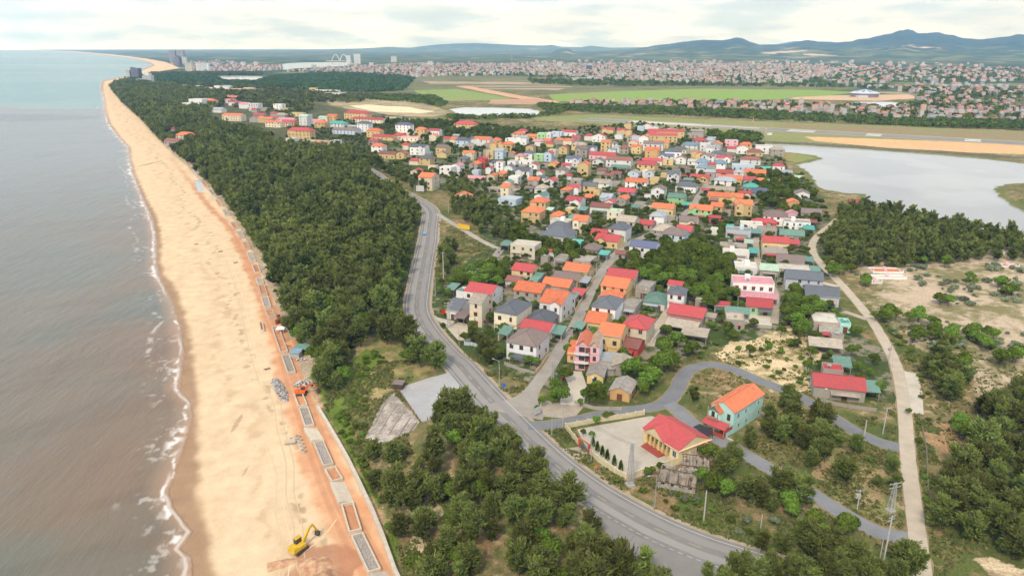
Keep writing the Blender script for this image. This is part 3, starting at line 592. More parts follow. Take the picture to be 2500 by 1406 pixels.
def door_mesh(style):
    k = ('door', style)
    if k in WIN: return WIN[k]
    mb = MB(); mb.box(-.75, .75, -.06, 0, 0, 2.3, 1); mb.box(-.85, -.75, -.1, 0, 0, 2.4, 0); mb.box(.75, .85, -.1, 0, 0, 2.4, 0); mb.box(-.75, .75, -.1, 0, 2.3, 2.4, 0); mb.box(-.03, .03, -.09, 0, 0, 2.3, 0)
    WIN[k] = mb.mesh('door', [fr_b if style else fr_w, surf('door panel', (.20,.08,.05), (.14,.06,.04), 1, .6)]); return WIN[k]
HOUSES = []     # (x, y, radius) footprints for keeping trees away
FEET = []
def roof_geo(kind, w_, d, z, ov, pit, mbr, mbw=None, x0=0, y0=0, th=.14):
    """adds roof slabs to mbr (material 0; ridge cap 1), gable walls to mbw"""
    a, b_ = w_/2, d/2; A, B = a+ov, b_+ov
    if kind in ('g', 'G'):
        if kind == 'g': run, ln = b_, a
        else: run, ln = a, b_
        hgt = run*pit; drop = ov*pit; RN, LN = run+ov, ln+ov*.7
        def q(u, v, zz): return (x0+v, y0+u, zz) if kind == 'g' else (x0+u, y0+v, zz)   # u across, v along ridge
        s = 1 if kind == 'g' else -1
        for sg in (-1, 1):
            pts = [q(sg*RN, -LN*sg*s*-1, z-drop), q(sg*RN, LN*sg*s*-1, z-drop), q(0, LN*sg*s*-1, z+hgt), q(0, -LN*sg*s*-1, z+hgt)]
            mbr.slab([(p[0], p[1], p[2]+th) for p in pts], th, 0)
        mbr.beam(q(0, -LN, z+hgt+th), q(0, LN, z+hgt+th), .28, .1, 1)
        if mbw is not None:
            for v in (-ln, ln):
                e = .12; p = [q(-run, v-e*np.sign(v), z), q(run, v-e*np.sign(v), z), q(0, v-e*np.sign(v), z+hgt), ]
                p2 = [q(-run, v, z), q(run, v, z), q(0, v, z+hgt)]
                mbw.face(p2 if (v < 0) == (kind == 'g') else p2[::-1]); mbw.face(p[::-1] if (v < 0) == (kind == 'g') else p)
        return hgt
    if kind == 'h':
        if w_ >= d: r0 = min(a*.999, a-b_*.75); P_ = [(-r0, 0), (r0, 0)]; hgt = b_*pit
        else: r0 = b_-a*.75; P_ = [(0, -r0), (0, r0)]; hgt = a*pit
        e = z-ov*pit+th; t = z+hgt+th
        c = [(x0-A, y0-B, e), (x0+A, y0-B, e), (x0+A, y0+B, e), (x0-A, y0+B, e)]; r1 = (x0+P_[0][0], y0+P_[0][1], t); r2 = (x0+P_[1][0], y0+P_[1][1], t)
        if w_ >= d: fs = [[c[0], c[1], r2, r1], [c[1], c[2], r2], [c[2], c[3], r1, r2], [c[3], c[0], r1]]
        else: fs = [[c[0], c[1], r1], [c[1], c[2], r2, r1], [c[2], c[3], r2], [c[3], c[0], r1, r2]]
        for f in fs: mbr.face(f, 0)
        mbr.face([(p[0], p[1], p[2]-th) for p in c[::-1]], 0)
        for i in range(4): p, q_ = c[i], c[(i+1) % 4]; mbr.face([(p[0], p[1], p[2]-th), (q_[0], q_[1], q_[2]-th), q_, p], 0)
        for i, rr in ((0, r1), (1, r2 if w_ >= d else r1), (2, r2), (3, r1 if w_ >= d else r2)): mbr.beam(c[i], rr, .2, .08, 1)
        mbr.beam(r1, r2, .24, .1, 1); return hgt
    if kind == 's':
        lo, hi = z-.3, z+.18*d; mbr.slab([(x0-A, y0-B, lo), (x0+A, y0-B, lo), (x0+A, y0+B, hi), (x0-A, y0+B, hi)], .08, 0); return .18*d
def house(loc, rz, w_, d, st, kind, rc, wc, name='house', label='', group=None, detail=2, extra=None, seed=0, cat='house'):
    rr = random.Random(seed*77+5); hgt = max(2.7, 3.55*st); t = thing(name, label, cat, loc, rz, group)
    wm = wallm(wc); x, y = w_/2, d/2; mw = MB(); mr = MB(); flat = kind == 'f'
    if kind == 's' and st <= 1.05 and name == 'shed':
        for sx in (-1, 1):
            for sy in (-1, 1): mw.box(sx*(x-.15)-.08, sx*(x-.15)+.08, sy*(y-.15)-.08, sy*(y-.15)+.08, 0, hgt-.3+(.18*d if sy > 0 else 0))
        mw.box(-x, x, y-.32, y-.2, 0, hgt*.8); mw.box(-x+.05, -x+.17, -y, y-.32, 0, hgt*.55)
    else: mw.box(-x, x, -y, y, -.5, hgt-(.02 if flat else 0))
    pit = .42 if kind in 'gGx' else .5
    if kind == 'x':
        roof_geo('g', w_, d, hgt, .45, pit, mr, mw)
        gw = min(w_*.42, 5.5); gx = (-.22 if seed % 2 else .22)*w_; dep = 1.1
        mg = MB(); mg.box(gx-gw/2, gx+gw/2, -y-dep, -y, -.5, hgt); pg = d/2*pit/(gw/2)*.86
        pg = min(pg, .62); run = gw/2; h2 = run*pg
        for sg in (-1, 1):
            L0, L1 = -y-dep-.4, 0.3
            pts = [(gx+sg*(run+.35), L0, hgt-.35*pg+.2), (gx+sg*(run+.35), L1-.2, hgt-.35*pg+.2), (gx, L1, hgt+h2+.2), (gx, L0, hgt+h2+.2)]
            mr.slab(pts if sg > 0 else pts[::-1], .14, 0)
        mr.beam((gx, -y-dep-.4, hgt+h2+.2), (gx, 0.2, hgt+h2+.2), .26, .1, 1)
        mg.face([(gx-run, -y-dep, hgt), (gx+run, -y-dep, hgt), (gx, -y-dep, hgt+h2)]); mg.build('front_bay', wm, t)
    elif flat: pass
    else: roof_geo(kind, w_, d, hgt, .5 if kind != 's' else .3, pit, mr, mw)
    wall = mw.build('wall', wm, t)
    if flat:
        mr.box(-x+.16, x-.16, -y+.16, y-.16, hgt-.1, hgt+.04); mr.build('roof', roofm(rc, True), t)
        ph = .55 if detail > 1 else .4; mp_ = MB()
        for a in ((-x, x, -y, -y+.16), (-x, x, y-.16, y), (-x, -x+.16, -y+.16, y-.16), (x-.16, x, -y+.16, y-.16)): mp_.box(a[0], a[1], a[2], a[3], hgt-.02, hgt+ph)
        mp_.build('parapet', wm if wc != 'g' else wallm('g'), t)
        if detail > 1 and w_ > 9 and rr.random() < .5:
            q_ = MB(); sx = rr.uniform(-x*.5, x*.3); q_.box(sx, sx+2.4, 0, 2.6, hgt+.04, hgt+2.3); q_.build('stair_head', wm, t)
        if detail > 1 and rr.random() < .6:
            q_ = MB(); sx = rr.uniform(-x*.4, x*.5); q_.tube((sx-.7, -.8, hgt+1.0), (sx+.7, -.8, hgt+1.0), .45, n=10); q_.box(sx-.5, sx-.4, -1.1, -.5, hgt, hgt+.7); q_.box(sx+.4, sx+.5, -1.1, -.5, hgt, hgt+.7); q_.build('water_tank', steel, t)
    else:
        cap = surf('ridge cap '+ROOFC[rc][2], tuple(v*.72 for v in ROOFC[rc][0]), None, 1, .7)
        mr.build('roof', [roofm(rc), cap], t)
    if detail < 1 or (name == 'shed'): return t
    # openings
    style = ('b' if rr.random() < .5 else 'w')+('a' if rr.random() < .35 else ''); nst = max(1, int(round(st)))
    gxr = None
    if kind == 'x': gxr = (gx-gw/2-.2, gx+gw/2+.2)
    for k in range(nst):
        zb = k*3.55+(1.1 if hgt > 3 else .8)
        if zb+1.5 > hgt: zb = hgt-1.9
        n = max(1, int(w_/(3.6 if detail > 1 else 5))); 
        for i in range(n):
            px_ = -x+(i+.5)*w_/n+rr.uniform(-.2, .2); yy = -y
            if gxr and gxr[0]-.5 < px_ < gxr[1]+.5:
                if abs(px_-gx) > gw/2-.8: continue
                yy = -y-1.1
            if rr.random() < .12: continue
            if k == 0 and i == n//2 and detail > 1 and rr.random() < .7: obj('door', door_mesh(rr.random() < .7), t, (px_, yy, .05)); continue
            ww, hh = (1.35, 1.6) if rr.random() < .7 else (.9, 1.7)
            window(style, ww, hh, t, (px_, yy, zb))
        sg = -1 if loc[0] > 40 else 1          # the side one sees
        for i in range(max(1, int(d/5)) if detail > 1 else 1):
            py_ = -y+(i+.5)*d/max(1, int(d/5)) if detail > 1 else 0
            if rr.random() < .25: continue
            window(style, .9, 1.3, t, (sg*x, py_, zb), sg*pi/2)
    if detail > 1:
        if nst > 1:
            q_ = MB(); q_.box(-x-.06, x+.06, -y-.06, -y, 3.12, 3.32) if kind != 'x' else None
            for s2 in (-1, 1): q_.box(s2*x-.06 if s2 > 0 else -x-.06, s2*x+.06 if s2 > 0 else -x+.0, -y, y, 3.12, 3.32)
            q_.build('cornice', trim_r if wc in 'yco' and rr.random() < .4 else trim_w, t)
        u = rr.random()
        if nst > 1 and u < .45 and kind != 'x':
            q_ = MB(); bx = rr.choice((-1, 1))*w_*.24; bw = w_*.2; q_.box(bx-bw, bx+bw, -y-1.3, -y-.06, 3.0, 3.15)
            q_.box(bx-bw, bx+bw, -y-1.3, -y-1.22, 3.15, 4.0); q_.box(bx-bw, bx-bw+.08, -y-1.22, -y-.06, 3.15, 4.0); q_.box(bx+bw-.08, bx+bw, -y-1.22, -y-.06, 3.15, 4.0)
            for s2 in (-1, 1): q_.box(bx+s2*(bw-.2)-.12, bx+s2*(bw-.2)+.12, -y-1.25, -y-1.0, 0, 3.0)
            q_.build('balcony', wm, t)
        elif u < .68 and w_ > 6:
            q_ = MB(); aw = w_*rr.uniform(.25, .42); ax = rr.uniform(-1, 1)*(x-aw); dd = rr.uniform(1.8, 3.2)
            q_.slab([(ax-aw, -y-dd-(1.1 if kind == 'x' else 0), 2.45), (ax+aw, -y-dd-(1.1 if kind == 'x' else 0), 2.45), (ax+aw, -y, 2.95), (ax-aw, -y, 2.95)], .07, 0)
            for s2 in (-1, 1): q_.box(ax+s2*(aw-.2)-.05, ax+s2*(aw-.2)+.05, -y-dd+.1, -y-dd+.2, 0, 2.4, 1)
            q_.build('awning', [roofm(rr.choice('GRKLBZ')), steel], t)
        if rr.random() < .25:
            q_ = MB(); q_.box(-.4, .4, -.3, 0, 0, .6); obj('air_conditioner', q_.mesh('air_conditioner', [fr_w]), t, (rr.uniform(-x*.6, x*.6), -y, hgt-1.0))
        if kind in 'gGx' and wc not in 'g' and rr.random() < .6:    # verge trim along the eaves
            q_ = MB(); q_.box(-x-.4, x+.4, -y-.62, -y-.5, hgt-.34, hgt-.2) if kind == 'g' else None
            if q_.v: q_.build('gutter', fr_w, t)
    return t
CROP = {'1': (900, 280, 4.536), '2': (1450, 280, 4.536), '3': (1000, 560, 4.536), '4': (1500, 560, 4.536), 'A': (0, 0, 2.5), 'B': (400, 170, 4.1667), 'P': (0, 0, 1.0)}
ROWS = []
def rows(crop, txt):
    ox, oy, s = CROP[crop]
    for r in txt.replace('\n', ';').split(';'):
        r = r.split()
        if not r: continue
        X, Y, W, d, st = map(float, r[:5]); kind, rc, wc = r[5:8]; rot = float(r[8]) if len(r) > 8 else None
        ROWS.append((ox+X/s, oy+Y/s, W/s, d, st, kind, rc, wc, rot))
rows('3', '''1250 322 310 8 2 f W c; 1240 570 290 8 1.5 g R y; 1400 615 110 6 1 s G b; 1830 552 310 8 1.3 g O y; 1710 650 320 8 1.2 g B y; 1610 722 340 8 1.2 g O g; 1845 800 150 6 1 s R g
1300 850 370 9 2 g O g; 1560 1008 360 12 2.2 x O w; 760 850 380 9 1.8 g R w; 610 835 230 5 1.6 f G w; 480 1000 270 10 1.3 g K w; 735 1075 230 8 3 g Z c; 540 1060 170 7 1 s B g
1070 1130 380 11 2.3 h K c; 1420 1105 360 10 1 h K g; 1380 1225 370 7 1.3 g R w; 1235 1460 430 10 2 h B w; 1030 1245 160 6 1 s G c; 1590 1235 150 7 1 s G w; 1430 1400 150 6 1 s G w
2250 785 330 10 1.8 g O y; 2330 640 330 9 1.4 g R w; 2200 880 260 8 1.3 h O y; 2140 1040 310 10 2 h K w; 2400 960 230 9 1 f D g; 2090 1090 260 9 1.3 g O y; 2200 1400 300 9 2.4 g O y
1850 1180 90 5 1 s G g; 1590 150 380 13 1.2 h K w; 1610 75 260 9 1.3 h K w; 2170 205 290 9 1.2 x R y; 2290 125 230 9 2 h K w; 1835 215 130 5 1 s C t; 1990 290 200 8 1 h B g; 1660 410 180 8 1 f D g; 1900 430 240 9 1 f D g; 2140 345 110 5 1 s C g
1490 385 80 5 1 f D g; 1560 310 90 4 1 g R w; 1130 650 190 6 1 g T c; 1360 650 90 5 1 s G c; 450 740 110 6 1 s G g; 2390 650 150 6 1 s M g; 1920 660 120 6 1 s L g; 1790 830 90 5 1 s G y; 1050 240 120 6 1 s G g''')
rows('4', '''300 335 300 8 2 g N w; 640 190 260 9 2 h B b; 750 125 190 9 1.6 g R g; 520 125 240 9 1.6 h Z g; 1365 100 240 8 1.2 f D b; 1540 100 110 6 1 s G g; 1780 240 270 8 1.4 g R y; 1985 225 120 6 1 s R y; 1940 435 270 9 1 g B y; 2130 420 110 6 1 s G g
1740 530 180 8 1 g M g; 1990 530 330 8 1 f W g; 2215 540 100 7 1 s G g; 2090 680 370 9 1.6 g K k; 2290 850 350 9 1.4 g K k; 1525 780 420 9 2.1 f P w; 1600 945 260 8 1 g R n; 1580 835 380 5 1 s P w; 1185 925 140 6 1 g R w; 770 1060 400 9 1.2 g R g
720 1170 340 7 1 s Z g; 900 1220 260 6 1 s Z g; 430 890 260 9 1 h G w; 655 880 190 8 2 h K w; 660 735 160 6 1.5 g R c; 310 765 200 8 1.5 f D g; 130 965 230 9 1 f D y; 1330 1130 200 9 1.3 f Z g; 1355 1010 230 5 1 s G g; 1010 1050 110 6 1 g Z g
2340 1130 300 9 1 f W g; 2510 1140 120 8 1 f C t; 2370 1210 190 6 .8 g D g; 2330 1390 320 8 1 s Z g; 2460 1280 130 5 1 f D g; 1310 260 260 6 1 f D g; 1340 340 260 7 1 f W w; 1480 320 95 6 1 s C g; 1350 400 170 6 1 f B w; 1450 520 230 8 1.2 f W w
1960 130 240 8 1 g G g; 1770 330 260 7 1 f D g; 1390 150 130 5 1 f T g; 210 1270 320 9 2 h R c; 110 1395 230 8 1 g T r; 60 340 120 6 1 g T g; 960 860 130 5 .9 f W g; 1100 60 80 5 1 f W w; 1690 60 190 7 1 f D g; 2150 60 110 6 1 s C g; 1480 215 80 5 1 s M g''')
rows('1', '''630 840 180 9 3 g O c; 1040 990 190 7 1.5 G O c -5; 1505 915 140 8 2.2 g O c; 1530 1010 250 10 1.3 f L b; 1880 1020 150 9 2.2 G G w; 1790 1195 240 9 2 h O y; 1870 1080 200 8 2 h O y; 2330 1315 190 9 2.2 x O c; 2060 1195 150 8 1.3 h O y; 2100 1265 230 8 1.2 f W w
2260 1035 200 8 1.5 x R w; 2170 925 130 7 1.8 h O g; 2270 905 110 7 1.8 x R w; 2440 890 130 7 2 g K y; 2370 685 115 7 3 G O y; 2120 700 110 7 2 h B w; 2250 575 140 7 2 x N w; 1700 715 150 8 2 x K w; 1600 790 110 7 2 f W w; 1440 725 110 7 1.5 G O o
1320 745 100 7 1.5 G O c; 1250 595 90 6 2.6 G R r; 1160 615 110 8 1.6 G O g; 960 655 120 7 2 G P w; 850 675 140 7 2 f W w; 1005 705 90 6 1 G R c; 510 695 110 7 1.5 G R c; 620 565 135 8 2 h K y; 540 450 150 8 2 x K w; 800 455 115 8 2 g B y; 810 480 90 5 1 G B y
200 490 160 7 1.2 g T y; 350 495 100 7 1.3 G T y; 90 415 120 7 1.5 h O w; 50 345 100 7 1.3 g R g; 380 190 140 8 2 h N w; 570 235 90 6 2 h O y; 720 255 110 7 2 g R w; 710 295 80 6 1.5 G O c; 50 255 130 7 2 h O y; 150 285 190 7 1 g R y; 320 278 110 7 1.2 h R c; 450 295 150 6 1 s P c
1060 155 190 10 1.4 h R y; 1100 500 110 6 1.6 x O c; 1030 360 120 8 1.8 h K b; 1030 550 110 8 1.5 h K g; 1250 350 150 9 1.8 x O w; 1310 390 80 6 1.3 G O g; 910 312 90 6 1 h O c; 1530 415 100 7 2 h O y; 1440 495 90 7 2 g L b; 1360 498 75 7 2 f W y; 1385 412 60 5 2 G O y; 1460 412 60 5 2 G O y
1300 482 60 7 2 G B g; 1780 445 80 7 2 G B y; 1650 272 100 7 1.5 h O c; 1590 332 130 7 1.5 f W w; 1690 338 100 7 2 x L w; 1800 278 120 6 1 h O o; 1900 287 80 6 2 f M n; 1970 287 80 6 2 f W w; 2060 250 120 7 1.4 f L b; 2210 238 130 7 1.2 g R w; 1760 512 90 7 1.8 h K w; 1880 520 90 6 1.6 f M n
1960 522 80 7 2 G R b; 2030 502 80 6 2.3 f W c; 1580 605 100 7 2 f W w; 1380 592 100 7 1.5 h K w; 1820 645 90 7 2 G R w; 1545 645 100 7 1.5 G K w; 1460 645 80 6 2.6 f R w; 1325 682 70 7 2 G R w; 1890 695 70 7 1.3 G R w; 1820 800 120 7 1.5 x O g; 1910 772 80 6 1.6 x K w; 2000 805 120 8 1.5 G R w
2200 722 80 6 1 h R w; 2290 825 110 7 2 f D g; 2350 475 110 8 2 x B g; 2460 460 80 7 2 x N w; 2320 400 120 7 1.5 h Z y; 2150 440 80 6 1.6 G R y; 1670 520 90 6 1.3 h P c; 2030 600 100 7 1.3 G O o; 2180 608 90 6 1.1 g R w; 1180 685 80 6 1.4 f L b; 1620 875 80 6 1.3 g T w; 1900 875 130 7 1.2 h Z w; 1770 865 90 6 1 g B g
400 392 80 6 1.3 h R c; 1530 820 100 7 1.4 G G w; 1400 870 180 7 .9 f Z g; 2440 980 120 7 1.2 g O g; 2050 560 60 5 1 s G g; 1950 590 60 5 1 f D g; 2400 590 70 6 1 f D g; 1730 560 140 6 1 f W w; 1680 610 110 6 1 f D g; 2000 480 60 5 1 s L g; 700 620 90 5 1.1 f P c; 520 560 110 5 1.2 h R c; 1180 750 180 6 .9 g P g
2220 1100 110 6 1 f W y; 2360 1110 100 6 1 s G g; 2270 560 60 4 1 s C g; 1990 1110 90 5 1 s M w; 2080 1180 80 5 1 g T g; 2240 1200 90 6 1 s G g; 660 470 60 5 1 s G g; 860 310 70 6 1.2 g R g; 1100 380 110 6 1 f D g; 1210 470 60 5 1 f D g; 1580 480 60 5 1.2 G O g; 2100 330 90 6 1.2 h O g; 2290 300 80 6 1.2 g R g
1700 225 80 6 1.2 h R w; 1600 260 60 6 1 f D g; 830 400 60 5 1 f W w; 960 270 60 5 1 s L g; 1860 350 90 6 1.3 h P w; 1960 330 90 6 1 h O g; 2000 360 70 6 1 h R y; 2200 340 80 6 1.3 h O c; 2290 330 60 6 1.2 h R g; 1410 330 80 6 1.2 h O y; 1150 320 80 6 1.3 h K w; 2430 290 70 6 1.4 h R w''')
rows('2', '''370 162 60 6 1.5 G O y; 515 185 55 5 1.5 f L b; 590 165 70 6 1.3 G R w; 670 188 60 6 1.3 G L w; 830 208 60 6 1.2 G R w; 150 208 100 7 1.2 x R y; 300 218 80 7 1.2 x R y; 800 262 270 7 2 g R y -8; 770 308 210 7 2 g R y -8; 630 292 90 8 2 h R y; 885 238 100 7 1.4 h L g; 380 260 50 5 2 G O y; 50 305 110 7 1.6 G R w
270 275 70 6 1.2 G L w; 420 310 90 7 1.6 G R g; 480 325 60 6 2 f L b; 545 335 80 7 2 G O w; 125 415 85 6 2.6 g O y; 200 385 80 6 1.6 h B w; 195 430 70 5 1 x U w; 330 435 80 7 1.5 h T g; 430 392 80 6 2 G O c; 465 435 85 6 1.8 x O y; 255 428 50 5 1.6 h L w; 650 402 160 8 1.8 g B w; 740 375 120 6 1.5 g O y
640 485 120 8 2 x O o; 1160 355 110 8 1.6 h R g; 1055 395 130 8 1.3 h U w; 1270 345 80 6 1.5 h L b; 1225 412 80 6 2 f W w; 1340 395 100 7 1.6 G O g; 1310 432 100 7 1.5 x L w; 940 430 120 7 1 h B w; 80 500 210 8 1.1 g R p; 40 585 110 7 1.7 G B w; 265 585 230 8 2 g T w; 280 630 160 6 1 g G g; 870 505 130 8 2 h K w
790 525 120 7 1.3 x N w; 1110 485 70 6 1.3 G O y; 1180 515 80 6 1.6 G R y; 960 552 90 7 1.6 G T w; 640 560 180 6 1.2 g R w; 800 562 90 6 1.5 f Z y; 570 642 170 8 2 g R y; 640 600 120 5 1 g T o; 1255 535 100 7 1.6 x B w; 1370 505 120 7 1.5 h K b; 1480 512 120 7 1.3 h B g; 1430 530 110 6 1 x R w; 1190 605 120 8 1.8 h U w
1195 668 110 7 1.8 h U w; 1380 605 120 8 1.5 h U w; 1295 625 70 6 1.8 h R g; 1290 695 90 7 1.3 g L g; 1100 560 110 6 1 g W w; 1730 560 170 7 1.5 h T w; 1650 625 190 8 1.4 f L b; 1780 462 120 7 1 h T y; 1880 440 130 8 2 f W w; 2030 462 110 8 1.6 h Z g; 1540 422 90 6 1 g R w; 1520 355 100 6 1.6 f W p; 1640 435 90 6 1.6 G O w
1680 392 90 6 1.4 h O y; 430 728 110 7 1.8 G Z b; 610 728 80 6 1.9 G Z k; 565 705 60 6 1.8 f W w; 670 775 80 6 1.5 f Z y; 870 755 120 8 2 x K w; 75 838 170 8 1.6 g Z w; 460 825 200 8 1.6 g O w; 350 935 200 8 1.5 g R g; 700 935 150 9 2 G B w; 1010 862 190 8 1.4 h K w; 1160 745 170 7 1 x R y; 960 740 90 5 1 g R c
900 1015 190 8 1.8 g G n; 290 1048 140 9 2 G O g; 120 1005 160 9 1.5 x L b; 30 915 80 7 1.6 f K y; 750 1112 240 8 1.4 g O y; 1170 1160 240 9 1.8 x O n; 1345 1135 130 8 2 g O y; 1650 1125 170 8 2.3 x O y; 1370 975 230 8 1.3 g O y; 1530 1000 130 8 1.6 x O y; 1660 955 120 7 1.4 x R c; 1475 715 190 7 1.5 g R b; 1600 722 90 7 1.8 h L w
1775 725 180 8 1.7 x O c; 1495 780 200 8 1.4 g O y; 1450 805 180 7 1.5 h L w; 1720 792 110 7 1.5 x R g; 1835 790 90 6 1.3 h O y; 1740 865 130 7 1.2 h C g; 1860 915 200 9 .9 h N g; 1400 885 230 7 1 g Z y; 690 1245 170 8 2 h L w; 1030 1285 190 9 1.6 x B c; 215 1195 170 8 1.9 f M c; 60 1105 230 8 1.4 g T w; 160 1060 120 6 1.6 G R w
530 1275 230 7 1 g R g; 2300 985 150 8 2 G B w; 2200 1085 120 8 2 G O o; 2350 1052 130 8 1.3 h K w; 2000 1235 230 9 1.8 h B w; 2185 1170 110 6 1.3 G P p; 2400 1175 200 8 1.4 g B g; 2240 1290 260 8 1.5 f D w; 1880 1250 240 6 1 h R y; 1740 1290 220 7 1.1 f W w; 2180 1395 200 7 1 g G g; 340 1305 230 9 2 g Z c; 2045 620 100 6 1.2 h R w; 1320 1000 90 5 1 s T g
2140 680 90 6 .9 s L g; 2260 740 90 6 .9 g M g; 2060 1000 110 6 1 g T g; 2110 1050 110 6 1 g T g; 590 1075 100 6 .9 f W g; 450 1080 90 5 1 s G g; 500 1040 120 6 1 f D g; 1020 1050 90 5 1 s C g; 850 1190 90 5 1 f D g; 1440 1120 70 5 1 f R g; 1330 1200 120 5 1 g R r; 160 720 90 6 1 g T g; 240 700 100 6 1 g T g; 80 660 90 6 1 g T g
240 800 80 5 1 f D g; 590 950 70 5 1 f D w; 780 700 70 5 1 f Z y; 1060 650 70 6 1 h B g; 1000 640 90 6 1 h B g; 1300 300 60 5 1 s L g; 1120 260 130 7 1.2 f D g; 1140 220 100 6 1 g D g; 500 1250 60 4 1 s G g; 1500 1310 80 5 1 s C g; 250 1400 230 8 2 h K w; 90 1395 200 7 1.1 x R y; 2400 1250 120 6 1 s T g; 1060 440 100 5 1 f D g; 1040 770 90 5 1 s G g
1900 640 80 5 1 s C w; 2080 780 80 5 1 g R g; 1960 790 70 5 1 s M g; 1230 880 70 5 1 g R g; 1600 1060 120 6 1 s T g; 2060 1130 90 6 1 h T g''')
rows('B', '''330 400 130 12 4 f W w; 240 415 100 12 3 f W w; 430 380 130 12 2.5 h O c; 170 390 60 8 1 h R c; 530 440 110 10 1.3 g L w; 435 420 60 8 2 f Z y; 480 275 100 8 1.2 x R w; 120 195 100 8 1.5 f Z g; 185 190 50 8 2 f R w; 250 205 90 8 1.5 f L w; 330 190 70 8 1.5 f W w; 360 215 50 7 1 g O w; 450 210 80 8 1.5 f O w; 530 210 55 8 2.5 f W w; 635 215 70 8 2.5 x L w; 720 225 110 8 1.6 f W y; 860 225 90 8 1.8 g Z y
680 310 100 7 1.5 g O g; 660 345 90 7 1.5 g P w; 710 370 90 7 1.6 g R w; 815 400 95 9 2 g P w; 915 425 95 9 3 f W w; 920 440 60 6 1.3 g R g; 1000 425 90 7 1.3 f D g; 1160 430 85 8 3 f W w; 1235 440 80 8 1.6 f Z y; 690 525 160 9 2 x O c; 920 540 90 8 1.5 G B g; 965 505 100 7 1.6 g R g; 1025 545 120 7 1.5 g O y; 1110 540 100 7 1.5 g R c; 1185 505 90 7 1.6 h Z g; 1115 480 60 6 1.3 g R g; 1110 590 130 7 1.6 x O c; 1170 590 110 7 1.3 g R c; 1265 570 110 7 1.3 g R o; 1240 545 130 6 1.3 g P w
1350 480 110 7 1.4 f Z y; 1420 580 90 9 3.3 g M w; 1460 540 50 7 2.6 f L w; 1585 595 100 8 1.7 h O y; 1545 560 90 6 1.3 g P w; 1620 525 90 7 1.2 g M w; 1705 530 90 7 2 x O o; 1745 590 150 9 1.3 h C w; 1950 510 190 10 2.3 h R y; 2070 545 240 8 1.3 g R c; 2025 635 110 8 2.6 h K w; 1840 660 200 8 1.3 g B b; 2430 635 130 8 2.2 h N w; 1375 710 190 9 2.5 h R y; 1280 740 90 8 1 f W w; 1330 480 60 6 1 s L g; 200 715 150 9 1.3 h O c; 120 665 110 7 1 s U g; 100 640 80 7 1 g R g; 120 780 190 8 1 g T g; 380 680 120 6 1 g T g; 1520 770 190 10 1 s Z g; 1700 790 90 8 1.6 f W w; 1590 790 120 6 1 g O c; 1510 215 60 8 1.5 f Z y; 1640 235 190 10 1.3 f W w; 1720 265 160 9 1.3 f W w; 1830 260 130 7 1 f L g; 690 280 100 5 1 f W g; 980 225 50 5 1 g L w; 350 310 100 5 1 s D g; 460 305 70 5 1 s D g; 1910 610 80 6 1 s L g''')
rows('P', '''2093 514 38 8 1.3 x R p; 2046 976 115 8 1.2 g R g; 2030 935 46 6 1.3 f R g; 2055 915 40 6 1 s G g; 2125 978 40 7 1 s G g; 1145 862 0 0 0 x x x''')
ROWS = [r for r in ROWS if r[3] > 0]
# ------------------------------------------------------------------ put the houses on their plots
def place_rows():
    out = []
    for i, (px, py, W, d, st, kind, rc, wc, rot) in enumerate(ROWS):
        X, Y, Z = G(px, py)
        if rot is None: rot = -24 if px < 1760 else -15
        if rot == -24 and py < 480: rot = -20
        rr = random.Random(i); rot += rr.uniform(-3, 3)
        az = math.degrees(math.atan2(X, Y)); ph = R(rot+az); Wm = W*depth(X, Y, Z)/FPX
        d = d*1.32*min(1, max(.6, Wm/9)) if kind != 's' else min(d, 6); Wm *= 1.12 if py > 480 else 1.3 if py > 400 else 1.45; d *= 1.0 if py > 480 else 1.1; st = st if py > 400 else st*1.2
        w_ = max(4.0, (Wm-d*abs(sin(ph)))/cos(ph))
        rz = R(rot); cx = X-sin(rz)*d/2; cy_ = Y+cos(rz)*d/2
        out.append(dict(i=i, x=cx, y=cy_, w=w_, d=d, st=st, kind=kind, rc=rc, wc=wc, rz=rz, px=px, py=py, Wm=Wm))
    return out
HS = place_rows()
# drop the few that would stand inside a bigger one
HS.sort(key=lambda h: -h['w']*h['d']); keep = []
for h in HS:
    ok = True
    for k in keep:
        dx, dy = h['x']-k['x'], h['y']-k['y']; u = dx*cos(k['rz'])+dy*sin(k['rz']); v = -dx*sin(k['rz'])+dy*cos(k['rz'])
        ox = (h['w']+k['w'])/2-abs(u); oy = (h['d']+k['d'])/2-abs(v)
        if ox > 0 and oy > 0 and ox*oy > .6*h['w']*h['d']: ok = False; break
        if ox > .1 and oy > .1:                 # slide apart a little
            if oy < ox: s = (oy+.1)*(1 if v > 0 else -1); h['x'] -= sin(k['rz'])*s; h['y'] += cos(k['rz'])*s
            elif ox < 3: s = (ox+.1)*(1 if u > 0 else -1); h['x'] += cos(k['rz'])*s; h['y'] += sin(k['rz'])*s
    if ok: keep.append(h)
HS = sorted(keep, key=lambda h: h['py'], reverse=True)
KN = {'g': 'gabled roof', 'G': 'steep gable facing the street', 'h': 'hipped roof', 'x': 'cross-gabled roof', 'f': 'roof terrace', 's': 'lean-to roof'}
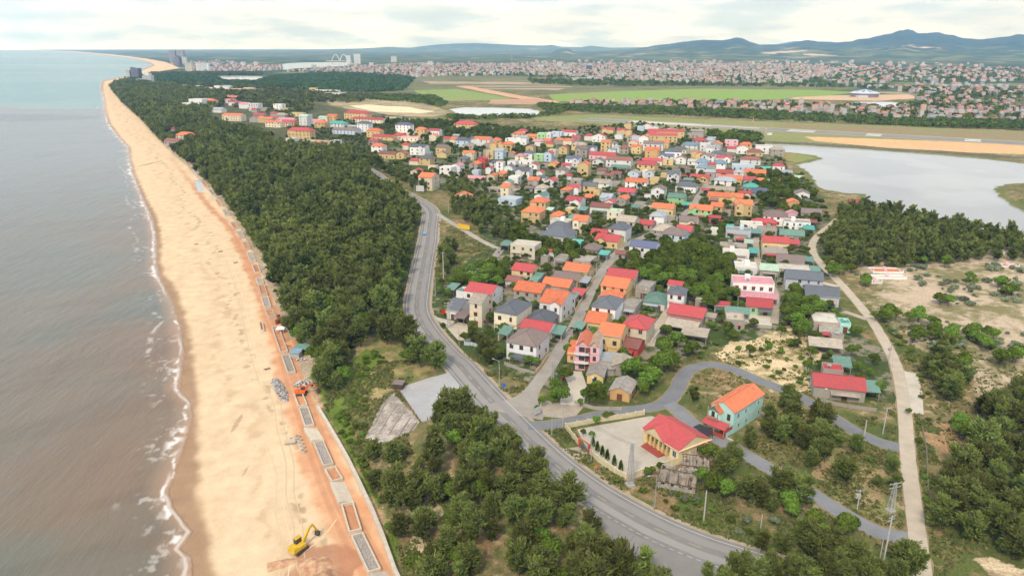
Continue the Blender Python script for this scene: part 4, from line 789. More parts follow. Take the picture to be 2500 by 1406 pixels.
def hdesc(h, short=False):
    rn = ROOFC[h['rc']][2].replace('flat pale', 'pale'); wn_ = WALLC[h['wc']][1]
    if short: return f"{wn_} house with {rn} roof"
    size = 'three-storey' if h['st'] >= 2.5 else 'two-storey' if h['st'] >= 1.7 else 'long low' if h['w'] > 15 else 'small low' if h['w'] < 8.5 else 'single-storey'
    if h['kind'] == 's': return f"{rn} lean-to shed" if h['w'] < 12 else f"long {rn} lean-to shed"
    if h['kind'] == 'f': return f"{size} {wn_} house, flat {rn} roof"
    if h['kind'] in 'Gx': return f"{size} {wn_} house, {rn} {'steep' if h['kind']=='G' else 'cross'} gable"
    return f"{size} {wn_} house, {rn} {'hip' if h['kind']=='h' else 'gable'} roof"
MSC = ROADC[1][0]
def zone(h):
    x, y = h['px'], h['py']
    if x < 640 and y < 240: return 'at the far beach woods'
    if y < 255: return 'by the far mangrove'
    if x < 560: return 'in the seaside woods'
    if x < 900 and y < 345: return 'in the hamlet beyond the woods'
    d = dist_poly(np.array([h['x']]), np.array([h['y']]), MSC)[0]
    if x > 1980 and y > 850: return 'on the sandy slope near the concrete road'
    if d < 13: return 'along the village street'
    if x > 1750 and y > 520: return 'off the concrete lane'
    if y < 345: return 'at the airfield edge of the village'
    if x > 1850 and y < 560: return 'near the lake'
    if y > 640: return 'in the near block by the main road'
    if x < 1180: return 'on the seaward edge of the village'
    return 'in the middle of the village' if y > 450 else 'in the far half of the village'
def make_labels(hs):
    for h in hs:
        h['lab'] = hdesc(h)+' '+zone(h)
    def dup():
        g = {}
        for h in hs: g.setdefault(h['lab'], []).append(h)
        return {k: v for k, v in g.items() if len(v) > 1}
    for k, v in dup().items():
        for h in v:
            o = sorted((q for q in hs if q is not h), key=lambda q: (q['x']-h['x'])**2+(q['y']-h['y'])**2)
            for q in o[:4]:
                dx, dy = q['px']-h['px'], q['py']-h['py']
                rel = ('behind' if dy > 0 else 'in front of') if abs(dy)*2.2 > abs(dx) else ('right of' if dx < 0 else 'left of')
                rn = ROOFC[q['rc']][2].split()[-1]; what = 'shed' if q['kind'] == 's' else 'house'
                c = f"{hdesc(h)} {rel} {'a' if not (WALLC[q['wc']][1]+rn)[0] in 'aeiou' else 'an'} {WALLC[q['wc']][1]} {what} with {rn} roof"
                if all(z['lab'] != c for z in hs): h['lab'] = c; break
    for k, v in dup().items():
        v.sort(key=lambda h: h['px'])
        for j, h in enumerate(v):
            o = ['leftmost', 'second from left', 'third from left', 'fourth from left', 'fifth from left', 'sixth from left', 'seventh from left', 'eighth from left', 'ninth from left'][min(j, 8)] if j < len(v)-1 else 'rightmost'
            h['lab'] = ' '.join((h['lab']+', '+o+' of such').split()[-100:])
    for h in hs:
        w_ = h['lab'].split()
        if len(w_) > 16: h['lab'] = h['lab'].replace(' with ', ' under ') if len(w_) <= 16 else ' '.join(x for x in w_ if x not in ('a', 'an', 'the', 'with'))
make_labels(HS)
_hk = sorted([h for h in HS if not (h['kind'] == 's' and h['st'] <= 1.05)], key=lambda h: -(h['w']*(h['st']*3.5+h['d']*.35))/(h['x']**2+h['y']**2))
for h in _hk[284:]: h['mass'] = True
MASS = []
for h in HS:
    D_ = math.hypot(h['x'], h['y'])
    det = 2 if D_ < 520 else 1 if D_ < 1500 else 0
    name, grp, cat = 'house', 'houses of the village', 'house'
    if h['kind'] == 's' and h['st'] <= 1.05: name, grp, cat = 'shed', 'lean-to sheds among the houses', 'shed'
    t_ = house((h['x'], h['y'], H(h['x'], h['y'])), h['rz'], h['w'], h['d'], h['st'], h['kind'], h['rc'], h['wc'], name, h['lab'], grp, 0 if h.get('mass') else det, seed=h['i'], cat=cat)
    if h.get('mass'): MASS.append(t_)
    FEET.append((h['x'], h['y'], h['w']/2, h['d']/2, h['rz']))
def fold(name, roots):
    """the houses past the 300 that show largest: one mesh"""
    from mathutils import Matrix
    vs = []; fs = []; ms = []; mats = []; off = 0
    for r in roots:
        M = Matrix.Translation(r.location) @ Matrix.Rotation(r.rotation_euler.z, 4, 'Z')
        for c in list(r.children):
            me = c.data; vs += [tuple(M @ v.co) for v in me.vertices]
            for p in me.polygons:
                m_ = me.materials[p.material_index]
                if m_ not in mats: mats.append(m_)
                fs.append(tuple(i+off for i in p.vertices)); ms.append(mats.index(m_))
            off += len(me.vertices); bpy.data.objects.remove(c)
        bpy.data.objects.remove(r)
    me = bpy.data.meshes.new(name); me.from_pydata(vs, [], fs)
    for m_ in mats: me.materials.append(m_)
    me.polygons.foreach_set('material_index', ms); me.update(); struct(name, me, 'stuff')
fold('far_village_houses', MASS)
def foot(x, y, a, b, rz): FEET.append((x, y, a, b, rz))

# ------------------------------------------------------------------ the assembly hall with its yard wall
def at(px, py): return G(px, py)
yel = surf('hall plaster', (.80,.66,.40), (.72,.58,.34), .5, .85, stain=.15); yel_t = surf('hall trim', (.74,.52,.22), None, 1, .8)
redroof = roofm('R'); redstep = surf('red steps', (.40,.09,.06), (.30,.07,.05), 2, .8)
A_ = np.array(P(1572, 1078)); B_ = np.array(P(1652, 1130))          # foot of the front, left and right ends
v_ = (B_-A_)/np.linalg.norm(B_-A_); rzh = math.atan2(v_[1], v_[0]); Wh = float(np.linalg.norm(B_-A_))+1.0; Dh = 12.0
ctr = (A_+B_)/2+np.array([-v_[1], v_[0]])*Dh/2
hall = thing('community_hall', 'long cream assembly hall with bright red roof beside the walled concrete yard', 'hall', (ctr[0], ctr[1], 0), rzh); foot(ctr[0], ctr[1], Wh/2, Dh/2, rzh)
mb = MB(); x, y, hh = Wh/2, Dh/2, 4.3; mb.box(-x, x, -y+2.2, y, 0, hh); mb.box(-x, x, -y, y, 0, .5); mb.box(-x, x, -y, -y+2.2, hh-.9, hh)
hr = MB(); roof_geo('g', Wh, Dh, hh, .35, .44, hr, mb); mb.build('wall', yel, hall); mb = MB(); mb.box(x-3.4, x, -y, -y+2.2, .5, hh-.9); mb.build('side_room', yel, hall); mb = MB(); mb.box(-x, -x+1.2, -y, -y+2.2, .5, hh-.9); mb.build('side_pier', yel, hall); hr.build('roof', [redroof, trim_r], hall)
q = MB(); q.box(-x-.5, x+.5, -y-.5, y+.5, hh-.34, hh-.16); q.build('cornice', yel, hall)
gx = -x*.28                                                          # front pediment
q = MB(); gw = 7.5
q.slab([(gx-gw/2-.3, -y-.9, hh+.1), (gx-gw/2-.3, -y+2.6, hh+.9), (gx, -y+4.2, hh+3.1), (gx, -y-.9, hh+2.9)], .15, 0); q.slab([(gx+gw/2+.3, -y-.9, hh+.1), (gx+gw/2+.3, -y+2.6, hh+.9), (gx, -y+4.2, hh+3.1), (gx, -y-.9, hh+2.9)][::-1], .15, 0); q.build('porch_roof', [redroof], hall)
q = MB(); q.slab([(gx-gw/2, -y-.6, hh), (gx+gw/2, -y-.6, hh), (gx+gw/2, -y-.6, hh+.3), (gx, -y-.6, hh+2.8), (gx-gw/2, -y-.6, hh+.3)], .05); q.v = [(a, b, c) for a, b, c in q.v]
q = MB(); q.face([(gx-gw/2, -y-.6, hh), (gx+gw/2, -y-.6, hh), (gx+gw/2, -y-.6, hh+.3), (gx, -y-.6, hh+2.7), (gx-gw/2, -y-.6, hh+.3)]); q.face([(gx-gw/2, -y-.4, hh), (gx-gw/2, -y-.4, hh+.3), (gx, -y-.4, hh+2.7), (gx+gw/2, -y-.4, hh+.3), (gx+gw/2, -y-.4, hh)]); q.build('pediment', yel, hall)
for k in range(6):
    cx = -x+1.6+k*(Wh-6.0)/5; q = MB(); q.box(cx-.25, cx+.25, -y-.3, -y+.2, .5, hh-.9); q.box(cx-.34, cx+.34, -y-.38, -y+.28, .5, 1.0); q.build('column', yel_t, hall)
for k in range(5):
    cx = -x+1.6+(k+.5)*(Wh-6.0)/5; q = MB(); q.box(-1.0, 1.0, -.08, 0, 0, 2.6, 1); q.box(-1.1, -1.0, -.12, 0, 0, 2.7); q.box(1.0, 1.1, -.12, 0, 0, 2.7); q.box(-1, 1, -.12, 0, 2.6, 2.7)
    q.build('door', [fr_w, surf('green glass', (.28,.34,.28), None, 1, .3)], hall, (cx, -y+2.2, .5))
window('w', 1.3, 1.7, hall, (x-1.6, -y, 1.5)); window('w', 1.3, 1.7, hall, (x, 1.5, 1.6), pi/2)
q = MB()
for k in range(3): q.box(-x+2.0-k*.1, x-5.2, -y-1.6-k*.5, -y-.002-k*.001, 0, .48-k*.15) if k == 0 else q.box(-x+2.0, x-5.2, -y-1.6-k*.5, -y-1.6-(k-1)*.5, 0, .48-k*.15)
q.build('entrance_steps', redstep, hall)
q = MB(); roof_geo('g', 5, 4, 3, .3, .4, q); s_ = thing('outbuilding', 'small cream outbuilding with red roof tucked behind the assembly hall', 'outbuilding', (*at(1726,1112)[:2], 0), rzh); q.build('roof', [redroof, trim_w], s_); q = MB(); q.box(-2.5, 2.5, -2, 2, 0, 3); q.build('wall', yel, s_)
def wall_run(pts, h_, label, mat, posts=None, capm=None, name='boundary_wall', cat='wall', th=.2, step=3.0, ph=.25, group=None):
    """low wall along world points; its posts are parts"""
    t = thing(name, label, cat, (pts[0][0], pts[0][1], H(*pts[0][:2])), 0, group); ox, oy, oz = t.location; mb = MB(); n = 0
    pl = []
    for a, b in zip(pts[:-1], pts[1:]):
        L_ = math.hypot(b[0]-a[0], b[1]-a[1]); k = max(1, int(L_/step))
        for j in range(k):
            p = (a[0]+(b[0]-a[0])*j/k, a[1]+(b[1]-a[1])*j/k); q_ = (a[0]+(b[0]-a[0])*(j+1)/k, a[1]+(b[1]-a[1])*(j+1)/k)
            za = max(H(*p), H(*q_))-oz; mb.beam((p[0]-ox, p[1]-oy, za+h_/2-.15), (q_[0]-ox, q_[1]-oy, za+h_/2-.15), th, h_+.3); pl.append((p[0]-ox, p[1]-oy, za))
    mb.build('wall' if name != 'guard_rail' else 'rail', mat, t)
    if posts:
        pl.append((pts[-1][0]-ox, pts[-1][1]-oy, H(*pts[-1][:2])-oz)); pm = MB(); pm.box(-posts/2, posts/2, -posts/2, posts/2, -.2, h_+ph); pme = pm.mesh('post', [capm or mat])
        for p in pl[:99]: obj('post', pme, t, p)
    return t
yw = surf('yard wall cream', (.74,.66,.44), (.62,.54,.36), .6, .9, stain=.3)
wall_run([at(1380,1046), at(1414,1088)], 1.7, 'cream yard wall beside the lane, left of the yard gate', yw, .4)
wall_run([at(1438,1106), at(1460,1126), at(1500,1154), at(1532,1171)], 1.7, 'cream yard wall with posts between the gate and the lattice tower', yw, .4)
wall_run([at(1534,1171), at(1565,1158), at(1640,1134), at(1672,1126)], 1.7, 'cream yard wall between the hall and the ruined house', yw, .4)
wall_run([at(1382,1045), at(1460,1030), at(1530,1020), at(1572,1012)], 1.6, 'cream yard wall along the curving lane behind the yard', yw, .4)
gt = thing('yard_gate', 'red framed sliding gate between two red posts at the concrete yard', 'gate', (*at(1414,1090)[:2], 0), math.atan2(at(1438,1107)[1]-at(1414,1090)[1], at(1438,1107)[0]-at(1414,1090)[0]))
gl = math.dist(at(1414,1090)[:2], at(1438,1107)[:2]); rp_ = surf('gate red', (.62,.10,.06), None, 1, .6)
for a in (0, gl): q = MB(); q.box(a-.25, a+.25, -.25, .25, 0, 3.0); q.build('gate_post', rp_, gt)
q = MB(); q.box(.25, gl-.25, -.1, .1, 2.7, 3.2); q.build('lintel', surf('gate beam', (.72,.25,.10), None, 1, .6), gt)
q = MB(); [q.box(.3+k*.3, .36+k*.3, -.03, .03, .1, 1.7) for k in range(int(gl/.3)-1)]; q.box(.25, gl-.25, -.04, .04, 1.65, 1.72); q.box(.25, gl-.25, -.04, .04, .15, .22); q.build('gate_leaf', surf('gate grey', (.25,.26,.28), None, 1, .5), gt)

# ------------------------------------------------------------------ the turquoise house
tw = wallm('t'); A_ = np.array(P(1726,1048)); B_ = np.array(P(1787,1060)); C_ = np.array(P(1858,1012))
v_ = (C_-B_)/np.linalg.norm(C_-B_); rzt = math.atan2(v_[1], v_[0]); Lt = float(np.linalg.norm(C_-B_)); Wt = 7.6
ct = B_+v_*Lt/2+np.array([-v_[1], v_[0]])*Wt/2
th_ = thing('turquoise_house', 'two-storey turquoise house with long orange roof and red porch awning by the lane', 'house', (ct[0], ct[1], 0), rzt); foot(ct[0], ct[1], Lt/2+2, Wt/2, rzt)
x, y, hh = Lt/2, Wt/2, 7.4; mb = MB(); mb.box(-x, x, -y, y, 0, hh); hr = MB(); roof_geo('g', Lt, Wt, hh, .45, .55, hr, mb); mb.build('wall', tw, th_); mb = MB(); mb.box(-x-1.6, -x, -.4, y-.1, 0, hh-1.6); mb.build('bay', tw, th_); hr.build('roof', [roofm('O'), surf('ridge cap orange', (.6,.2,.1), None, 1, .7)], th_)
q = MB(); q.box(-x-.05, x+.05, -y-.05, y+.05, 3.5, 3.68); q.build('cornice', trim_w, th_)
q = MB()
for s in (0, 1):
    yc = 1.7; p = [(-x-2.3, yc+(2.2 if s else -2.2), hh-1.2), (-x+2.6, yc+(2.2 if s else -2.2), hh-1.2), (-x+2.6, yc, hh+.9), (-x-2.3, yc, hh+.9)]; q.slab(p, .14)
q.build('gable_roof', roofm('O'), th_)
q = MB(); q.slab([(-x-4.6, -y+.1, 2.9), (-x-1.62, -y+.1, 3.9), (-x-1.62, y+.3, 3.9), (-x-4.6, y+.3, 2.9)], .1); q.box(-x-4.6, -x-.1, -y, -y+.06, 1.9, 3.0); q.build('awning', redroof, th_)
for a in (-y+.4, 0, y): q = MB(); q.box(-x-4.4, -x-4.15, a-.12, a+.12, 0, 2.9); q.build('porch_post', surf('pink post', (.55,.30,.24), None, 1, .8), th_)
q = MB(); q.box(-x-4.6, -x-.02, -y+.2, y, 0, .25); q.build('porch_floor', redstep, th_)
q = MB(); q.box(-x-3.4, -x-.02, -y+.05, -y+.2, .25, 2.4); q.build('side_wall', tw, th_)
for a in (-.6, 1.2): window('b', .9, 1.9, th_, (-x-1.6 if a > 0 else -x, a+.9 if a > 0 else a-1.6, 4.1), -pi/2)
q = MB(); q.box(-x-2.6, -x-1.6, .0, 3.4, 3.9, 4.0); q.box(-x-2.6, -x-2.5, .0, 3.4, 4.0, 4.8); [q.box(-x-2.62, -x-2.4, a, a+.22, 4.0, hh-1.3) for a in (0, 3.2)]; q.build('balcony', surf('pink brown plaster', (.50,.30,.24), None, 1, .8), th_)
for a in (-x+2.6, -x+7, x-3): 
    window('w', 1.0, 1.3, th_, (a, -y, 4.7)); window('w', 1.0, 1.3, th_, (a+.8, -y, 1.2))

# ------------------------------------------------------------------ the pink three-storey house
pk = wallm('p'); X0, Y0, _ = at(1432, 905); rzp = R(-14); W_, D_2 = 8.4, 11.0; cx, cy_ = X0-sin(rzp)*D_2/2, Y0+cos(rzp)*D_2/2
ph_ = thing('pink_house', 'three-storey pink house with white curved balconies and orange gables on the village street', 'house', (cx, cy_, 0), rzp); foot(cx, cy_, W_/2, D_2/2, rzp)
x, y, hh = W_/2, D_2/2, 9.9; mb = MB(); mb.box(-x, x, -y, y, 0, hh); mb.build('wall', pk, ph_)
q = MB(); q.box(x, x+.04, -y+.02, y, 0, hh-.05); q.build('side_render', wallm('w'), ph_)
q = MB(); qc = MB()
for gx, gw, m in ((-1.7, 4.2, 0), (2.4, 3.2, 1)):
    for s in (-1, 1): q.slab([(gx+s*gw/2*1.08, -y-.8, hh+.1), (gx+s*gw/2*1.08, y, hh+.1), (gx, y, hh+2.0), (gx, -y-.8, hh+2.0)][::s], .14, m)
    q.face([(gx-gw/2, -y, hh), (gx+gw/2, -y, hh), (gx, -y, hh+1.85)], 2)
q.build('roof', [surf('old orange tiles', (.66,.19,.10), (.42,.14,.09), .8, .9, bump=.4, stripes=3, stain=.4), surf('weathered tiles', (.50,.40,.27), (.40,.22,.14), .8, .9, bump=.4, stripes=3, stain=.5), surf('beige plaster', (.66,.52,.36), None, 1, .9)], ph_)
for k in (1, 2):
    q = MB(); pts = [(-x-.3, -y), (-x-.3, -y-1.3)]+[(-x-.3+5.2*t, -y-1.3-.35*sin(pi*t)) for t in (.2,.35,.5,.65,.8)]+[(-x+4.9, -y-1.2), (-x+4.9, -y)]
    q.prism(pts, 3.25*k-.15, 3.25*k)
    for a, b in zip(pts[:-1], pts[1:]): q.beam((a[0], a[1], 3.25*k+.42), (b[0], b[1], 3.25*k+.42), .1, .85)
    q.build('balcony', fr_w, ph_)
for k in range(3):
    window('b', 1.9, 1.7, ph_, (-1.9, -y, 3.25*k+.7)); window('b', 1.0, 1.6, ph_, (2.6, -y, 3.25*k+.9)); obj('door', door_mesh(True), ph_, (.2, -y, 3.25*k+.05)); window('w', .8, 1.2, ph_, (x+.04, -1.5, 3.25*k+1), pi/2)
q = MB(); q.slab([(1.2, -y-1.0, 3.0), (x+.2, -y-1.0, 3.0), (x+.2, -y, 3.4), (1.2, -y, 3.4)], .1); q.build('awning', roofm('O'), ph_)
q = MB(); [q.box(-x-.05, x+.05, -y-.05, -y, 3.2*k, 3.2*k+.15) for k in (1, 2, 3)]; q.build('cornice', surf('deep pink trim', (.62,.20,.16), None, 1, .8), ph_)

# ------------------------------------------------------------------ old low houses by the junction and on the lane
def simple(px, py, w_, d, st, kind, rc, wc, rot, label, name='house', det=2, cat='house', group=None):
    X, Y, Z = at(px, py); rz = R(rot); x, y = X-sin(rz)*d/2, Y+cos(rz)*d/2
    foot(x, y, w_/2, d/2, rz); return house((x, y, H(x, y)), rz, w_, d, st, kind, rc, wc, name, label, group, det, seed=int(px*7+py), cat=cat)
simple(1452, 938, 5.5, 8.5, .9, 'G', 'D', 'y', -14, 'small yellow house with grey cement-sheet gable, in front of the pink house')
simple(1478, 916, 6, 5, .8, 'g', 'D', 'g', -14, 'low grey cement-sheet annex behind the small yellow house', 'outbuilding', 1, 'outbuilding')
simple(1512, 978, 6.5, 9.5, .95, 'G', 'D', 'o', -22, 'old grey-tiled house with red tile patches beside the leafy trees')
simple(1485, 902, 8, 6, .85, 's', 'L', 'g', -12, 'flat silver-grey lean-to between the pink house and the tan gable', 'outbuilding', 1, 'outbuilding')
simple(1518, 918, 6.5, 8, 1.1, 'G', 'Z', 'g', -10, 'grey block house with plain tan gable, behind the old tiled house')
simple(1395, 885, 3.2, 9, 1.0, 's', 'O', 'o', -14, 'narrow orange awning roof hugging the left side of the pink house', 'awning_shelter', 1, 'shelter')
# ------------------------------------------------------------------ ruins
ruin_w = surf('ruined plaster', (.60,.60,.56), (.34,.31,.27), .9, .95, bump=.4, stain=.7); ruin_r = surf('ruined roof', (.34,.28,.22), (.18,.14,.11), .8, .95, bump=.5, stain=.7)
def ruin(px, py, w_, d, rot, label, k):
    X, Y, Z = at(px, py); rz = R(rot); t = thing('ruined_house', label, 'ruin', (X-sin(rz)*d/2, Y+cos(rz)*d/2, 0), rz); foot(t.location[0], t.location[1], w_/2, d/2, rz); x, y = w_/2, d/2
    rg = random.Random(k); mw = MB()
    def wall(a, b, hs):     # a wall with window gaps
        L_ = math.dist(a, b); n = max(2, int(L_/2.2)); dx, dy = (b[0]-a[0])/L_, (b[1]-a[1])/L_
        for i in range(n):
            s0, s1 = L_*i/n, L_*(i+1)/n; mid = (s0+s1)/2; g = .5
            P0 = lambda s: (a[0]+dx*s, a[1]+dy*s)
            top = hs*rg.uniform(.6, .9)
            for u0, u1, z0, z1 in ((s0, mid-g, 0, top), (mid+g, s1, 0, top), (mid-g, mid+g, 0, .9), (mid-g, mid+g, 2.1, top)):
                if z1 > z0: mw.beam((*P0(u0), (z0+z1)/2), (*P0(u1), (z0+z1)/2), .24, z1-z0)
    wall((-x, -y), (x, -y), 2.4); wall((-x, y), (x, y), 3.0); wall((-x, -y), (-x, y), 2.6); wall((x, -y), (x, y), 2.4); wall((0, -y), (0, y), 3.0); wall((-x, 0), (x, 0), 3.4)
    mw.build('wall', ruin_w, t)
    mr = MB()
    for i in range(10):
        if rg.random() < .5: continue
        u0 = -x+i*w_/10; mr.slab([(u0, -y-.5, 2.2), (u0+w_/10, -y-.5, 2.2+rg.uniform(-.25, .1)), (u0+w_/10, -rg.uniform(.2, 1.8), 3.3), (u0, -.4, 3.5)], .1)
        if i % 3 == 0: mr.slab([(u0, y+.4, 2.3), (u0, .3, 3.4), (u0+w_/10, .5, 3.3), (u0+w_/10, y, 2.3)], .1)
    mr.build('roof', ruin_r, t)
    rb_ = MB(); [rb_.beam((-x+i*w_/8, -y-.6, 2.15), (-x+i*w_/8, 0, 3.4), .14) for i in range(9)]; rb_.beam((-x-.3, 0, 3.45), (x+.3, 0, 3.45), .18); rb_.beam((-x-.4, -y-.6, 2.15), (x+.4, -y-.6, 2.15), .18); rb_.build('rafter', surf('rotten timber', (.16,.09,.06), None, 1, .9), t)
    for i in range(4): q = MB(); q.box(-.14, .14, -.14, .14, 0, 2.1); q.build('column', surf('old column', (.52,.44,.30), (.36,.30,.22), 1, .9), t, (-x+.4+i*(w_-.8)/3, -y-1.0, 0))
ruin(1650, 1196, 9.5, 7.5, -20, 'roofless ruined house with white inner walls, just outside the cream yard wall', 3)
ruin(1698, 1152, 7, 6, -12, 'smaller grey ruin with bare rafters right behind the assembly hall', 8)
# ================================================================== THE SHORE WORKS
cc_ = surf('raw concrete', (.62,.54,.43), (.52,.45,.35), .8, .9, stain=.25); rubble = surf('rubble', (.50,.44,.39), (.27,.245,.225), 2.2, .95, bump=1.0, bscale=5)
redearth = surf('red earth', (.58,.29,.15), (.46,.21,.11), .5, .95, bump=.5)
def S(px, py): X, Y = P(px, py, SHORE); return X, Y, H(X, Y)
def rocks(mb, n, x0, x1, y0, y1, zf, r0, r1, rg, mi=0):
    for _ in range(n):
        cx, cy, r = rg.uniform(x0, x1), rg.uniform(y0, y1), rg.uniform(r0, r1); cz = zf(cx, cy); i = len(mb.v)
        for p in ((1,0,0),(0,1,0),(-1,0,0),(0,-1,0),(.2,.1,.9),(0,0,-.8)): mb.v.append((cx+p[0]*r*rg.uniform(.6,1.2), cy+p[1]*r*rg.uniform(.6,1.2), cz+p[2]*r*rg.uniform(.6,1.1)))
        for a, b in ((0,1),(1,2),(2,3),(3,0)): mb.f += [(i+a, i+b, i+4), (i+b, i+a, i+5)]; mb.m += [mi, mi]
def caisson(a, b, w_, fill, label):
    """open concrete box on the revetment, from a to b"""
    ax, ay, az_ = S(*a); bx, by, bz = S(*b); L_ = math.hypot(bx-ax, by-ay); rz = math.atan2(by-ay, bx-ax)
    t = thing('concrete_caisson', label, 'caisson', ((ax+bx)/2, (ay+by)/2, (az_+bz)/2), rz, 'concrete boxes along the sea wall'); x, y = L_/2, w_/2; h_ = 1.5; foot(t.location[0], t.location[1], x, y, rz); h_ = 1.1
    m = MB(); m.box(-x, x, -y, -y+.35, -.4, h_); m.box(-x, x, y-.35, y, -.4, h_); m.box(-x, -x+.35, -y+.35, y-.35, -.4, h_); m.box(x-.35, x, -y+.35, y-.35, -.4, h_)
    m.build('wall', cc_, t)
    f = MB(); f.box(-x+.35, x-.35, -y+.35, y-.35, 0, h_*.55 if fill else .25)
    if fill: rocks(f, int(L_*5), -x+.6, x-.6, -y+.6, y-.6, lambda a, b: h_*.6, .2, .42, random.Random(int(L_*9)))
    f.build('filling', rubble if fill else redearth, t)
def steps(a, b, w_, label):
    ax, ay, az_ = S(*a); bx, by, bz = S(*b); L_ = math.hypot(bx-ax, by-ay); rz = math.atan2(by-ay, bx-ax)
    t = thing('concrete_steps', label, 'steps', ((ax+bx)/2, (ay+by)/2, (az_+bz)/2), rz, 'stair flights along the sea wall'); m = MB()
    for k in range(6): m.box(-L_/2, L_/2, w_/2-(k+1)*w_/6, w_/2-k*w_/6, -.4, 1.35-k*.22)
    m.build('flight', cc_, t); foot(t.location[0], t.location[1], L_/2, w_/2, rz)
where = ['beside the bottom of the dirt track', 'right of the yellow excavator', 'near the red earth patch', 'opposite the dark tide pool', 'just below the orange excavator', 'facing the rock heap', 'beside the white sheet', 'below the dark red drums', 'where the wood begins', 'midway up the beach']
caisson((915,1398),(872,1308), 3.0, True, 'rubble-filled concrete box beside the foot of the beach track')
caisson((868,1300),(848,1232), 3.2, False, 'empty narrow concrete box above the lowest rubble-filled one')
steps((845,1228),(824,1180), 4.0, 'pale concrete stair flight right of the yellow excavator')
steps((946,1428),(922,1402), 4.0, 'concrete stair flight at the lower end of the sea wall')
caisson((824,1176),(806,1146), 3.2, False, 'short concrete box with a strip of weeds above the stair flight')
caisson((802,1138),(778,1082), 3.0, True, 'rubble-filled concrete box opposite the concrete pipes')
steps((776,1078),(758,1048), 4.0, 'red-stained stair flight between two rubble-filled boxes')
caisson((756,1042),(741,998), 3.0, True, 'rubble-filled concrete box below the long sand-filled one')
caisson((740,994),(728,964), 3.0, False, 'sand-filled concrete box beside the orange excavator')
caisson((712,912),(697,870), 3.0, True, 'rubble-filled concrete box beside the grey rock heap')
caisson((694,862),(672,800), 3.0, False, 'long concrete box beside the white sheet and red earth')
for i, (a, b, f) in enumerate([((666,776),(656,760),0),((654,752),(646,728),0),((646,722),(638,700),0),((637,694),(632,682),0),((630,668),(622,648),0),((618,640),(610,620),0),((606,610),(598,594),0),((592,582),(584,568),0),((576,560),(568,545),0),((556,528),(548,515),0),((540,505),(530,490),0),((522,478),(512,465),0),((505,458),(496,446),0),((486,432),(476,420),0),((466,410),(458,400),0)]):
    o = ['first', 'second', 'third', 'fourth', 'fifth', 'sixth', 'seventh', 'eighth', 'ninth', 'tenth', 'eleventh', 'twelfth', 'thirteenth', 'fourteenth', 'fifteenth'][i]
    caisson(a, b, 3.2, i % 2 == 1, f'{o} concrete box up the beach beyond the dark red drums')
caisson((641,808),(637,788), 1.6, False, 'narrow trough standing alone on the sand left of the track')
# sea wall behind the boxes
wp = [S(*p) for p in [(776,1000),(800,1040),(826,1085),(850,1128),(880,1190),(908,1250),(936,1320),(964,1400),(992,1460)]]
wall_run([p[:2] for p in wp], 1.6, 'long pale concrete sea wall along the foot of the green slope', cc_, None, th=.9, name='sea_wall', cat='wall', step=6)
def heap(px, py, a, b, rz, label, n, big, seed, name='rock_heap', cat='rocks', mats=None, h0=1.0):
    X, Y, Z = S(px, py); rg = random.Random(seed); m = MB()
    rocks(m, n, -1, 1, -1, 1, lambda u, v: 0, .1, .1, rg); m = MB()
    k = 0
    while k < n:
        u, v = rg.uniform(-1, 1), rg.uniform(-1, 1)
        if u*u+v*v > 1: continue
        z = (1-u*u-v*v)*h0; rocks(m, 1, u*a, u*a, v*b, v*b, lambda s, t: z, big*.5, big, rg, rg.choice((0, 0, 1))); k += 1
    o = m.build(name, mats or [surf('pale rock', (.62,.58,.54), (.44,.41,.38), 2, .95), surf('dark rock', (.25,.235,.23), (.17,.16,.155), 2, .95)], None, (X, Y, Z-.1), rz); o['label'] = label; o['category'] = cat; foot(X, Y, a, b, rz)
heap(684, 948, 1.9, 11, math.atan2(S(655,900)[0]*-1+S(708,1000)[0], S(655,900)[1]-S(708,1000)[1]), 'long heap of loose grey rocks on the sand left of the track', 420, .55, 1)
heap(748, 938, 4.6, 2.8, -.1, 'round heap of grey rocks above the orange excavator', 260, .5, 2, h0=1.6)
heap(716, 1072, 2.0, 2.6, .3, 'scatter of broken stone beside the concrete pipes', 60, .35, 4, h0=.2)
heap(738, 880, 2.8, 1.6, 0, 'dark pile of scrap below the green tarpaulin', 70, .45, 5, 'scrap_pile', 'scrap')
for i, (px, py) in enumerate([(727,1066),(731,1074),(734,1083),(738,1092),(741,1101)]):
    X, Y, Z = S(px, py); m = MB(); n = 14
    for k in range(n):
        a, b_ = 2*pi*k/n, 2*pi*(k+1)/n
        for r0, r1, z0, z1 in ((.75,.75,0,1),(.62,.62,1,0)): m.face([(r0*cos(a), r0*sin(a), z0), (r0*cos(b_), r0*sin(b_), z0), (r1*cos(b_), r1*sin(b_), z1), (r1*cos(a), r1*sin(a), z1)])
        m.face([(.75*cos(a), .75*sin(a), 1), (.75*cos(b_), .75*sin(b_), 1), (.62*cos(b_), .62*sin(b_), 1), (.62*cos(a), .62*sin(a), 1)])
    o = m.build('concrete_ring', cc_, None, (X, Y, Z)); o['label'] = 'upright concrete well ring in a row beside the red beach track'; o['category'] = 'concrete ring'; o['group'] = 'concrete rings in a row'
X, Y, Z = S(708, 1078); m = MB(); m.tube((-1.6, 0, .6), (1.6, 0, .6), .6, n=14); o = m.build('concrete_pipe', cc_, None, (X, Y, Z), .25); o['label'] = 'single concrete pipe lying on its side on the sand'; o['category'] = 'pipe'
X, Y, Z = S(893, 1368); m = MB(); m.tube((-1.6, 0, .3), (1.6, 0, .3), .25, n=10); o = m.build('plastic_pipe', fr_w, None, (X, Y, Z), 1.9); o['label'] = 'short white pipe on the red track at the lower edge'; o['category'] = 'pipe'
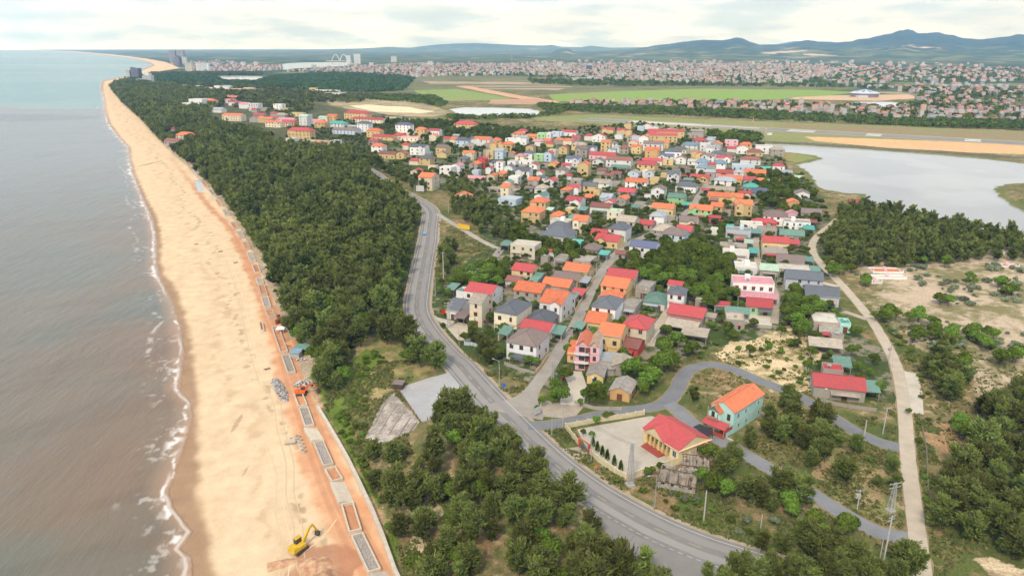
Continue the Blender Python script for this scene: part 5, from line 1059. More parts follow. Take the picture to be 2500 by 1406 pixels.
# drums, huts and sheets of the building site
for i, (px, py) in enumerate([(677,790),(682,787),(687,784),(691,787),(695,785),(681,781)]):
    X, Y, Z = S(px, py); m = MB(); m.tube((0, 0, 0), (0, 0, 2.0+.5*(i % 2)), .75, n=12); o = m.build('rusty_drum', surf('rusty drum', (.16,.05,.04), (.24,.10,.07), 1.5, .8), None, (X, Y, Z)); o['label'] = 'dark red rusty drum in the cluster at the edge of the wood'; o['category'] = 'drum'; o['group'] = 'rusty drums'
def hut(px, py, w_, d, rot, rc, label, wm=None):
    X, Y, Z = S(px, py); t = thing('site_hut', label, 'hut', (X, Y, Z), R(rot)); m = MB(); m.box(-w_/2, w_/2, -d/2, d/2, 0, 2.4); m.build('wall', wm or wallm('g'), t); q = MB(); q.slab([(-w_/2-.4, -d/2-.4, 2.4), (w_/2+.4, -d/2-.4, 2.4), (w_/2+.4, d/2+.4, 3.1), (-w_/2-.4, d/2+.4, 3.1)], .1); q.build('roof', roofm(rc), t); foot(X, Y, w_/2, d/2, R(rot))
hut(714, 806, 5, 4, -10, 'U', 'blue-green roofed site hut under the trees, beside the white sheet')
hut(738, 862, 4.5, 3, -14, 'G', 'dark green roofed site hut at the edge of the wood, above the scrap', surf('dark tarp', (.04,.07,.06), None, 1, .8))
hut(724, 872, 3.6, 3, -10, 'U', 'small grey-blue roofed shelter beside the scrap pile')
X, Y, Z = S(686, 811); m = MB(); m.slab([(-1.8,-1.5,1.9),(1.8,-1.8,2.0),(2.0,1.4,2.4),(-1.6,1.5,2.3)], .05); [m.beam((a, b, 0), (a, b, 1.95), .08) for a in (-1.5, 1.5) for b in (-1.2, 1.2)]; o = m.build('canopy', surf('white sheet', (.80,.79,.82), None, 1, .8), None, (X, Y, Z)); o['label'] = 'white sheet canopy beside the long concrete box'; o['category'] = 'canopy'
# excavators
def excavator(px, py, rz, colr, label, s=1.0, arm=0):
    X, Y, Z = S(px, py); t = thing('excavator', label, 'excavator', (X, Y, Z), rz); t.scale = (s, s, s)
    body = surf('machine paint '+label[:6], colr, tuple(v*.7 for v in colr), 1.5, .7, spec=.3, stain=.6); blk = surf('track rubber', (.05,.05,.05), (.12,.09,.07), 2, .9)
    for sy in (-1, 1):
        m = MB(); m.prism([(-1.9, 0), (-1.6, -.45), (1.6, -.45), (1.9, 0), (1.6, .45), (-1.6, .45)], -.3, .3); m.v = [(a, c+sy*1.15, b+.5) for a, b, c in m.v]; m.build('track', blk, t)
    m = MB(); m.box(-1.0, 1.0, -.85, .85, .6, .95); m.build('undercarriage', blk, t)
    m = MB(); m.prism([(-2.2, -1.2), (1.3, -1.2), (1.3, 1.2), (-2.2, 1.2), (-2.5, .7), (-2.5, -.7)], .95, 1.75); m.box(-2.2, -1.0, -1.1, 1.1, 1.75, 2.05); m.build('body', body, t)
    m = MB(); m.box(-.3, 1.3, .25, 1.2, 1.75, 2.95, 0); m.box(-.34, 1.34, .21, 1.24, 2.95, 3.05, 1); m.build('cab', [glass, body], t)
    m = MB(); m.beam((1.1, -.2, 1.5), (3.2, -.2, 4.0), .42, .6); m.beam((3.2, -.2, 4.0), (4.4, -.2, 4.6), .36, .5); m.build('boom', body, t)
    m = MB(); m.beam((4.2, -.2, 4.8), (5.6, -.2, 2.2), .3, .42); m.build('stick', body, t)
    m = MB(); m.prism([(5.2, .9), (5.9, .8), (6.2, 1.7), (5.5, 2.2)], -.75, .35); m.v = [(a, c, b) for a, b, c in m.v]; m.build('bucket', blk, t)
    m = MB(); m.tube((1.2, .1, 1.4), (2.4, 0, 2.9), .08); m.tube((3.3, -.2, 4.3), (4.4, -.2, 4.9), .08); m.build('hydraulic_ram', steel, t)
def mound(px, py, a, b, h_, rz, label, seed, mat):
    X, Y, Z = S(px, py); n = 34; g = np.linspace(-1, 1, n); U, W_ = np.meshgrid(g, g); q_ = fbm(U*a+seed*9, W_*b, 1.6, 4, seed); R2 = np.sqrt(U*U+W_*W_)
    z = h_*np.clip(1-R2*(1.25-.6*q_), 0, 1)**1.1*(.5+q_)-.08; V = np.stack([U.ravel()*a, W_.ravel()*b, z.ravel()], 1); i = np.arange(n*n).reshape(n, n)[:-1, :-1].ravel()
    o = thing('earth_heap', label, 'earth heap', (X, Y, Z), rz, None, np_mesh('earth_heap', V, np.stack([i, i+1, i+1+n, i+n], 1), [mat], smooth_=True))
wetearth = surf('dug earth', (.40,.19,.11), (.62,.42,.25), .6, .95, bump=.6)
mound(772, 1372, 4.2, 3.4, 1.5, .2, 'dark red spoil heap just below the yellow excavator', 2, wetearth); mound(700, 1362, 4.5, 1.6, .7, .35, 'low ridge of reddish spoil left of the yellow excavator', 5, wetearth); mound(800, 1400, 3.5, 3.0, 1.0, -.4, 'reddish spoil heap at the lower edge beside the track', 7, wetearth)
mound(716, 838, 3.8, 3.0, 1.6, .1, 'orange earth heap between the two site huts', 3, redearth)
rut = surf('wheel rut', (.64,.48,.30), (.69,.52,.33), .6, .97)
for pts_ in ([(742,1400),(730,1340),(726,1270),(708,1200),(706,1120),(684,1040),(676,980),(650,930)], [(690,1400),(700,1320),(682,1240),(684,1150),(660,1080)], [(729,1338),(760,1318),(790,1290),(812,1262)], [(640,930),(618,860),(600,780),(580,700),(555,630)]):
    c_ = crm(line(pts_, SHORE), 2)
    for o_ in (-1.05, 1.05): strip('track_rut', c_+normals(c_)*o_, .17, .17, .035, rut, wob=.1, seed=int(pts_[0][0]))
excavator(729, 1335, R(58), (.78,.50,.03), 'yellow excavator digging on the sand near the bottom of the beach', 1.05)
excavator(737, 962, R(8), (.80,.16,.03), 'orange-red excavator beside the round rock heap', .95)
# ================================================================== CAR PARK EDGE
rkp = [G(a, b) for a, b in rock_slope_px]
m = MB(); m.face([(p[0], p[1], p[2]+.12) for p in rkp][::-1])
fence_m = surf('brown fence', (.22,.14,.08), (.17,.11,.07), 2, .8)
wall_run([at(968,948), at(990,982), at(1010,1008), at(1026,1031)], .12, 'brown post fence down the left edge of the car park', fence_m, .22, name='post_fence', cat='fence', step=2.4, ph=1.15, th=.08)
wall_run([at(1026,1031), at(1062,1022), at(1092,1016)], .12, 'brown post fence along the lower edge of the car park', fence_m, .22, name='post_fence', cat='fence', step=2.2, ph=1.15, th=.08)
for k, (a, b) in enumerate([((952,965),(915,1035)),((972,985),(930,1050)),((988,1003),(948,1062)),((1004,1018),(968,1072)),((1018,1030),(985,1075))]):
    pa, pb = G(*a), G(*b); n = 8; mm_ = MB()
    for j in range(n):
        p = [pa[i]+(pb[i]-pa[i])*j/n for i in (0, 1)]; q_ = [pa[i]+(pb[i]-pa[i])*(j+1)/n for i in (0, 1)]; mm_.beam((p[0], p[1], H(*p)+.05), (q_[0], q_[1], H(*q_)+.05), .25, .3)
    o = mm_.build('slope_rib', surf('old rib', (.34,.31,.27), (.26,.23,.2), 1, .9)); o['label'] = 'thin concrete rib running down the stone-paved slope below the car park'; o['category'] = 'slope rib'; o['group'] = 'ribs of the stone slope'
X, Y, Z = at(974, 947); kt = thing('kiosk', 'small dark brown kiosk at the top corner of the car park', 'kiosk', (X, Y, 0), R(-12)); m = MB(); m.box(-1.6, 1.6, -1.3, 1.3, 0, 2.1); m.build('wall', surf('kiosk wood', (.08,.055,.04), (.12,.08,.06), 2, .8), kt); m = MB(); m.slab([(-1.9,-1.6,2.1),(1.9,-1.6,2.1),(1.9,1.6,2.35),(-1.9,1.6,2.35)], .12); m.build('roof', roofm('B'), kt)
# ================================================================== POLES, TOWERS, LAMPS
pole_m = surf('concrete pole', (.50,.48,.44), (.40,.38,.34), 2, .9); lat_m = surf('lattice steel', (.48,.48,.46), (.36,.35,.33), 3, .6)
def lamp(px, py, h_, rot, label, arm=2.0, two=False):
    X, Y, Z = at(px, py); t = thing('street_lamp', label, 'street lamp', (X, Y, Z), R(rot), 'street lamps along the roads'); m = MB(); m.tube((0,0,0), (0,0,h_), .13, .07, 8); m.build('pole', steel, t)
    for s in ((1, -1) if two else (1,)): m = MB(); m.beam((0,0,h_), (s*arm,0,h_+.35), .08); m.box(s*arm-.1 if s > 0 else s*arm-.7, s*arm+.7 if s > 0 else s*arm+.1, -.16, .16, h_+.25, h_+.42); m.build('lamp_head', steel, t)
lamp(1219, 944, 9.5, 150, 'street lamp on the grass left of the villa with brown hipped roof')
lamp(1443, 1127, 8.5, 200, 'street lamp on the verge beside the yard gate')
lamp(1598, 1240, 9.5, 200, 'street lamp on the verge in front of the roofless ruin')
lamp(1121, 848, 8, 160, 'street lamp behind the main road bend, near the cream villa')
lamp(1347, 1064, 7, 190, 'street lamp on the small grass triangle at the lane mouth')
lamp(1059, 705, 7, 190, 'street lamp at the road edge beside the bushy trees'); lamp(1012, 468, 6, 180, 'distant street lamp above the road bend by the white board'); lamp(1075, 548, 8, 180, 'street lamp where the side lane leaves the main road')
def pole(px, py, h_, label, arms=1, rot=0, tr=False, name='utility_pole', r=.16):
    X, Y, Z = at(px, py); t = thing(name, label, 'utility pole', (X, Y, Z), R(rot), 'utility poles'); m = MB(); m.tube((0,0,0), (0,0,h_), r, r*.65, 8); m.build('pole', pole_m, t)
    for k in range(arms): m = MB(); m.beam((-1.1,0,h_-.3-k*.7), (1.1,0,h_-.3-k*.7), .1); [m.tube((a,0,h_-.25-k*.7), (a,0,h_+.05-k*.7), .06) for a in (-1, 0, 1)]; m.build('crossarm', steel, t)
    if tr: m = MB(); m.box(-.5, .5, .15, .8, h_*.55, h_*.55+1.1); m.build('transformer', pole_m, t)
pole(1353, 935, 8.5, 'dark utility pole at the mouth of the village street'); pole(1374, 1042, 8, 'utility pole at the lane corner beside the yard wall'); pole(1355, 1050, 5.5, 'short pole on the grass at the lane corner', 0)
pole(1718, 1270, 8.5, 'white leaning pole on the verge below the ruins', 0, r=.2); pole(2151, 1400, 15, 'tall pole with cross arms at the right lower edge', 2, 30, r=.22); pole(2141, 1398, 8.5, 'thin lamp pole left of the tall cross-arm pole', 0); pole(1851, 1335, 9, 'thin pole beside the main road near the lower edge', 0)
pole(2155, 1060, 9, 'brown pole with wires in the grass left of the concrete road', 1); pole(2108, 1073, 6.5, 'white twin-leg pole beside the asphalt lane', 0, r=.25); pole(2169, 884, 8, 'pole at the edge of the concrete road near the parked cart', 1, tr=True)
pole(1083, 682, 14, 'tall pale twin pole between the road and the bushes', 1, 20, r=.3); pole(1063, 722, 9, 'pale pole beside the main road above the green-roofed shed', 1); pole(1075, 610, 9, 'pole on the grass wedge between road and side lane', 0)
pole(1725, 1040, 7, 'pole in front of the turquoise house porch', 0); pole(1890, 700, 7, 'pole beside the alley near the white flat-roofed house', 1); pole(2092, 1245, 6, 'pole with meter boxes beside the lower asphalt lane', 1, tr=True); pole(1799, 770, 6, 'white pole between small red roofed house and mint house', 0); pole(1095, 520, 9, 'twin pole above the road fork', 1, r=.22)
for i, (px, py) in enumerate([(1412,775),(1397,850),(1440,700),(1480,640),(1455,680)]): pole(px, py, 8, ['pole by the street beside the dark grey hipped roof', 'pole by the street next to the pink house', 'pole by the street at the orange roofed houses', 'farthest pole by the near stretch of village street', 'pole by the street across from the red lean-to'][i], 1)
def lattice(px, py, h_, w0, label, arms=True, seed=0):
    X, Y, Z = at(px, py); t = thing('lattice_tower', label, 'lattice tower', (X, Y, Z), .3); m = MB(); w1 = w0*.35; n = int(h_/1.4)
    f = lambda k: w0+(w1-w0)*k/n
    for k in range(n):
        z0, z1 = h_*k/n, h_*(k+1)/n; a, b = f(k)/2, f(k+1)/2; c0 = [(-a,-a,z0),(a,-a,z0),(a,a,z0),(-a,a,z0)]; c1 = [(-b,-b,z1),(b,-b,z1),(b,b,z1),(-b,b,z1)]
        for i in range(4): m.beam(c0[i], c1[i], .13); m.beam(c0[i], c1[(i+1) % 4], .07); m.beam(c1[i], c1[(i+1) % 4], .07)
    m.build('mast', lat_m, t); m = MB(); m.box(-w0*.7, w0*.7, -w0*.7, w0*.7, -.2, .5); m.build('footing', pole_m, t)
    if arms: m = MB(); [m.beam((-1.8, 0, h_-.1-k*1.1), (1.8, 0, h_-.1-k*1.1), .14) for k in (0, 1)]; [m.tube((a, 0, h_-.1), (a, 0, h_+.35), .09) for a in (-1.6, 0, 1.6)]; m.build('crossarm', lat_m, t)
lattice(1538, 1184, 12.5, 1.5, 'grey lattice tower outside the corner of the cream yard wall'); lattice(2174, 1247, 8, 1.3, 'short lattice tower in the bushes between the two asphalt lanes')
lattice(1096, 800, 11, 1.1, 'slim lattice mast in front of the shop with the red flag'); lattice(1348, 940, 8, .8, 'thin dark lattice post at the street mouth', False)
lattice(1410, 382, 26, 2.2, 'tall lattice mast among the village roofs, far half', False); lattice(1358, 392, 24, 2.0, 'second lattice mast among the village roofs, near the green house', False)
lattice(1249, 178, 105, 9, 'very tall red and white broadcast mast standing over the distant city', False)
# wires between the poles
def wire(a, b, ha, hb, sag, label, n=3):
    A, B = at(*a), at(*b); m = MB()
    for k in range(n):
        pts = []
        for j in range(9): t = j/8; pts.append((A[0]+(B[0]-A[0])*t+(k-1)*.8*cos(.3), A[1]+(B[1]-A[1])*t, A[2]+ha+(B[2]+hb-A[2]-ha)*t-sag*4*t*(1-t)))
        for p, q_ in zip(pts[:-1], pts[1:]): m.beam(p, q_, .035)
    o = m.build('power_line', surf('wire', (.06,.06,.06), None, 1, .6)); o['label'] = label; o['category'] = 'power line'
wire((1374,1042),(1538,1184), 7.7, 12.3, 1.2, 'wires crossing the concrete yard to the lattice tower'); wire((1353,935),(1374,1042), 8.2, 7.7, .5, 'wires over the junction from the street pole'); wire((1083,682),(1063,722), 13.5, 8.6, .5, 'wires down to the pale roadside pole'); wire((2174,1247),(2151,1400), 7.8, 14.5, .8, 'wires sagging between the short lattice tower and the tall pole')
wire((2155,1060),(2169,884), 8.6, 7.6, 1, 'wires along the concrete road beside the red-roofed house')
# ================================================================== CARS, BOARDS, SMALL THINGS
def car(px, py, rz, colr, label, van=False):
    X, Y, Z = at(px, py); t = thing('parked_car' if 'parked' in label else 'car', label, 'car', (X, Y, Z+.06), rz); pm = surf('car paint '+label[:9], colr, None, 1, .3, spec=.5); m = MB()
    m.prism([(-2.15,.45),(-2.1,.3),(2.1,.3),(2.2,.55),(2.1,.85),(1.1,1.0),(.5,1.45),(-1.3,1.48),(-1.9,1.0),(-2.15,.9)], -.85, .85); m.v = [(a, c, b) for a, b, c in m.v]; m.build('body', pm, t)
    m = MB(); m.prism([(1.0,1.0),(.48,1.4),(-1.25,1.42),(-1.75,1.0)], -.87, .87); m.v = [(a, c, b) for a, b, c in m.v]; m.build('window', glass, t)
    m = MB(); m.face([(1.12,-.7,1.01),(1.12,.7,1.01),(.53,.62,1.46),(.53,-.62,1.46)]); m.build('windscreen', glass, t)
    for a in (-1.35, 1.35):
        for b in (-.8, .8): m = MB(); m.tube((a, b-.1, .33), (a, b+.1, .33), .33, n=12); m.build('wheel', surf('tyre', (.03,.03,.03), None, 1, .9), t)
car(1036, 573, R(98), (.20,.42,.70), 'light blue car driving down the main road, near the upper bend')
def board(px, py, w_, h_, z, rot, m_, label, name='billboard', txt=None):
    X, Y, Z = at(px, py); t = thing(name, label, 'sign', (X, Y, Z), R(rot)); q = MB(); q.box(-w_/2, w_/2, -.08, .08, z, z+h_); q.build('panel', m_, t)
    for a in (-w_*.38, w_*.38): q = MB(); q.tube((a, .15, 0), (a, .15, z+h_*.8), .07); q.build('post', steel, t)
    return t
board(1026, 472, 6.5, 4.5, 1.5, -10, fr_w, 'white billboard on the grass beside the road below the orange-roofed block')
board(1132, 562, 9, 2.8, .8, -30, surf('yellow board', (.85,.55,.04), (.75,.45,.04), 1, .6), 'bright yellow banner board beside the side lane')
board(1312, 1015, 2.6, 2.2, .8, 40, surf('notice board', (.42,.50,.52), (.52,.42,.40), 3, .6), 'grey notice board on the small traffic island')
board(1230, 957, 1.2, 1.3, 2.0, 20, surf('blue sign', (.06,.16,.50), None, 1, .6), 'small blue road sign beneath the street lamp', 'road_sign')
board(1454, 1155, .9, .9, 1.5, 10, surf('orange sign', (.78,.22,.05), None, 1, .6), 'small orange warning sign on the verge below the cream wall', 'road_sign')
# shop front with red flag
X, Y, Z = at(1091, 776); fl = thing('flag_banner', 'red banner with a yellow star on the shop front', 'banner', (X-.2, Y-.6, 2.1), R(-12)); q = MB(); q.box(-2.1, 2.1, -.06, 0, 0, 1.9); q.build('banner', surf('flag red', (.62,.03,.03), None, 1, .8), fl)
q = MB(); pts = []
for k in range(10): a = pi/2+k*pi/5; r = .62 if k % 2 == 0 else .25; pts.append((r*cos(a), -.08, .95+r*sin(a)))
q.face(pts); q.build('star', surf('flag yellow', (.9,.65,.03), None, 1, .8), fl)
# glazed front fence of the cream villa
m_gl = surf('blue-grey fence panel', (.46,.56,.60), (.56,.62,.64), 2, .6)
wall_run([at(1137,824), at(1165,828), at(1192,830)], 1.5, 'pale metal fence in front of the cream three-storey block', m_gl, .3, fr_w, 'metal_fence', 'fence')
wall_run([at(1134,842), at(1170,848), at(1205,850)], 1.5, 'pale blue fence screening the paved forecourt', m_gl, .3, fr_w, 'metal_fence', 'fence')
for pts, lb, m_ in [([(1062,777),(1078,790),(1100,795)], 'white wall round the shop forecourt at the road bend', wallm('w')), ([(1231,890),(1270,905),(1306,915)], 'grey garden wall below the white villa', wallm('g')), ([(1308,912),(1322,895),(1338,872)], 'yellow garden wall along the street by the white villa', wallm('y')),
    ([(1990,975),(2040,990),(2090,998),(2140,1005)], 'grey block wall in front of the long red-roofed grey house', wallm('g')), ([(1402,985),(1450,1000),(1518,1001)], 'old grey wall under the leafy trees by the lane', wallm('g')), ([(1813,790),(1850,800),(1884,802)], 'dark block wall round the mint house yard', wallm('g')), ([(1396,905),(1376,920),(1366,940)], 'red garden wall by the pink house', wallm('r')),
    ([(1590,838),(1622,800),(1640,772)], 'pale wall along the narrow alley', wallm('w')), ([(1405,760),(1432,712),(1450,680)], 'yellow railing wall on the left side of the village street', wallm('y')), ([(1500,610),(1530,592)], 'white wall beside the street near the teal shed', wallm('w')), ([(2245,1010),(2262,1100),(2266,1200)], 'line of low stones along the right side of the concrete road', surf('mossy stone', (.20,.19,.14), (.14,.14,.09), 1, .95))]:
    wall_run([at(*p)[:2] for p in pts], 1.2 if 'stones' not in lb else .4, lb, m_, .25 if 'railing' in lb else None, th=.18 if 'stones' not in lb else .3)
# guard rail on the seaward side of the main road
gr_pts = [at(*p)[:2] for p in [(1026,560),(1016,600),(1006,650),(998,700),(992,740)]]
wall_run(gr_pts, .35, 'white guard rail along the seaward side of the main road', fr_w, .12, name='guard_rail', cat='guard rail', step=3, ph=.5, th=.06)
# cemetery plots in the sandy ground
def tomb(px, py, w_, d, rot, label, tile):
    X, Y, Z = at(px, py); t = thing('tomb_enclosure', label, 'tomb', (X, Y, Z), R(rot), 'tombs in the sandy ground'); m = MB(); x, y = w_/2, d/2
    for a in ((-x,x,-y,-y+.25),(-x,x,y-.25,y),(-x,-x+.25,-y+.25,y-.25),(x-.25,x,-y+.25,y-.25)): m.box(*a, 0, .9)
    m.build('wall', wallm('w'), t); q = MB(); q.box(-x+.25, x-.25, -y+.25, y-.25, 0, .25); q.build('paving', tile, t)
    q = MB(); q.box(-.7, .7, -1.2, 1.0, .25, 1.0); q.box(-.8, .8, 1.0, 1.3, .25, 2.2); q.build('grave', wallm('p'), t); q = MB(); [q.box(s*(x-.12)-.2, s*(x-.12)+.2, -y-.1, -y+.3, 0, 1.9) for s in (-1, 1)]; q.build('pillar', wallm('w'), t); foot(X, Y, x+1, y+1, 0)
tomb(2160, 662, 15, 8, -4, 'large tomb enclosure with orange paving among the trees', surf('orange paving', (.70,.28,.14), (.62,.24,.12), 1, .8)); tomb(2168, 678, 16, 5, -4, 'tomb enclosure with pale paving in front of the orange-paved one', conc_w)
tomb(2436, 618, 7, 5, 0, 'small grey tomb on the sand near the far trees', conc_w); tomb(2460, 650, 9, 5, -5, 'reddish tomb enclosure at the right edge of the sand', redearth)
tomb(2136, 690, 5, 4, 0, 'small pale tomb half hidden by round green bushes', conc_w)
X, Y, Z = at(1772, 1058); o = MB(); o.slab([(-2.8,-1.4,2.2),(2.8,-1.4,2.2),(2.8,1.4,2.4),(-2.8,1.4,2.4)], .08); [o.beam((a, b, 0), (a, b, 2.2), .1) for a in (-2.6, 2.6) for b in (-1.2, 1.2)]
# black shade net beside the hall
X, Y, Z = at(1716, 1064); tt = thing('shade_canopy', 'black netting canopy over the pavement between hall and lane', 'canopy', (X, Y, 0), rzh); o.build('netting', surf('black net', (.03,.032,.035), (.06,.06,.065), 3, .9), tt)
# ================================================================== FAR LANDMARKS
def tower(px, py, wpx, hpx, d, wc, label, rot=0, floors=14, name='tower_block', cat='tower block', steps_=None, m_=None, band=True):
    X, Y = P(px, py, 0); z = depth(X, Y); w_ = wpx*z/FPX; h_ = hpx*z/FPX*1.02; t = thing(name, label, cat, (X, Y, 0), R(rot)); wm = m_ or wallm(wc); m = MB(); m.box(-w_/2, w_/2, 0, d, 0, h_)
    if steps_:
        for a, b, hh in steps_: m.box(-w_/2+a*w_, -w_/2+b*w_, d*.1, d*.9, h_, h_*hh)
    m.build('wall', wm, t); q = MB(); q.box(-w_/2-.5, w_/2+.5, -.5, d+.5, h_, h_+1.5) if not steps_ else q.box(-w_/2+w_*.1, -w_/2+w_*.4, d*.3, d*.6, h_, h_+3); q.build('roof', roofm('L', True), t)
    if band:
        dk = surf('far window band', (.16,.18,.20), (.24,.26,.28), .02, .4)
        for k in range(floors): q = MB(); zz = h_*(k+.35)/floors; q.box(-w_*.44, w_*.44, -.25, 0, zz, zz+h_/floors*.42); q.build('window_band', dk, t)
    return t
darkc = surf('dark tower concrete', (.14,.13,.14), (.22,.20,.20), .05, .9)
tower(422, 151, 16, 25, 40, 'g', 'left one of twin grey unfinished high-rises beyond the river mouth', m_=surf('tower grey', (.36,.34,.36), None, .01), floors=16)
tower(441, 151, 16, 25, 40, 'g', 'right one of twin grey unfinished high-rises beyond the river mouth', m_=surf('tower grey', (.36,.34,.36), None, .01), floors=16)
tower(432, 161, 15, 20, 35, 'g', 'dark brown half-built tower in front of the twin high-rises', m_=darkc, steps_=[(.35,.75,1.12)])
tower(448, 160, 11, 19, 30, 'w', 'slim white tower right of the dark half-built one'); tower(461, 175, 15, 19, 25, 'c', 'cream-sided hotel tower on the near river bank')
tower(495, 175, 29, 19, 20, 'w', 'wide white hotel slab on the river bank'); tower(313, 193, 10, 18, 18, 'w', 'narrow white tower at the end of the near beach', floors=10)
tower(331, 193, 19, 24, 25, 'g', 'grey tower under construction in green netting at the beach end', m_=darkc, steps_=[(.0,.3,1.1)]); tower(360, 206, 20, 20, 22, 'w', 'stepped white hotel among the beach woods', steps_=[(.3,.8,1.25)], floors=8)
tower(341, 205, 14, 10, 18, 'o', 'orange-roofed block left of the stepped white hotel', floors=4, m_=surf('orange block', (.70,.26,.12), None, .05)); tower(372, 213, 16, 5, 18, 'o', 'low orange roof below the stepped white hotel', floors=1, m_=surf('orange block', (.70,.26,.12), None, .05)); tower(379, 209, 9, 8, 14, 'y', 'small tan domed block right of the stepped white hotel', floors=2)
for px, py, w_, h_, lb in [(851,157,9,20,'white tower just right of the arch bridge'), (872,157,14,23,'broad pale tower right of the arch bridge'), (961,152,12,13,'blocky white tower beyond the left city roofs'), (1050,164,11,13,'white tower at the left front of the city'), (1022,178,9,12,'grey slab standing in front of the left city roofs'), (624,163,8,11,'small white tower near the river bend'), (593,163,8,10,'pale tower on the far left bank of the river'), (906,163,8,9,'short pale tower beside the river bend'),
    (1366,167,10,14,'white twin-top tower left of the dark slab'), (1378,174,10,10,'low white block left of the dark slab'), (1426,180,8,12,'white slab before the dark office tower'), (1320,168,12,9,'cream block in the middle of the city'), (1517,188,20,10,'pale office block with tan top in the city'), (1618,178,26,10,'long white block on the right side of the city'), (1657,184,34,9,'long low white roofed hall on the right of the city'), (1740,160,8,7,'small white tower towards the hills'), (1200,185,8,10,'small pale tower at the city edge by the fields'), (765,168,9,8,'white block beside the river bend')]: tower(px, py, w_, h_, 30, 'w', lb, floors=max(3, int(h_/2)))
tower(1439, 174, 12, 13, 30, 'g', 'dark blue-grey office tower in the centre of the city', m_=surf('dark office', (.10,.12,.17), None, .02), floors=5)
tower(1430, 196, 70, 4, 20, 'w', 'long row of white terraced houses at the edge of the fields', floors=1, name='terrace_row', cat='terrace')
# arch bridge
X, Y = P(810, 152); X2, Y2 = P(850, 152); bt = thing('arch_bridge', 'white double-arch bridge crossing the distant river', 'bridge', (X, Y, 0), math.atan2(Y2-Y, X2-X)); Lb = math.dist((X, Y), (X2, Y2)); q = MB(); q.box(-40, Lb+30, -8, 8, 5, 9); q.build('deck', fr_w, bt)
for k in range(2):
    q = MB(); n = 14; pts = [(Lb*(k+j/n)/2, 0, 8+46*sin(pi*j/n)) for j in range(n+1)]; [q.beam(a, b, 8, 5) for a, b in zip(pts[:-1], pts[1:])]; q.build('arch', fr_w, bt)
# stadium
X, Y = P(2119, 238); sk = depth(X, Y)/FPX; r0 = 33*sk; stt = thing('stadium', 'round stadium with blue and white dome beyond the paddy fields', 'stadium', (X, Y+r0*.6, 0)); q = MB(); q.tube((0,0,0), (0,0,9*sk), r0*.93, r0, 40, cap=False); q.build('wall', surf('stadium wall', (.40,.34,.36), (.30,.27,.30), .03), stt)
q = MB(); n = 40
for k in range(n):
    a, b = 2*pi*k/n, 2*pi*(k+1)/n; mi = 0 if k % 5 < 2 else 1
    q.face([(r0*1.06*cos(a), r0*1.06*sin(a), 9*sk), (r0*1.06*cos(b), r0*1.06*sin(b), 9*sk), (r0*.8*cos(b), r0*.8*sin(b), 12.5*sk), (r0*.8*cos(a), r0*.8*sin(a), 12.5*sk)], 1); q.face([(r0*.8*cos(a), r0*.8*sin(a), 12.5*sk), (r0*.8*cos(b), r0*.8*sin(b), 12.5*sk), (0, 0, 18*sk)], mi)
q.build('dome', [surf('dome blue', (.16,.32,.66), None, .02), surf('dome white', (.66,.70,.76), None, .02)], stt); q = MB(); q.box(-r0*1.02, -r0*.3, -r0*1.25, -r0*.8, 0, 5*sk); q.build('entrance_porch', fr_w, stt)
# airfield fence, huts and lights
fpts = [at(*p)[:2] for p in [(1855,347),(1910,350),(1960,352),(2030,357),(2100,361),(2200,367),(2300,372),(2400,379),(2500,388),(2560,394)]]
wall_run(fpts, 1.6, 'long grey perimeter wall between the airfield and the lake', surf('perimeter wall', (.26,.24,.20), (.20,.19,.15), .3), .8, name='perimeter_wall', cat='wall', step=14, th=.5)
for px, py, lb in [(1878,330,'white instrument hut on the airfield grass'), (1862,334,'smaller white hut left of the instrument hut')]:
    X, Y, Z = at(px, py); t = thing('airfield_hut', lb, 'hut', (X, Y, 0)); m = MB(); m.box(-3, 3, -2, 2, 0, 3); m.build('wall', fr_w, t); m = MB(); m.box(-3.3, 3.3, -2.3, 2.3, 3, 3.2); m.build('roof', roofm('L', True), t)
for px, py, lb in [(1838,302,'red and white marker mast beyond the runway'), (1869,328,'red and white marker mast beside the instrument hut')]:
    X, Y, Z = at(px, py); t = thing('marker_mast', lb, 'mast', (X, Y, 0)); m = MB(); [m.box(-.35, .35, -.35, .35, k*2.0, k*2.0+2.0, k % 2) for k in range(5)]; m.build('mast', [surf('marker red', (.7,.15,.08), None, 1), fr_w], t)
# small rowing-shelter wreckage and driftwood on the sand
for px, py, lb in [(478,592,'dark driftwood stump on the upper sand'), (652,898,'crossed timbers on the sand above the rock heap'), (538,612,'low driftwood log on the sand'), (575,640,'small driftwood log halfway up the beach')]:
    X, Y, Z = S(px, py); m = MB(); m.beam((-1.2,0,.15), (1.2,.4,.25), .25); m.beam((-.4,-.8,.1), (.5,.8,.5), .2); o = m.build('driftwood', surf('driftwood', (.12,.08,.05), (.2,.14,.1), 2), None, (X, Y, Z)); o['label'] = lb; o['category'] = 'driftwood'
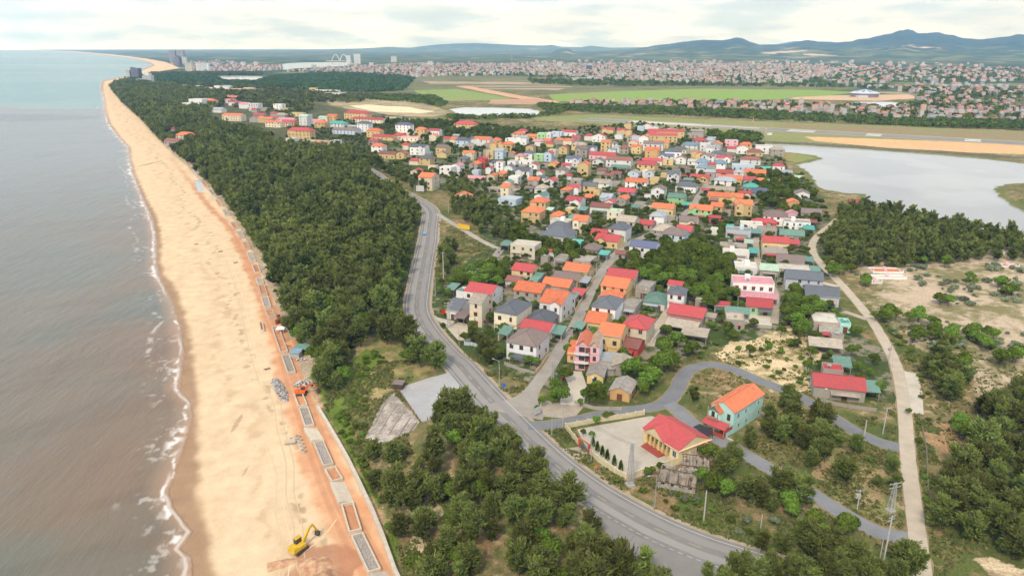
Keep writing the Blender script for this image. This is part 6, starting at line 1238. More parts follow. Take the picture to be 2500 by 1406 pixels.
# tricycle cart on the concrete road's edge, motorbikes
def bike(px, py, rz, lb):
    X, Y, Z = at(px, py); t = thing('motorbike', lb, 'motorbike', (X, Y, Z+.05), rz); dk = surf('bike dark', (.06,.05,.05), None, 1, .5)
    for a in (-.6, .6): m = MB(); m.tube((a,-.06,.3), (a,.06,.3), .3, n=12); m.build('wheel', dk, t)
    m = MB(); m.prism([(-.7,.5),(.1,.35),(.6,.5),(.45,.95),(.3,.95),(.2,.6),(-.1,.75),(-.75,.8)], -.13, .13); m.v = [(a, c, b) for a, b, c in m.v]; m.build('body', surf('bike body', (.10,.10,.12), None, 1, .4), t); m = MB(); m.beam((.42,-.35,1.0), (.42,.35,1.0), .05); m.build('handlebar', steel, t)
bike(1722, 1053, R(-35), 'dark motorbike parked by the turquoise house porch'); bike(1361, 836, R(70), 'dark motorbike by the street gate of the red-roofed house'); bike(1218, 618, R(60), 'motorbike outside the cream flat-roofed house on the side lane')
# ================================================================== TREES
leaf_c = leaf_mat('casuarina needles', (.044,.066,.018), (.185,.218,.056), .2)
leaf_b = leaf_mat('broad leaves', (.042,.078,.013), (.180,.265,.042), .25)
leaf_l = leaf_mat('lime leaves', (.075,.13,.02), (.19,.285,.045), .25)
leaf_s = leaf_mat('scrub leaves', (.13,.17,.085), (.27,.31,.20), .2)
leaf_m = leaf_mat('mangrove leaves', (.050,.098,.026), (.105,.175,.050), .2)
bark = surf('bark', (.16,.12,.09), (.09,.07,.05), 2, .95)
def quads(C, A, B):
    n = len(C); V = np.stack([C-A-B, C+A-B, C+A*.6+B, C-A*.6+B], 1).reshape(-1, 3); return V, np.arange(4*n).reshape(n, 4)
def unit(v): return v/(np.linalg.norm(v, axis=1)[:, None]+1e-9)
def casuarina_pts(rg, n, h=10.0, rad=3.4, size=.55):
    """feathery ragged crown: a few rising leaders, each carrying side limbs of drooping sprays"""
    nl = int(rg.integers(3, 6)); nb = 44; C = []; D = []; T = []; per = max(2, n//nb)
    lead = []
    for i in range(nl):
        a = 2*pi*i/nl+rg.random(); o = rad*(.12 if i == 0 else .30+.30*rg.random()); lead.append((cos(a)*o, sin(a)*o, h*(1.0 if i == 0 else .60+.34*rg.random())))
    for i in range(nb):
        lx, ly, lh = lead[int(rg.integers(nl))]; t = rg.random()**.85; z0 = lh*(.22+.70*t); f = z0/lh
        L_ = rad*(.34+.62*(1-t)**.7)*(.6+.55*rg.random())*(.65+.35*min(1, t*4)); a = rg.random()*2*pi; up = .30+.8*t+.3*rg.random(); d = np.array([cos(a), sin(a), up]); d /= np.linalg.norm(d)
        u = rg.random(per)**.65; p = np.array([lx*f, ly*f, z0])+d*(u*L_)[:, None]
        p += rg.normal(0, 1, (per, 3))*np.array([.46, .46, .36])*(.40+.7*u)[:, None]*(L_/2.4)**.5; p[:, 2] -= .10*u*u*L_
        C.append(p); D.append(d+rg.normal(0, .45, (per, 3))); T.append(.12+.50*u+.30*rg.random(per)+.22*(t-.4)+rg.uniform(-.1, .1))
    C = np.concatenate(C); D = unit(np.concatenate(D)); T = np.concatenate(T)
    S_ = unit(np.cross(D, rg.normal(0, 1, C.shape))); k = size*(.6+.8*rg.random(len(C)))[:, None]
    return C, S_*k*.25, D*k*.66, np.clip((T-.5)*1.15+.5, 0, 1)
def broad_pts(rg, n, h=7.0, rad=3.2, size=.42, nb=26):
    cs = []; rr_ = []
    for i in range(nb):
        v = rg.normal(0, 1, 3); v /= np.linalg.norm(v); v[2] = abs(v[2])*1.1-.25; s = rg.random()**.4
        cs.append(np.array([v[0]*rad*.72*s, v[1]*rad*.72*s, h*.58+v[2]*h*.30*s])); rr_.append(rad*(.26+.20*rg.random()))
    C = []; D = []; T = []; per = n//nb
    for c, r in zip(cs, rr_):
        v = unit(rg.normal(0, 1, (per, 3))); v[:, 2] = np.where(v[:, 2] < -.3, -v[:, 2]*.5, v[:, 2]); s = r*(.72+.36*rg.random(per)); C.append(c+v*s[:, None]*np.array([1, 1, .8])); D.append(unit(v+rg.normal(0, .5, v.shape)))
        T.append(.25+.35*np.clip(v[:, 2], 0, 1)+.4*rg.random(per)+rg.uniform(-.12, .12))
    C = np.concatenate(C); N_ = np.concatenate(D); T = np.concatenate(T); A = unit(np.cross(N_, rg.normal(0, 1, C.shape))); B = np.cross(N_, A); k = size*(.6+.8*rg.random(len(C)))[:, None]
    return C, A*k*.55, B*k*.5, np.clip(T, 0, 1)
def shrub_pts(rg, n, h=1.8, rad=1.7, size=.3):
    C, A, B, T = broad_pts(rg, n, h*1.35, rad, size, 12); C[:, 2] = np.clip(C[:, 2]-h*.35, .05, None); return C, A, B, T
def crown_mesh(name, gen, mat, seed, **k):
    rg = np.random.default_rng(seed); C, A, B, T = gen(rg, **k); V, F = quads(C, A, B)
    return np_mesh(name, V, F, [mat], {'tone': ('FACE', 'FLOAT', T)})
def trunk_mesh(h, r, limbs, seed, spread=.5):
    rg = random.Random(seed); m = MB(); p = np.array([0, 0, -.3]); n = 5; q = p
    for i in range(n): q = np.array([p[0]+rg.uniform(-.1, .1)*h*.06, p[1]+rg.uniform(-.1, .1)*h*.06, h*.85*(i+1)/n]); m.tube(p, q, r*(1-i/n*.7), r*(1-(i+1)/n*.7), 6, cap=False); p = q
    for i in range(limbs): z = h*rg.uniform(.3, .75); a = rg.uniform(0, 2*pi); L_ = h*rg.uniform(.18, .34); m.tube((0, 0, z), (cos(a)*L_*spread*1.6, sin(a)*L_*spread*1.6, z+L_*.8), r*.4, r*.12, 5, cap=False)
    return m.mesh('trunk', [bark])
KIND = {}
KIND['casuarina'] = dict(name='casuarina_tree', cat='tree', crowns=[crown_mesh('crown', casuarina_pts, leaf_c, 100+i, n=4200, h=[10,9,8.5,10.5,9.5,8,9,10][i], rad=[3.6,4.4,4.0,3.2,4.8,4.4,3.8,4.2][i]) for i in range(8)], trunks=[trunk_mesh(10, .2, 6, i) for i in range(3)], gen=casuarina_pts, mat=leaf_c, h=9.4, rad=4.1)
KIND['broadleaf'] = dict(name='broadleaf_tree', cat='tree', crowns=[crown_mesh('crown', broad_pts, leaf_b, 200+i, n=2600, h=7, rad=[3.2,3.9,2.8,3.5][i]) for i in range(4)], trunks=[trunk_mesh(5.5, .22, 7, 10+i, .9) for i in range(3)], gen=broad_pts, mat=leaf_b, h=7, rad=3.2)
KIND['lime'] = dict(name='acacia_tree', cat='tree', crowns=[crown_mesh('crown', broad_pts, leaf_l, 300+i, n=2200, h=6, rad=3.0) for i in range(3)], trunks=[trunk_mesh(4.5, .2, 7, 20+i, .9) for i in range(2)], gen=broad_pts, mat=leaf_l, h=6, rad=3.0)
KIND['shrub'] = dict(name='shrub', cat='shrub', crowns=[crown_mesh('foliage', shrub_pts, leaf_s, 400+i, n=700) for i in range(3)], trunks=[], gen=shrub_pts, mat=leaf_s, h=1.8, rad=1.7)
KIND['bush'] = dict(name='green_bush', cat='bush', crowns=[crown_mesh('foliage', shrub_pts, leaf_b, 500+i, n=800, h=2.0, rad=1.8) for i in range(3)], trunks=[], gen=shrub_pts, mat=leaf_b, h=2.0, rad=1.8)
# keep-out grid from roads, houses and paving
FT = np.array(FEET); RD = [(c, w_) for c, w_ in ROADC]
PAVE = [line(p) for p in ([(972,947),(1040,924),(1087,912),(1098,905),(1180,985),(1160,1000),(1030,1031)], [(1400,1040),(1590,1012),(1745,1098),(1640,1145),(1535,1178)], [(1405,1195),(1616,1316),(1830,1398),(1960,1440),(1600,1450),(1530,1390),(1490,1310)], [(1372,905),(1420,906),(1432,940),(1425,992),(1362,985)], [(1068,775),(1140,790),(1150,835),(1118,830)], [(1815,765),(1880,765),(1885,795),(1812,790)], [(2205,905),(2240,912),(2255,1012),(2212,1008)])]
def clear(X, Y, m=1.2, mr=1.5, houses=True):
    ok = (X > xat(TL, Y)+2.5)
    for c, w_ in RD: ok &= dist_poly(X, Y, c[::3] if len(c) > 30 else c) > w_+mr
    for p in PAVE: ok &= ~pip(X, Y, p)
    if houses:
        for x, y, a, b, rz in FEET:
            if y > 620 and x*x+y*y > 500000: x, y, a, b, rz = x-6*sin(math.atan2(x, y)), y-13, a+1, b+13, rz
            k = np.nonzero(ok & (np.abs(X-x) < a+b+4) & (np.abs(Y-y) < a+b+4))[0]
            if len(k): dx, dy = X[k]-x, Y[k]-y; u = dx*cos(rz)+dy*sin(rz); v = -dx*sin(rz)+dy*cos(rz); ok[k] &= ~((np.abs(u) < a+m) & (np.abs(v) < b+m))
    for n, p in LAKEP.items():
        if n != 'river': ok &= ~pip(X, Y, p)
    return ok
def scatter(px_poly, sp, seed, prob=1.0, m=1.5, mr=2.0, houses=True, patch=0.0):
    poly = line(px_poly); rg = np.random.default_rng(seed); x0, y0 = poly.min(0); x1, y1 = poly.max(0)
    gx, gy = np.meshgrid(np.arange(x0, x1, sp), np.arange(y0, y1, sp)); gx = gx.ravel()+rg.uniform(-.42, .42, gx.size)*sp; gy = gy.ravel()+rg.uniform(-.42, .42, gy.size)*sp
    k = pip(gx, gy, poly) & (rg.random(gx.size) < prob); gx, gy = gx[k], gy[k]
    if patch: k = fbm(gx, gy, 28, 3, seed) > patch; gx, gy = gx[k], gy[k]
    k = clear(gx, gy, m, mr, houses); return gx[k], gy[k]
TREES = []   # (kind, x, y, scale, region)
def plant(kind, px_poly, sp, seed, s=(.8, 1.2), region='', **k):
    gx, gy = scatter(px_poly, sp, seed, **k); rg = np.random.default_rng(seed+999); sc = rg.uniform(*s, len(gx))
    for a, b, c in zip(gx, gy, sc): TREES.append((kind, a, b, c, region))
def one(kind, px, py, s=1.0, region=''): X, Y, Z = G(px, py); TREES.append((kind, X, Y, s, region))
WOOD = [(268,214),(300,200),(330,203),(450,216),(560,246),(500,290),(560,318),(640,330),(690,362),(760,372),(890,378),(935,415),(968,458),(1020,486),(1030,505),(1026,560),(1010,620),(1000,690),(996,750),(1005,790),(1040,830),(1075,870),(1085,890),(1060,902),(1000,896),(950,868),(885,840),(872,880),(830,940),(790,962),(760,938),(735,868),(716,800),(690,745),(650,678),(612,612),(590,572),(545,500),(505,452),(455,398),(415,362),(372,322),(340,284),(300,250),(275,228)]
plant('casuarina', WOOD, 7.0, 11, (.72, 1.45), 'wood', houses=True, prob=.95)
LOWER = [(1110,1008),(1150,985),(1200,1000),(1232,1050),(1262,1088),(1310,1092),(1362,1130),(1398,1180),(1428,1250),(1475,1300),(1520,1350),(1545,1420),(1560,1500),(960,1500),(950,1400),(985,1330),(940,1230),(970,1160),(1045,1150),(1070,1090),(1060,1050)]
plant('lime', WOOD, 26, 71, (.7, 1.1), 'near'); plant('broadleaf', WOOD, 20, 72, (.8, 1.3), 'woodmix'); plant('lime', LOWER, 24, 73, (.8, 1.1), 'near'); plant('broadleaf', LOWER, 20, 74, (.7, 1.1), 'woodmix')
plant('casuarina', LOWER, 6.3, 12, (.66, 1.25), 'lower', prob=.95)
plant('casuarina', [(1560,1420),(1620,1392),(1700,1380),(1790,1400),(1860,1385),(1960,1410),(2100,1380),(2200,1350),(2225,1330),(2235,1420),(2240,1500),(1560,1500)], 6.5, 13, (.6, 1.1), 'bottomright', prob=.75)
plant('casuarina', [(1890,1175),(1960,1180),(2010,1240),(2080,1290),(2150,1310),(2190,1330),(2060,1360),(1950,1340),(1880,1300),(1850,1230)], 7.5, 14, (.6, 1.0), 'verge', prob=.6, patch=.4)
plant('casuarina', [(1880,975),(1960,985),(2040,1040),(2080,1090),(2030,1140),(1960,1120),(1880,1080),(1850,1030)], 8, 15, (.6, .95), 'triangle', prob=.85)
plant('casuarina', [(1690,1160),(1760,1120),(1850,1150),(1910,1190),(1900,1230),(1800,1230),(1720,1220)], 6.5, 16, (.6, .95), 'ruinside', prob=.8)
plant('casuarina', [(2372,1128),(2400,1060),(2440,985),(2600,940),(2720,1500),(2520,1385),(2420,1345),(2330,1325),(2292,1290),(2272,1220),(2300,1140)], 5.8, 17, (.65, 1.15), 'right', prob=.92, patch=.30)
plant('casuarina', [(2020,560),(2060,520),(2150,512),(2220,535),(2320,560),(2400,575),(2480,588),(2700,610),(2700,650),(2420,640),(2250,650),(2120,668),(2040,655),(2004,610)], 6.0, 18, (.7, 1.15), 'lakewood', prob=.9)
plant('casuarina', [(2270,850),(2330,880),(2345,960),(2300,985),(2262,930)], 6.5, 19, (.8, 1.1), 'right')
plant('casuarina', [(1060,610),(1100,600),(1130,640),(1120,680),(1070,680)], 7, 20, (.6, .9), 'wedge', prob=.75); plant('casuarina', [(1100,450),(1130,440),(1240,560),(1250,600),(1180,575),(1110,530),(1098,490)], 7, 21, (.7, 1.0), 'roadside', prob=.85)
plant('casuarina', [(1145,830),(1205,850),(1235,905),(1200,925),(1150,880)], 6.5, 22, (.65, .9), 'villa'); plant('casuarina', [(900,395),(1010,430),(1060,450),(1060,475),(1000,470),(930,425)], 9, 23, (.7, 1.0), 'northroad', prob=.7)
plant('casuarina', [(890,1090),(960,1080),(1010,1180),(960,1250),(900,1180)], 8, 24, (.6, .9), 'lower', prob=.7)
# broadleaf: gardens of the village and the groves
VIL = [(700,300),(900,290),(1100,300),(1350,322),(1560,302),(1850,338),(1900,390),(1980,450),(2020,520),(2020,560),(1975,590),(1975,660),(2060,760),(2140,880),(2180,960),(2000,985),(1960,880),(1870,800),(1740,830),(1680,880),(1600,960),(1540,1010),(1330,1010),(1180,880),(1080,800),(1065,700),(1150,690),(1240,640),(1240,560),(1120,470),(960,440),(900,380),(700,350)]
plant('broadleaf', VIL, 6.4, 31, (.42, .80), 'garden', prob=.70, m=.6, mr=.6)
plant('broadleaf', [(1530,640),(1620,600),(1700,610),(1780,640),(1800,720),(1760,770),(1680,745),(1600,700),(1540,680)], 5.6, 32, (.85, 1.25), 'grove', m=1)
plant('broadleaf', [(1085,690),(1150,660),(1250,665),(1260,700),(1200,715),(1130,712),(1090,715)], 5.6, 33, (.85, 1.2), 'grove2', m=1)
plant('broadleaf', [(1260,560),(1300,590),(1400,600),(1440,640),(1350,650),(1300,640),(1230,600)], 6, 34, (.7, 1.0), 'grove3', m=1)
plant('broadleaf', [(1830,440),(1900,430),(1985,480),(1990,560),(1940,540),(1860,500)], 6.2, 35, (.8, 1.2), 'lakeside', m=1); plant('broadleaf', [(1900,700),(1960,720),(2030,760),(1990,800),(1940,830),(1900,790)], 6, 36, (.85, 1.2), 'laneside', m=1)
plant('broadleaf', [(1530,930),(1640,880),(1660,900),(1640,950),(1590,985),(1520,1000)], 5.6, 37, (.95, 1.35), 'junction', m=1); plant('broadleaf', [(1400,560),(1700,560),(1700,600),(1560,590),(1440,620)], 7, 38, (.7, 1.0), 'garden', prob=.6, m=1)
plant('broadleaf', [(930,300),(1100,300),(1260,320),(1350,330),(1330,370),(1180,390),(1050,350),(1000,330)], 8, 39, (.7, 1.1), 'northfield', m=1, prob=.7)
for px, py, s in [(1366,985,1.0),(1378,935,.85),(1455,990,1.05),(1438,985,.9),(1350,985,.45),(1312,1008,.4),(1620,880,1.3),(1600,910,1.1),(1730,1130,.9),(1250,880,.5),(1290,893,.6),(1310,897,.6),(1520,880,.7),(1650,855,1.1),(1690,870,.9)]: one('broadleaf', px, py, s, 'yard')
for px, py in [(1580,1160),(1592,1157),(1612,1150),(1445,1070),(1424,1065)]: one('broadleaf', px, py, .38, 'yard')
LIME = [(2045,668),(2020,650),(2085,660),(2100,695),(2240,640),(2320,650),(2370,690),(2150,790),(2175,770),(2230,790),(2280,800),(2240,830),(2320,830),(2370,820),(2410,830),(2300,740),(2440,700),(2350,900),(2460,720),(2430,890),(2480,880),(1215,1130),(1300,1255),(1340,1270),(2060,1300),(2010,1320),(1930,1240),(1260,1095),(2340,1060),(2370,1080),(2020,675),(1770,790),(1840,800),(1830,865),(1790,830),(1480,1025),(1490,1022),(1455,1032)]
rgl = random.Random(5)
for px, py in LIME:
    if px > 1900:
        for j in range(3): one('lime', px+rgl.uniform(-14, 14), py+rgl.uniform(-8, 8), rgl.uniform(.65, 1.1), 'sand')
    else: one('lime', px, py, rgl.uniform(.6, .9) if px != 1455 and px != 1480 and px != 1490 else .45, 'near')
plant('lime', [(2180,790),(2280,800),(2420,840),(2400,880),(2300,850),(2200,830)], 6.5, 41, (.7, 1.1), 'sand', prob=.6)
plant('shrub', [(2040,680),(2200,640),(2420,650),(2600,640),(2700,1000),(2430,970),(2300,880),(2200,840),(2120,760)], 4.5, 42, (.5, 1.5), 'sand', prob=.6, patch=.52)
plant('shrub', [(1700,1120),(1960,1180),(2180,1290),(2150,1320),(2000,1350),(1880,1330),(1760,1290),(1640,1230),(1600,1200)], 6, 43, (.5, 1.1), 'verge', prob=.5)
plant('bush', [(1430,1140),(1530,1190),(1640,1250),(1880,1345),(2050,1390),(1960,1340),(1780,1270),(1690,1210),(1600,1165),(1540,1180)], 3.2, 44, (.35, .8), 'verge', prob=.7, mr=-.2)
plant('bush', [(806,1000),(850,930),(900,860),(960,880),(900,960),(885,1080),(930,1130),(965,1240),(990,1350),(945,1280),(890,1160),(835,1060)], 3.0, 45, (.4, .9), 'bank', prob=.6)
plant('bush', [(2230,1000),(2270,1010),(2290,1300),(2300,1400),(2262,1400)], 3.5, 46, (.3, .8), 'roadedge', prob=.5, mr=.2)
plant('bush', [(1900,1000),(2150,1090),(2190,1180),(2180,1280),(2060,1230),(1950,1150),(1850,1060)], 6, 47, (.3, .9), 'triangle', prob=.4); plant('bush', [(2090,740),(2150,790),(2210,880),(2240,980),(2260,1000),(2290,1000),(2230,860),(2150,760)], 3.5, 48, (.4, .9), 'roadedge', prob=.6, mr=.3)
plant('bush', [(590,560),(640,640),(700,740),(750,850),(735,850),(680,750),(610,630),(570,560)], 3.2, 49, (.4, .9), 'bank', prob=.5)
plant('bush', [(1450,590),(1900,590),(2100,830),(1950,980),(1740,860),(1560,960),(1330,900),(1080,800),(1070,700)], 4.2, 50, (.4, .9), 'garden', prob=.4, m=.2, mr=.2)
for X_, Y_, s_, k_ in [(630,730,1,'c'),(690,755,1.1,'c'),(750,740,1,'c'),(530,780,.9,'c'),(890,680,1.2,'c'),(810,770,.9,'c'),(950,780,1,'c'),(830,880,.9,'c'),(900,850,.9,'c'),(990,970,1.2,'c'),(1050,800,.9,'c'),(960,900,.6,'c'),(700,590,.8,'c'),(760,560,.6,'c'),(260,560,.8,'c'),(1230,900,.7,'c'),(1250,980,.7,'c'),(1160,970,.5,'c')]: one('casuarina', 1562+X_/2, 703+Y_/2, s_*.78, 'triangle')
for X_, Y_, s_, k_ in [(360,1000,1.2,'b'),(420,1040,1.1,'b'),(300,960,.9,'b'),(520,1040,1,'c'),(580,1060,1,'c'),(680,1020,1.2,'c'),(640,1090,.8,'c'),(790,1080,1.2,'c'),(740,1120,.9,'l'),(850,1160,1,'l'),(590,1290,.8,'c'),(700,1300,.8,'c'),(860,1330,1.3,'c'),(930,1310,1.1,'c'),(780,1240,.8,'c')]: one({'b': 'broadleaf', 'c': 'casuarina', 'l': 'lime'}[k_], 1562+X_/2, 703+Y_/2, s_*.78, {'b': 'laneruin', 'c': 'verge', 'l': 'near'}[k_])
for X_, Y_, s_ in [(1050,1380,1.1),(1150,1420,.8),(1290,1390,1.2),(1345,1400,.9),(640,1450,1.2),(560,1460,1.1),(720,1450,1.1),(800,1460,1.2),(330,1420,.55),(400,1430,.55),(960,1450,1.2),(900,1470,1.2),(480,1490,.8),(1100,1500,1.1)]: one('casuarina', 1562+X_/2, 703+Y_/2, s_*.78, 'bottomright')
for X_, Y_, s_ in [(1430,460,1.1),(1490,520,1.3),(1520,560,1.3),(1580,480,.9),(1450,1180,1.1),(1560,1050,1.3),(1520,1000,1.1),(1850,850,1.2),(1800,700,1.2),(1720,650,1.1),(1660,610,.9)]: one('casuarina', 1562+X_/2, 703+Y_/2, s_*.82, 'right')
for X_, Y_, s_ in [(1560,690,.9),(1600,720,.8),(1650,740,.9),(1690,780,.8),(1740,760,.8),(1310,615,.35),(1360,760,.4),(1780,1290,.7),(1840,1320,.8)]: one('lime', 1562+X_/2, 703+Y_/2, s_, 'near')
TREES = [t for t in TREES if not (t[4] == 'garden' and t[2] > 600 and (int(t[1]*37+t[2]*11) % 100) < 34)]
# sort by distance, the nearest 300 of each kind stand alone
VIS = lambda X, Y: (lambda p: -60 < p[0] < 2560 and p[1] < 1520)(topx(X, Y, 3))
def tlabel(kind, reg):
    T_ = {('casuarina','wood'): 'dark feathery casuarina in the wood between beach and main road', ('casuarina','lower'): 'tall feathery casuarina in the wood below the car park', ('casuarina','bottomright'): 'young casuarina on the verge at the lower road junction', ('casuarina','verge'): 'casuarina standing along the lower asphalt lane',
     ('casuarina','triangle'): 'casuarina between the turquoise house and the concrete road', ('casuarina','ruinside'): 'casuarina beside the roofless ruins', ('casuarina','right'): 'tall casuarina in the wood right of the concrete road', ('casuarina','lakewood'): 'casuarina in the belt along the near lake shore', ('casuarina','wedge'): 'casuarina on the grass wedge beside the main road', ('casuarina','roadside'): 'casuarina in the clump above the side lane', ('casuarina','villa'): 'bushy casuarina screening the white villa from the main road', ('casuarina','northroad'): 'casuarina near the far bend of the main road',
     ('broadleaf','garden'): 'round leafy tree in a village garden between the houses', ('broadleaf','grove'): 'dense leafy tree in the grove right of the village street', ('broadleaf','grove2'): 'dark leafy tree in the grove above the red-roofed white house', ('broadleaf','grove3'): 'leafy tree around the cream flat-roofed house', ('broadleaf','lakeside'): 'leafy tree between the houses and the lake', ('broadleaf','laneside'): 'leafy tree beside the slate-roofed house on the concrete road', ('broadleaf','junction'): 'large leafy tree in the clump inside the asphalt bend', ('broadleaf','northfield'): 'leafy tree in the fields behind the village', ('broadleaf','laneruin'): 'spreading leafy tree between the ruins and the asphalt lane', ('broadleaf','woodmix'): 'rounder leafy tree standing among the casuarinas', ('broadleaf','yard'): 'clipped leafy tree at a yard near the junction',
     ('lime','sand'): 'bright green round acacia on the pale sandy ground', ('lime','near'): 'bright lime-green tree among darker trees', ('shrub','sand'): 'grey-green shrub on the pale sandy ground', ('shrub','verge'): 'pale shrub on the grassy verge below the ruins', ('bush','verge'): 'low green bush on the verge of the main road', ('bush','bank'): 'low green bush on the bank above the beach', ('bush','roadedge'): 'low bush beside the concrete road', ('bush','triangle'): 'low bush on the dry grass between the asphalt lanes', ('bush','garden'): 'low bush in a village garden'}
    return T_.get((kind, reg), f'{kind} tree near the village')
def lod_gen(K, rg, n, size):
    return K['gen'](rg, n=n, h=K['h'], rad=K['rad'], size=size)
merged = {}
def merge(key, mat, trees, rng_):
    """fold many trees into one mesh, thinner with distance"""
    Vs = []; Fs = []; Ts = []; off = 0; var = {}
    for kind, x, y, s, reg in trees:
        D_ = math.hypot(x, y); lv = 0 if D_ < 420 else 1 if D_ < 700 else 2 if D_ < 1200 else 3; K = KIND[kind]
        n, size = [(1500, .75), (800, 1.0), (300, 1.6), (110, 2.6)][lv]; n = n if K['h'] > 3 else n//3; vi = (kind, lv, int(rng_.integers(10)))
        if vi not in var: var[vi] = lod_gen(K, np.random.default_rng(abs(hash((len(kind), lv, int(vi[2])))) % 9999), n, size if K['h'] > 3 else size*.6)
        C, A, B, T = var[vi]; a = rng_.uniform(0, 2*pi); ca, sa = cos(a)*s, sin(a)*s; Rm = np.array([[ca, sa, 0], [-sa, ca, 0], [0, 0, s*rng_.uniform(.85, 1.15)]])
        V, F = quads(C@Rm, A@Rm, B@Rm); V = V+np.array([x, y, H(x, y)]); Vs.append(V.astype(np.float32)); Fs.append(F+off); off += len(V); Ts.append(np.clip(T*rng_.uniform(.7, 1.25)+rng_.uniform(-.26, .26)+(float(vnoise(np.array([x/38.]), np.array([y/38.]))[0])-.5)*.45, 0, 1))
    if not Vs: return
    struct(key, np_mesh(key, np.concatenate(Vs), np.concatenate(Fs), [mat], {'tone': ('FACE', 'FLOAT', np.concatenate(Ts))}), 'stuff')
rest = {}
rgt = np.random.default_rng(77)
for kind, K in KIND.items():
    ts = sorted([t for t in TREES if t[0] == kind and VIS(t[1], t[2])], key=lambda t: math.hypot(t[1], t[2])); lim = 290 if kind in ('casuarina', 'broadleaf') else 200 if kind == 'lime' else 110 if kind == 'shrub' else 230
    for t in ts[:lim]:
        _, x, y, s, reg = t; z = H(x, y)-.05; rz = rgt.uniform(0, 2*pi); grp = {'casuarina': 'casuarina trees', 'broadleaf': 'leafy trees', 'lime': 'bright green trees', 'shrub': 'grey-green shrubs', 'bush': 'low bushes'}[kind]+', '+reg
        cm = K['crowns'][rgt.integers(len(K['crowns']))]; sz = s*rgt.uniform(.9, 1.12)
        if K['trunks']:
            e = thing(K['name'], tlabel(kind, reg), K['cat'], (x, y, z), rz, grp); e.scale = (s, s, sz); obj('crown', cm, e); obj('trunk', K['trunks'][rgt.integers(len(K['trunks']))], e)
        else: o = thing(K['name'], tlabel(kind, reg), K['cat'], (x, y, z), rz, grp, cm); o.scale = (s, s, sz)
    if ts[lim:]: rest[kind] = ts[lim:]
names = {'casuarina': 'casuarina_woodland', 'broadleaf': 'garden_greenery', 'lime': 'acacia_scrub', 'shrub': 'dune_scrub', 'bush': 'ground_cover'}
for kind, ts in rest.items(): merge(names[kind], KIND[kind]['mat'], ts, np.random.default_rng(5))
def tufts(name, polys, n, seed, size, mat):
    rg = np.random.default_rng(seed); X = []; Y = []
    for p, q_ in polys:
        w_ = line(p); a0, b0 = w_.min(0); a1, b1 = w_.max(0); x = rg.uniform(a0, a1, int(n*q_)); y = rg.uniform(b0, b1, int(n*q_)); k = pip(x, y, w_) & (fbm(x, y, 7, 3, seed) > .46); x, y = x[k], y[k]; k = clear(x, y, .3, -.2) & ~pip(x, y, ROCKP); X.append(x[k]); Y.append(y[k])
    X = np.concatenate(X); Y = np.concatenate(Y); m = len(X); k = 4; x = np.repeat(X, k)+rg.normal(0, .25, m*k); y = np.repeat(Y, k)+rg.normal(0, .25, m*k); z = height(x, y); s = size*np.repeat(rg.uniform(.5, 1.6, m), k)[:, None]
    C = np.stack([x, y, z+s[:, 0]*.35], 1); D = unit(np.c_[rg.normal(0, .6, (m*k, 2)), np.ones(m*k)]); A = unit(np.cross(D, rg.normal(0, 1, C.shape))); V, F = quads(C, A*s*.5, D*s*.45)
    struct(name, np_mesh(name, V, F, [mat], {'tone': ('FACE', 'FLOAT', np.clip(np.repeat(rg.uniform(0, 1, m), k)*.8+.2*rg.random(m*k), 0, 1))}), 'stuff')
tufts('grass', [([(1270,1060),(1400,1040),(1440,1110),(1620,1180),(1800,1100),(1900,1000),(2250,1000),(2330,1200),(2330,1500),(1900,1500),(1600,1290),(1330,1120)], 1.6), ([(800,880),(1060,880),(980,950),(1000,1080),(1040,1180),(1000,1400),(960,1400),(860,1180),(780,1000)], 1.2), ([(2060,700),(2220,800),(2600,940),(2600,1300),(2260,1400),(2230,1000),(2150,830)], 1.0), ([(1600,880),(1980,800),(2200,980),(2200,1100),(1700,1000)], .3), ([(1070,540),(1230,600),(1160,680),(1060,700)], .5), ([(1110,830),(1320,880),(1300,960),(1220,960)], .4)], 15000, 88, .42, leaf_mat('grass blades', (.085,.105,.03), (.26,.26,.10), .3))
# small cypresses in a row inside the yard wall, and palms near the street
cyp = MB(); rg = np.random.default_rng(3); n = 260; t_ = rg.random(n); a_ = rg.random(n)*2*pi; r_ = .55*(1-t_)**.6+.05; C = np.stack([r_*np.cos(a_), r_*np.sin(a_), .2+3.0*t_], 1); D = unit(np.stack([np.cos(a_), np.sin(a_), 1.5+0*a_], 1)); S2 = unit(np.cross(D, rg.normal(0, 1, C.shape))); V, F = quads(C, S2*.16, D*.22); cyp_me = np_mesh('cypress_tree', V, F, [leaf_b], {'tone': ('FACE', 'FLOAT', rg.random(n))})
for px, py in [(1447,1095),(1458,1107),(1470,1118),(1482,1127),(1499,1141),(1515,1154)]: X, Y, Z = at(px, py-6); thing('cypress_tree', 'small clipped cypress in the row inside the cream yard wall', 'tree', (X, Y, Z), 0, 'cypress row', cyp_me)
def palm(px, py, h_, label):
    X, Y, Z = at(px, py); t = thing('coconut_palm', label, 'palm', (X, Y, Z)); m = MB(); m.tube((0,0,0), (.3,.2,h_), .2, .13, 7); m.build('trunk', bark, t); rg = random.Random(px); m = MB()
    for k in range(15):
        a = 2*pi*k/15+rg.uniform(-.2, .2); e = rg.uniform(-.1, .9); p = np.array([.3, .2, h_])
        for j in range(6):
            q_ = p+np.array([cos(a)*.5, sin(a)*.5, (e-.35*j)*.42]); w0, w1 = .5*(1-j/7), .5*(1-(j+1)/7); n_ = np.array([-sin(a), cos(a), -.25]); n2_ = np.array([sin(a), -cos(a), -.25])
            m.face([p, q_, q_+n_*w1, p+n_*w0]); m.face([p, p+n2_*w0, q_+n2_*w1, q_]); p = q_
    m.build('frond', leaf_b, t)
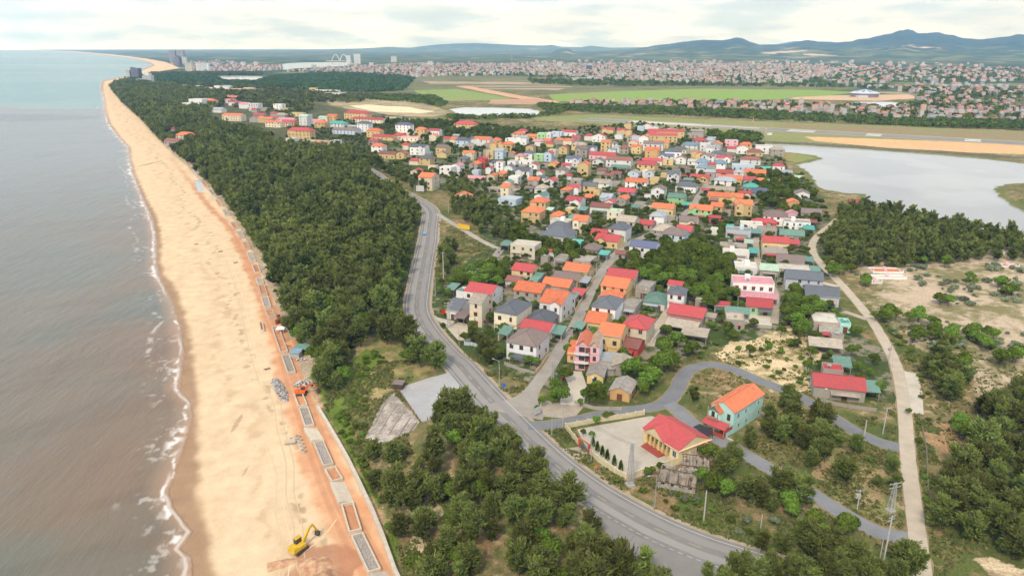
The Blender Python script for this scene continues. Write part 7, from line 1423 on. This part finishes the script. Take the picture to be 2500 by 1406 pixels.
for px, py, lb in [(1398,838,'short palm beside the street by the pink house'), (1560,470,'palm between the white and orange roofs, middle of the village'), (1655,545,'palm beside the street near the green house'), (1712,455,'palm along the far stretch of street'), (1180,375,'palm among roofs in the far left of the village'), (1195,395,'second palm among roofs in the far left of the village'), (1240,372,'palm beside the yellow orange-roofed house, far village'), (1640,470,'palm by the white flat house in the middle of the village'), (1600,345,'palm behind the red-roofed school')]: palm(px, py, 6, lb)
# ================================================================== FAR WOODS AND TOWN, one mass each
def far_canopy(name, polys, sp, mat, seed, h=8, rad=5, n=26, size=2.6, patch=0):
    rg = np.random.default_rng(seed); X = []; Y = []
    for p in polys:
        a, b = scatter(p, sp, seed, prob=.92, m=4, mr=4, patch=patch); X.append(a); Y.append(b)
    X = np.concatenate(X); Y = np.concatenate(Y); m = len(X); Z = height(X, Y)
    v = rg.normal(0, 1, (m, n, 3)); v /= np.linalg.norm(v, axis=2)[:, :, None]; v[:, :, 2] = np.abs(v[:, :, 2])
    s = rg.uniform(.6, 1.15, (m, 1)); C = np.stack([X[:, None]+v[:, :, 0]*rad*s, Y[:, None]+v[:, :, 1]*rad*s, Z[:, None]+h*.3*s+v[:, :, 2]*h*.62*s], 2).reshape(-1, 3)
    N_ = unit(v.reshape(-1, 3)+rg.normal(0, .45, (m*n, 3))); A = unit(np.cross(N_, rg.normal(0, 1, C.shape))); B = np.cross(N_, A); k = size*(.6+.7*rg.random(m*n))[:, None]
    T = np.clip(np.repeat(rg.uniform(0, .7, m), n)+.3*rg.random(m*n), 0, 1); V, F = quads(C, A*k*.5, B*k*.5)
    struct(name, np_mesh(name, V, F, [mat], {'tone': ('FACE', 'FLOAT', T)}), 'stuff')
far_canopy('mangrove_forest', [[(300,190),(400,182),(520,184),(545,198),(620,200),(655,190),(740,182),(860,178),(960,184),(1010,192),(1000,205),(980,222),(900,226),(800,222),(700,214),(600,212),(480,212),(380,206)]], 13, leaf_m, 61, 7, 9, 24, 4.2)
far_canopy('dark_woodland', [[(560,246),(640,222),(760,226),(900,236),(880,252),(760,250),(760,275),(700,295),(640,275),(560,262)], [(360,180),(520,178),(640,178),(640,184),(400,186)], [(430,205),(640,214),(760,226),(640,240),(560,246),(450,216)]], 12, leaf_c, 62, 9, 7, 26, 3.2)
far_canopy('field_hedges', [[(900,232),(1060,236),(1090,252),(1080,262),(1000,250),(900,244)], [(1090,285),(1330,285),(1440,262),(1310,255),(1330,275),(1300,290),(1100,293)], [(1320,262),(1450,258),(1560,262),(1700,268),(1850,272),(2100,285),(2500,300),(2700,305),(2700,318),(2500,314),(2100,304),(1800,290),(1600,280),(1440,276)], [(1750,318),(1850,330),(1868,345),(1800,350),(1720,335)]], 9, leaf_b, 63, 6, 6, 26, 2.6, patch=.34)
far_canopy('town_trees', [[(690,176),(760,170),(850,166),(1000,158),(1500,158),(2000,162),(2500,168),(2800,178),(2800,200),(2400,200),(1950,206),(1500,202),(1250,186),(880,184)]], 34, leaf_b, 67, 9, 11, 14, 5, patch=.44)
far_canopy('plantation', [[(2050,300),(2300,300),(2500,300),(2700,305),(2700,322),(2500,319),(2300,312)]], 8, leaf_b, 64, 8, 5, 30, 2.2)
far_canopy('distant_woods', [[(1290,196),(1500,196),(1800,206),(2080,208),(2500,222),(2700,230),(2700,262),(2500,250),(2250,246),(2240,226),(2100,216),(1700,210),(1480,212),(1300,206)], [(2000,262),(2300,250),(2700,270),(2700,296),(2300,292),(2100,284)], [(1400,250),(1900,252),(2000,262),(1900,270),(1450,262)]], 24, leaf_b, 65, 8, 9, 20, 4.2, patch=.42)
def far_town(name, specs, seed, group_cols):
    rg = np.random.default_rng(seed); Vs = []; Fs = []; M = []; off = 0
    cols = [wallm('w'), wallm('c'), wallm('g')]; rf = [roofm('O'), roofm('R'), roofm('T'), roofm('L', True), roofm('W', True), roofm('K')]
    fm = [surf('far wall '+n, c, None, .02, .9) for n, c in (('w', (.48,.47,.455)), ('c', (.44,.39,.33)), ('g', (.33,.32,.31)))]+[surf('far roof '+n, c, None, .02, .9) for n, c in (('o', (.52,.21,.13)), ('r', (.36,.155,.13)), ('t', (.29,.19,.16)), ('l', (.32,.32,.325)), ('w', (.40,.38,.36)), ('k', (.20,.21,.23)))]
    for poly, sp, hs, prob, patch, pr in specs:
        x, y = scatter(poly, sp, seed, prob=prob, m=6, mr=2, patch=patch); seed += 1
        for X, Y in zip(x, y):
            w_, d = rg.uniform(5, 11)*(sp/24)**.6, rg.uniform(6, 13)*(sp/24)**.6; h_ = rg.uniform(*hs)*(1.8 if rg.random() < .05 else 1); a = rg.choice([-.35, -.3, -.2, 1.2]); c, s = cos(a), sin(a); tp = rg.random() < .82; r = h_*.0+min(w_, d)*.28 if tp else .4
            P8 = [(-w_/2,-d/2,-1),(w_/2,-d/2,-1),(w_/2,d/2,-1),(-w_/2,d/2,-1),(-w_/2,-d/2,h_),(w_/2,-d/2,h_),(w_/2,d/2,h_),(-w_/2,d/2,h_),(-w_*(.5 if rg.random() < .5 else .2),0,h_+r),(w_*.5 if rg.random() < .5 else w_*.2,0,h_+r)]
            Vs += [(X+u*c-v*s, Y+u*s+v*c, z) for u, v, z in P8]; wm = int(rg.choice([0, 0, 1, 2])); rm = 3+int(rg.choice(pr))
            if tp: fs = [(0,1,5,4),(1,2,6,5),(2,3,7,6),(3,0,4,7),(4,5,9,8),(6,7,8,9),(7,4,8,8),(5,6,9,9)]; ms = [wm]*4+[rm]*4
            else: fs = [(0,1,5,4),(1,2,6,5),(2,3,7,6),(3,0,4,7),(4,5,6,7)]; ms = [wm]*4+[3+int(rg.choice([3, 4, 4]))]
            Fs += [tuple(off+i for i in dict.fromkeys(f)) for f in fs]; M += ms; off += 10
    me = bpy.data.meshes.new(name); me.from_pydata(Vs, [], Fs)
    for m in fm: me.materials.append(m)
    me.polygons.foreach_set('material_index', M); me.update(); struct(name, me, 'stuff')
RP = [0, 0, 1, 1, 2, 3, 4, 5]
far_town('distant_town', [([(690,176),(760,170),(850,166),(1000,158),(1250,158),(1500,158),(1750,158),(2000,162),(2050,172),(2020,188),(1950,204),(1700,206),(1500,200),(1380,190),(1250,184),(1000,190),(880,182),(760,178)], 27, (5, 12), .74, .40, RP),
    ([(1950,162),(2500,168),(2800,178),(2800,200),(2400,200),(2000,205)], 44, (5, 10), .8, .42, RP), ([(1980,206),(2200,212),(2240,205),(2500,212),(2800,222),(2800,240),(2500,232),(2280,238),(2230,228),(2100,214)], 34, (4, 9), .8, .38, RP),
    ([(470,168),(560,165),(690,163),(690,172),(560,178),(480,176)], 40, (6, 13), .85, .3, RP), ([(1300,150),(1800,150),(2400,156),(2400,164),(1300,158)], 90, (6, 12), .5, .45, RP), ([(400,152),(560,150),(640,158),(560,164),(460,165)], 60, (5, 9), .4, .4, RP)], 91, None)
far_town('airfield_suburb', [([(1390,250),(1500,246),(1750,250),(1960,250),(2080,262),(2200,266),(2500,262),(2800,270),(2800,310),(2500,300),(2250,296),(2050,290),(1900,278),(1700,268),(1500,262),(1400,258)], 21, (4, 8), .72, .36, [0, 0, 0, 1, 1, 3, 5]), ([(2230,240),(2500,240),(2800,252),(2800,270),(2500,262),(2250,258)], 24, (4, 8), .7, .38, [0, 0, 1, 2, 3])], 95, None)
# ================================================================== THE AIR
hm = new_mat('haze air'); hb = NB(hm)
hv_ = hb.add('ShaderNodeVolumePrincipled', {'Color': (.26, .53, 1.0, 1), 'Absorption Color': (1, 1, 1, 1), 'Density': 6.4e-5, 'Anisotropy': .15})
ho_ = hb.add('ShaderNodeOutputMaterial'); hm.node_tree.links.new(hv_.outputs['Volume'], ho_.inputs['Volume'])
q = MB(); q.box(-31000, 31000, -1500, 33000, -9, 1500); hz = q.build('haze', hm); hz['kind'] = 'stuff'
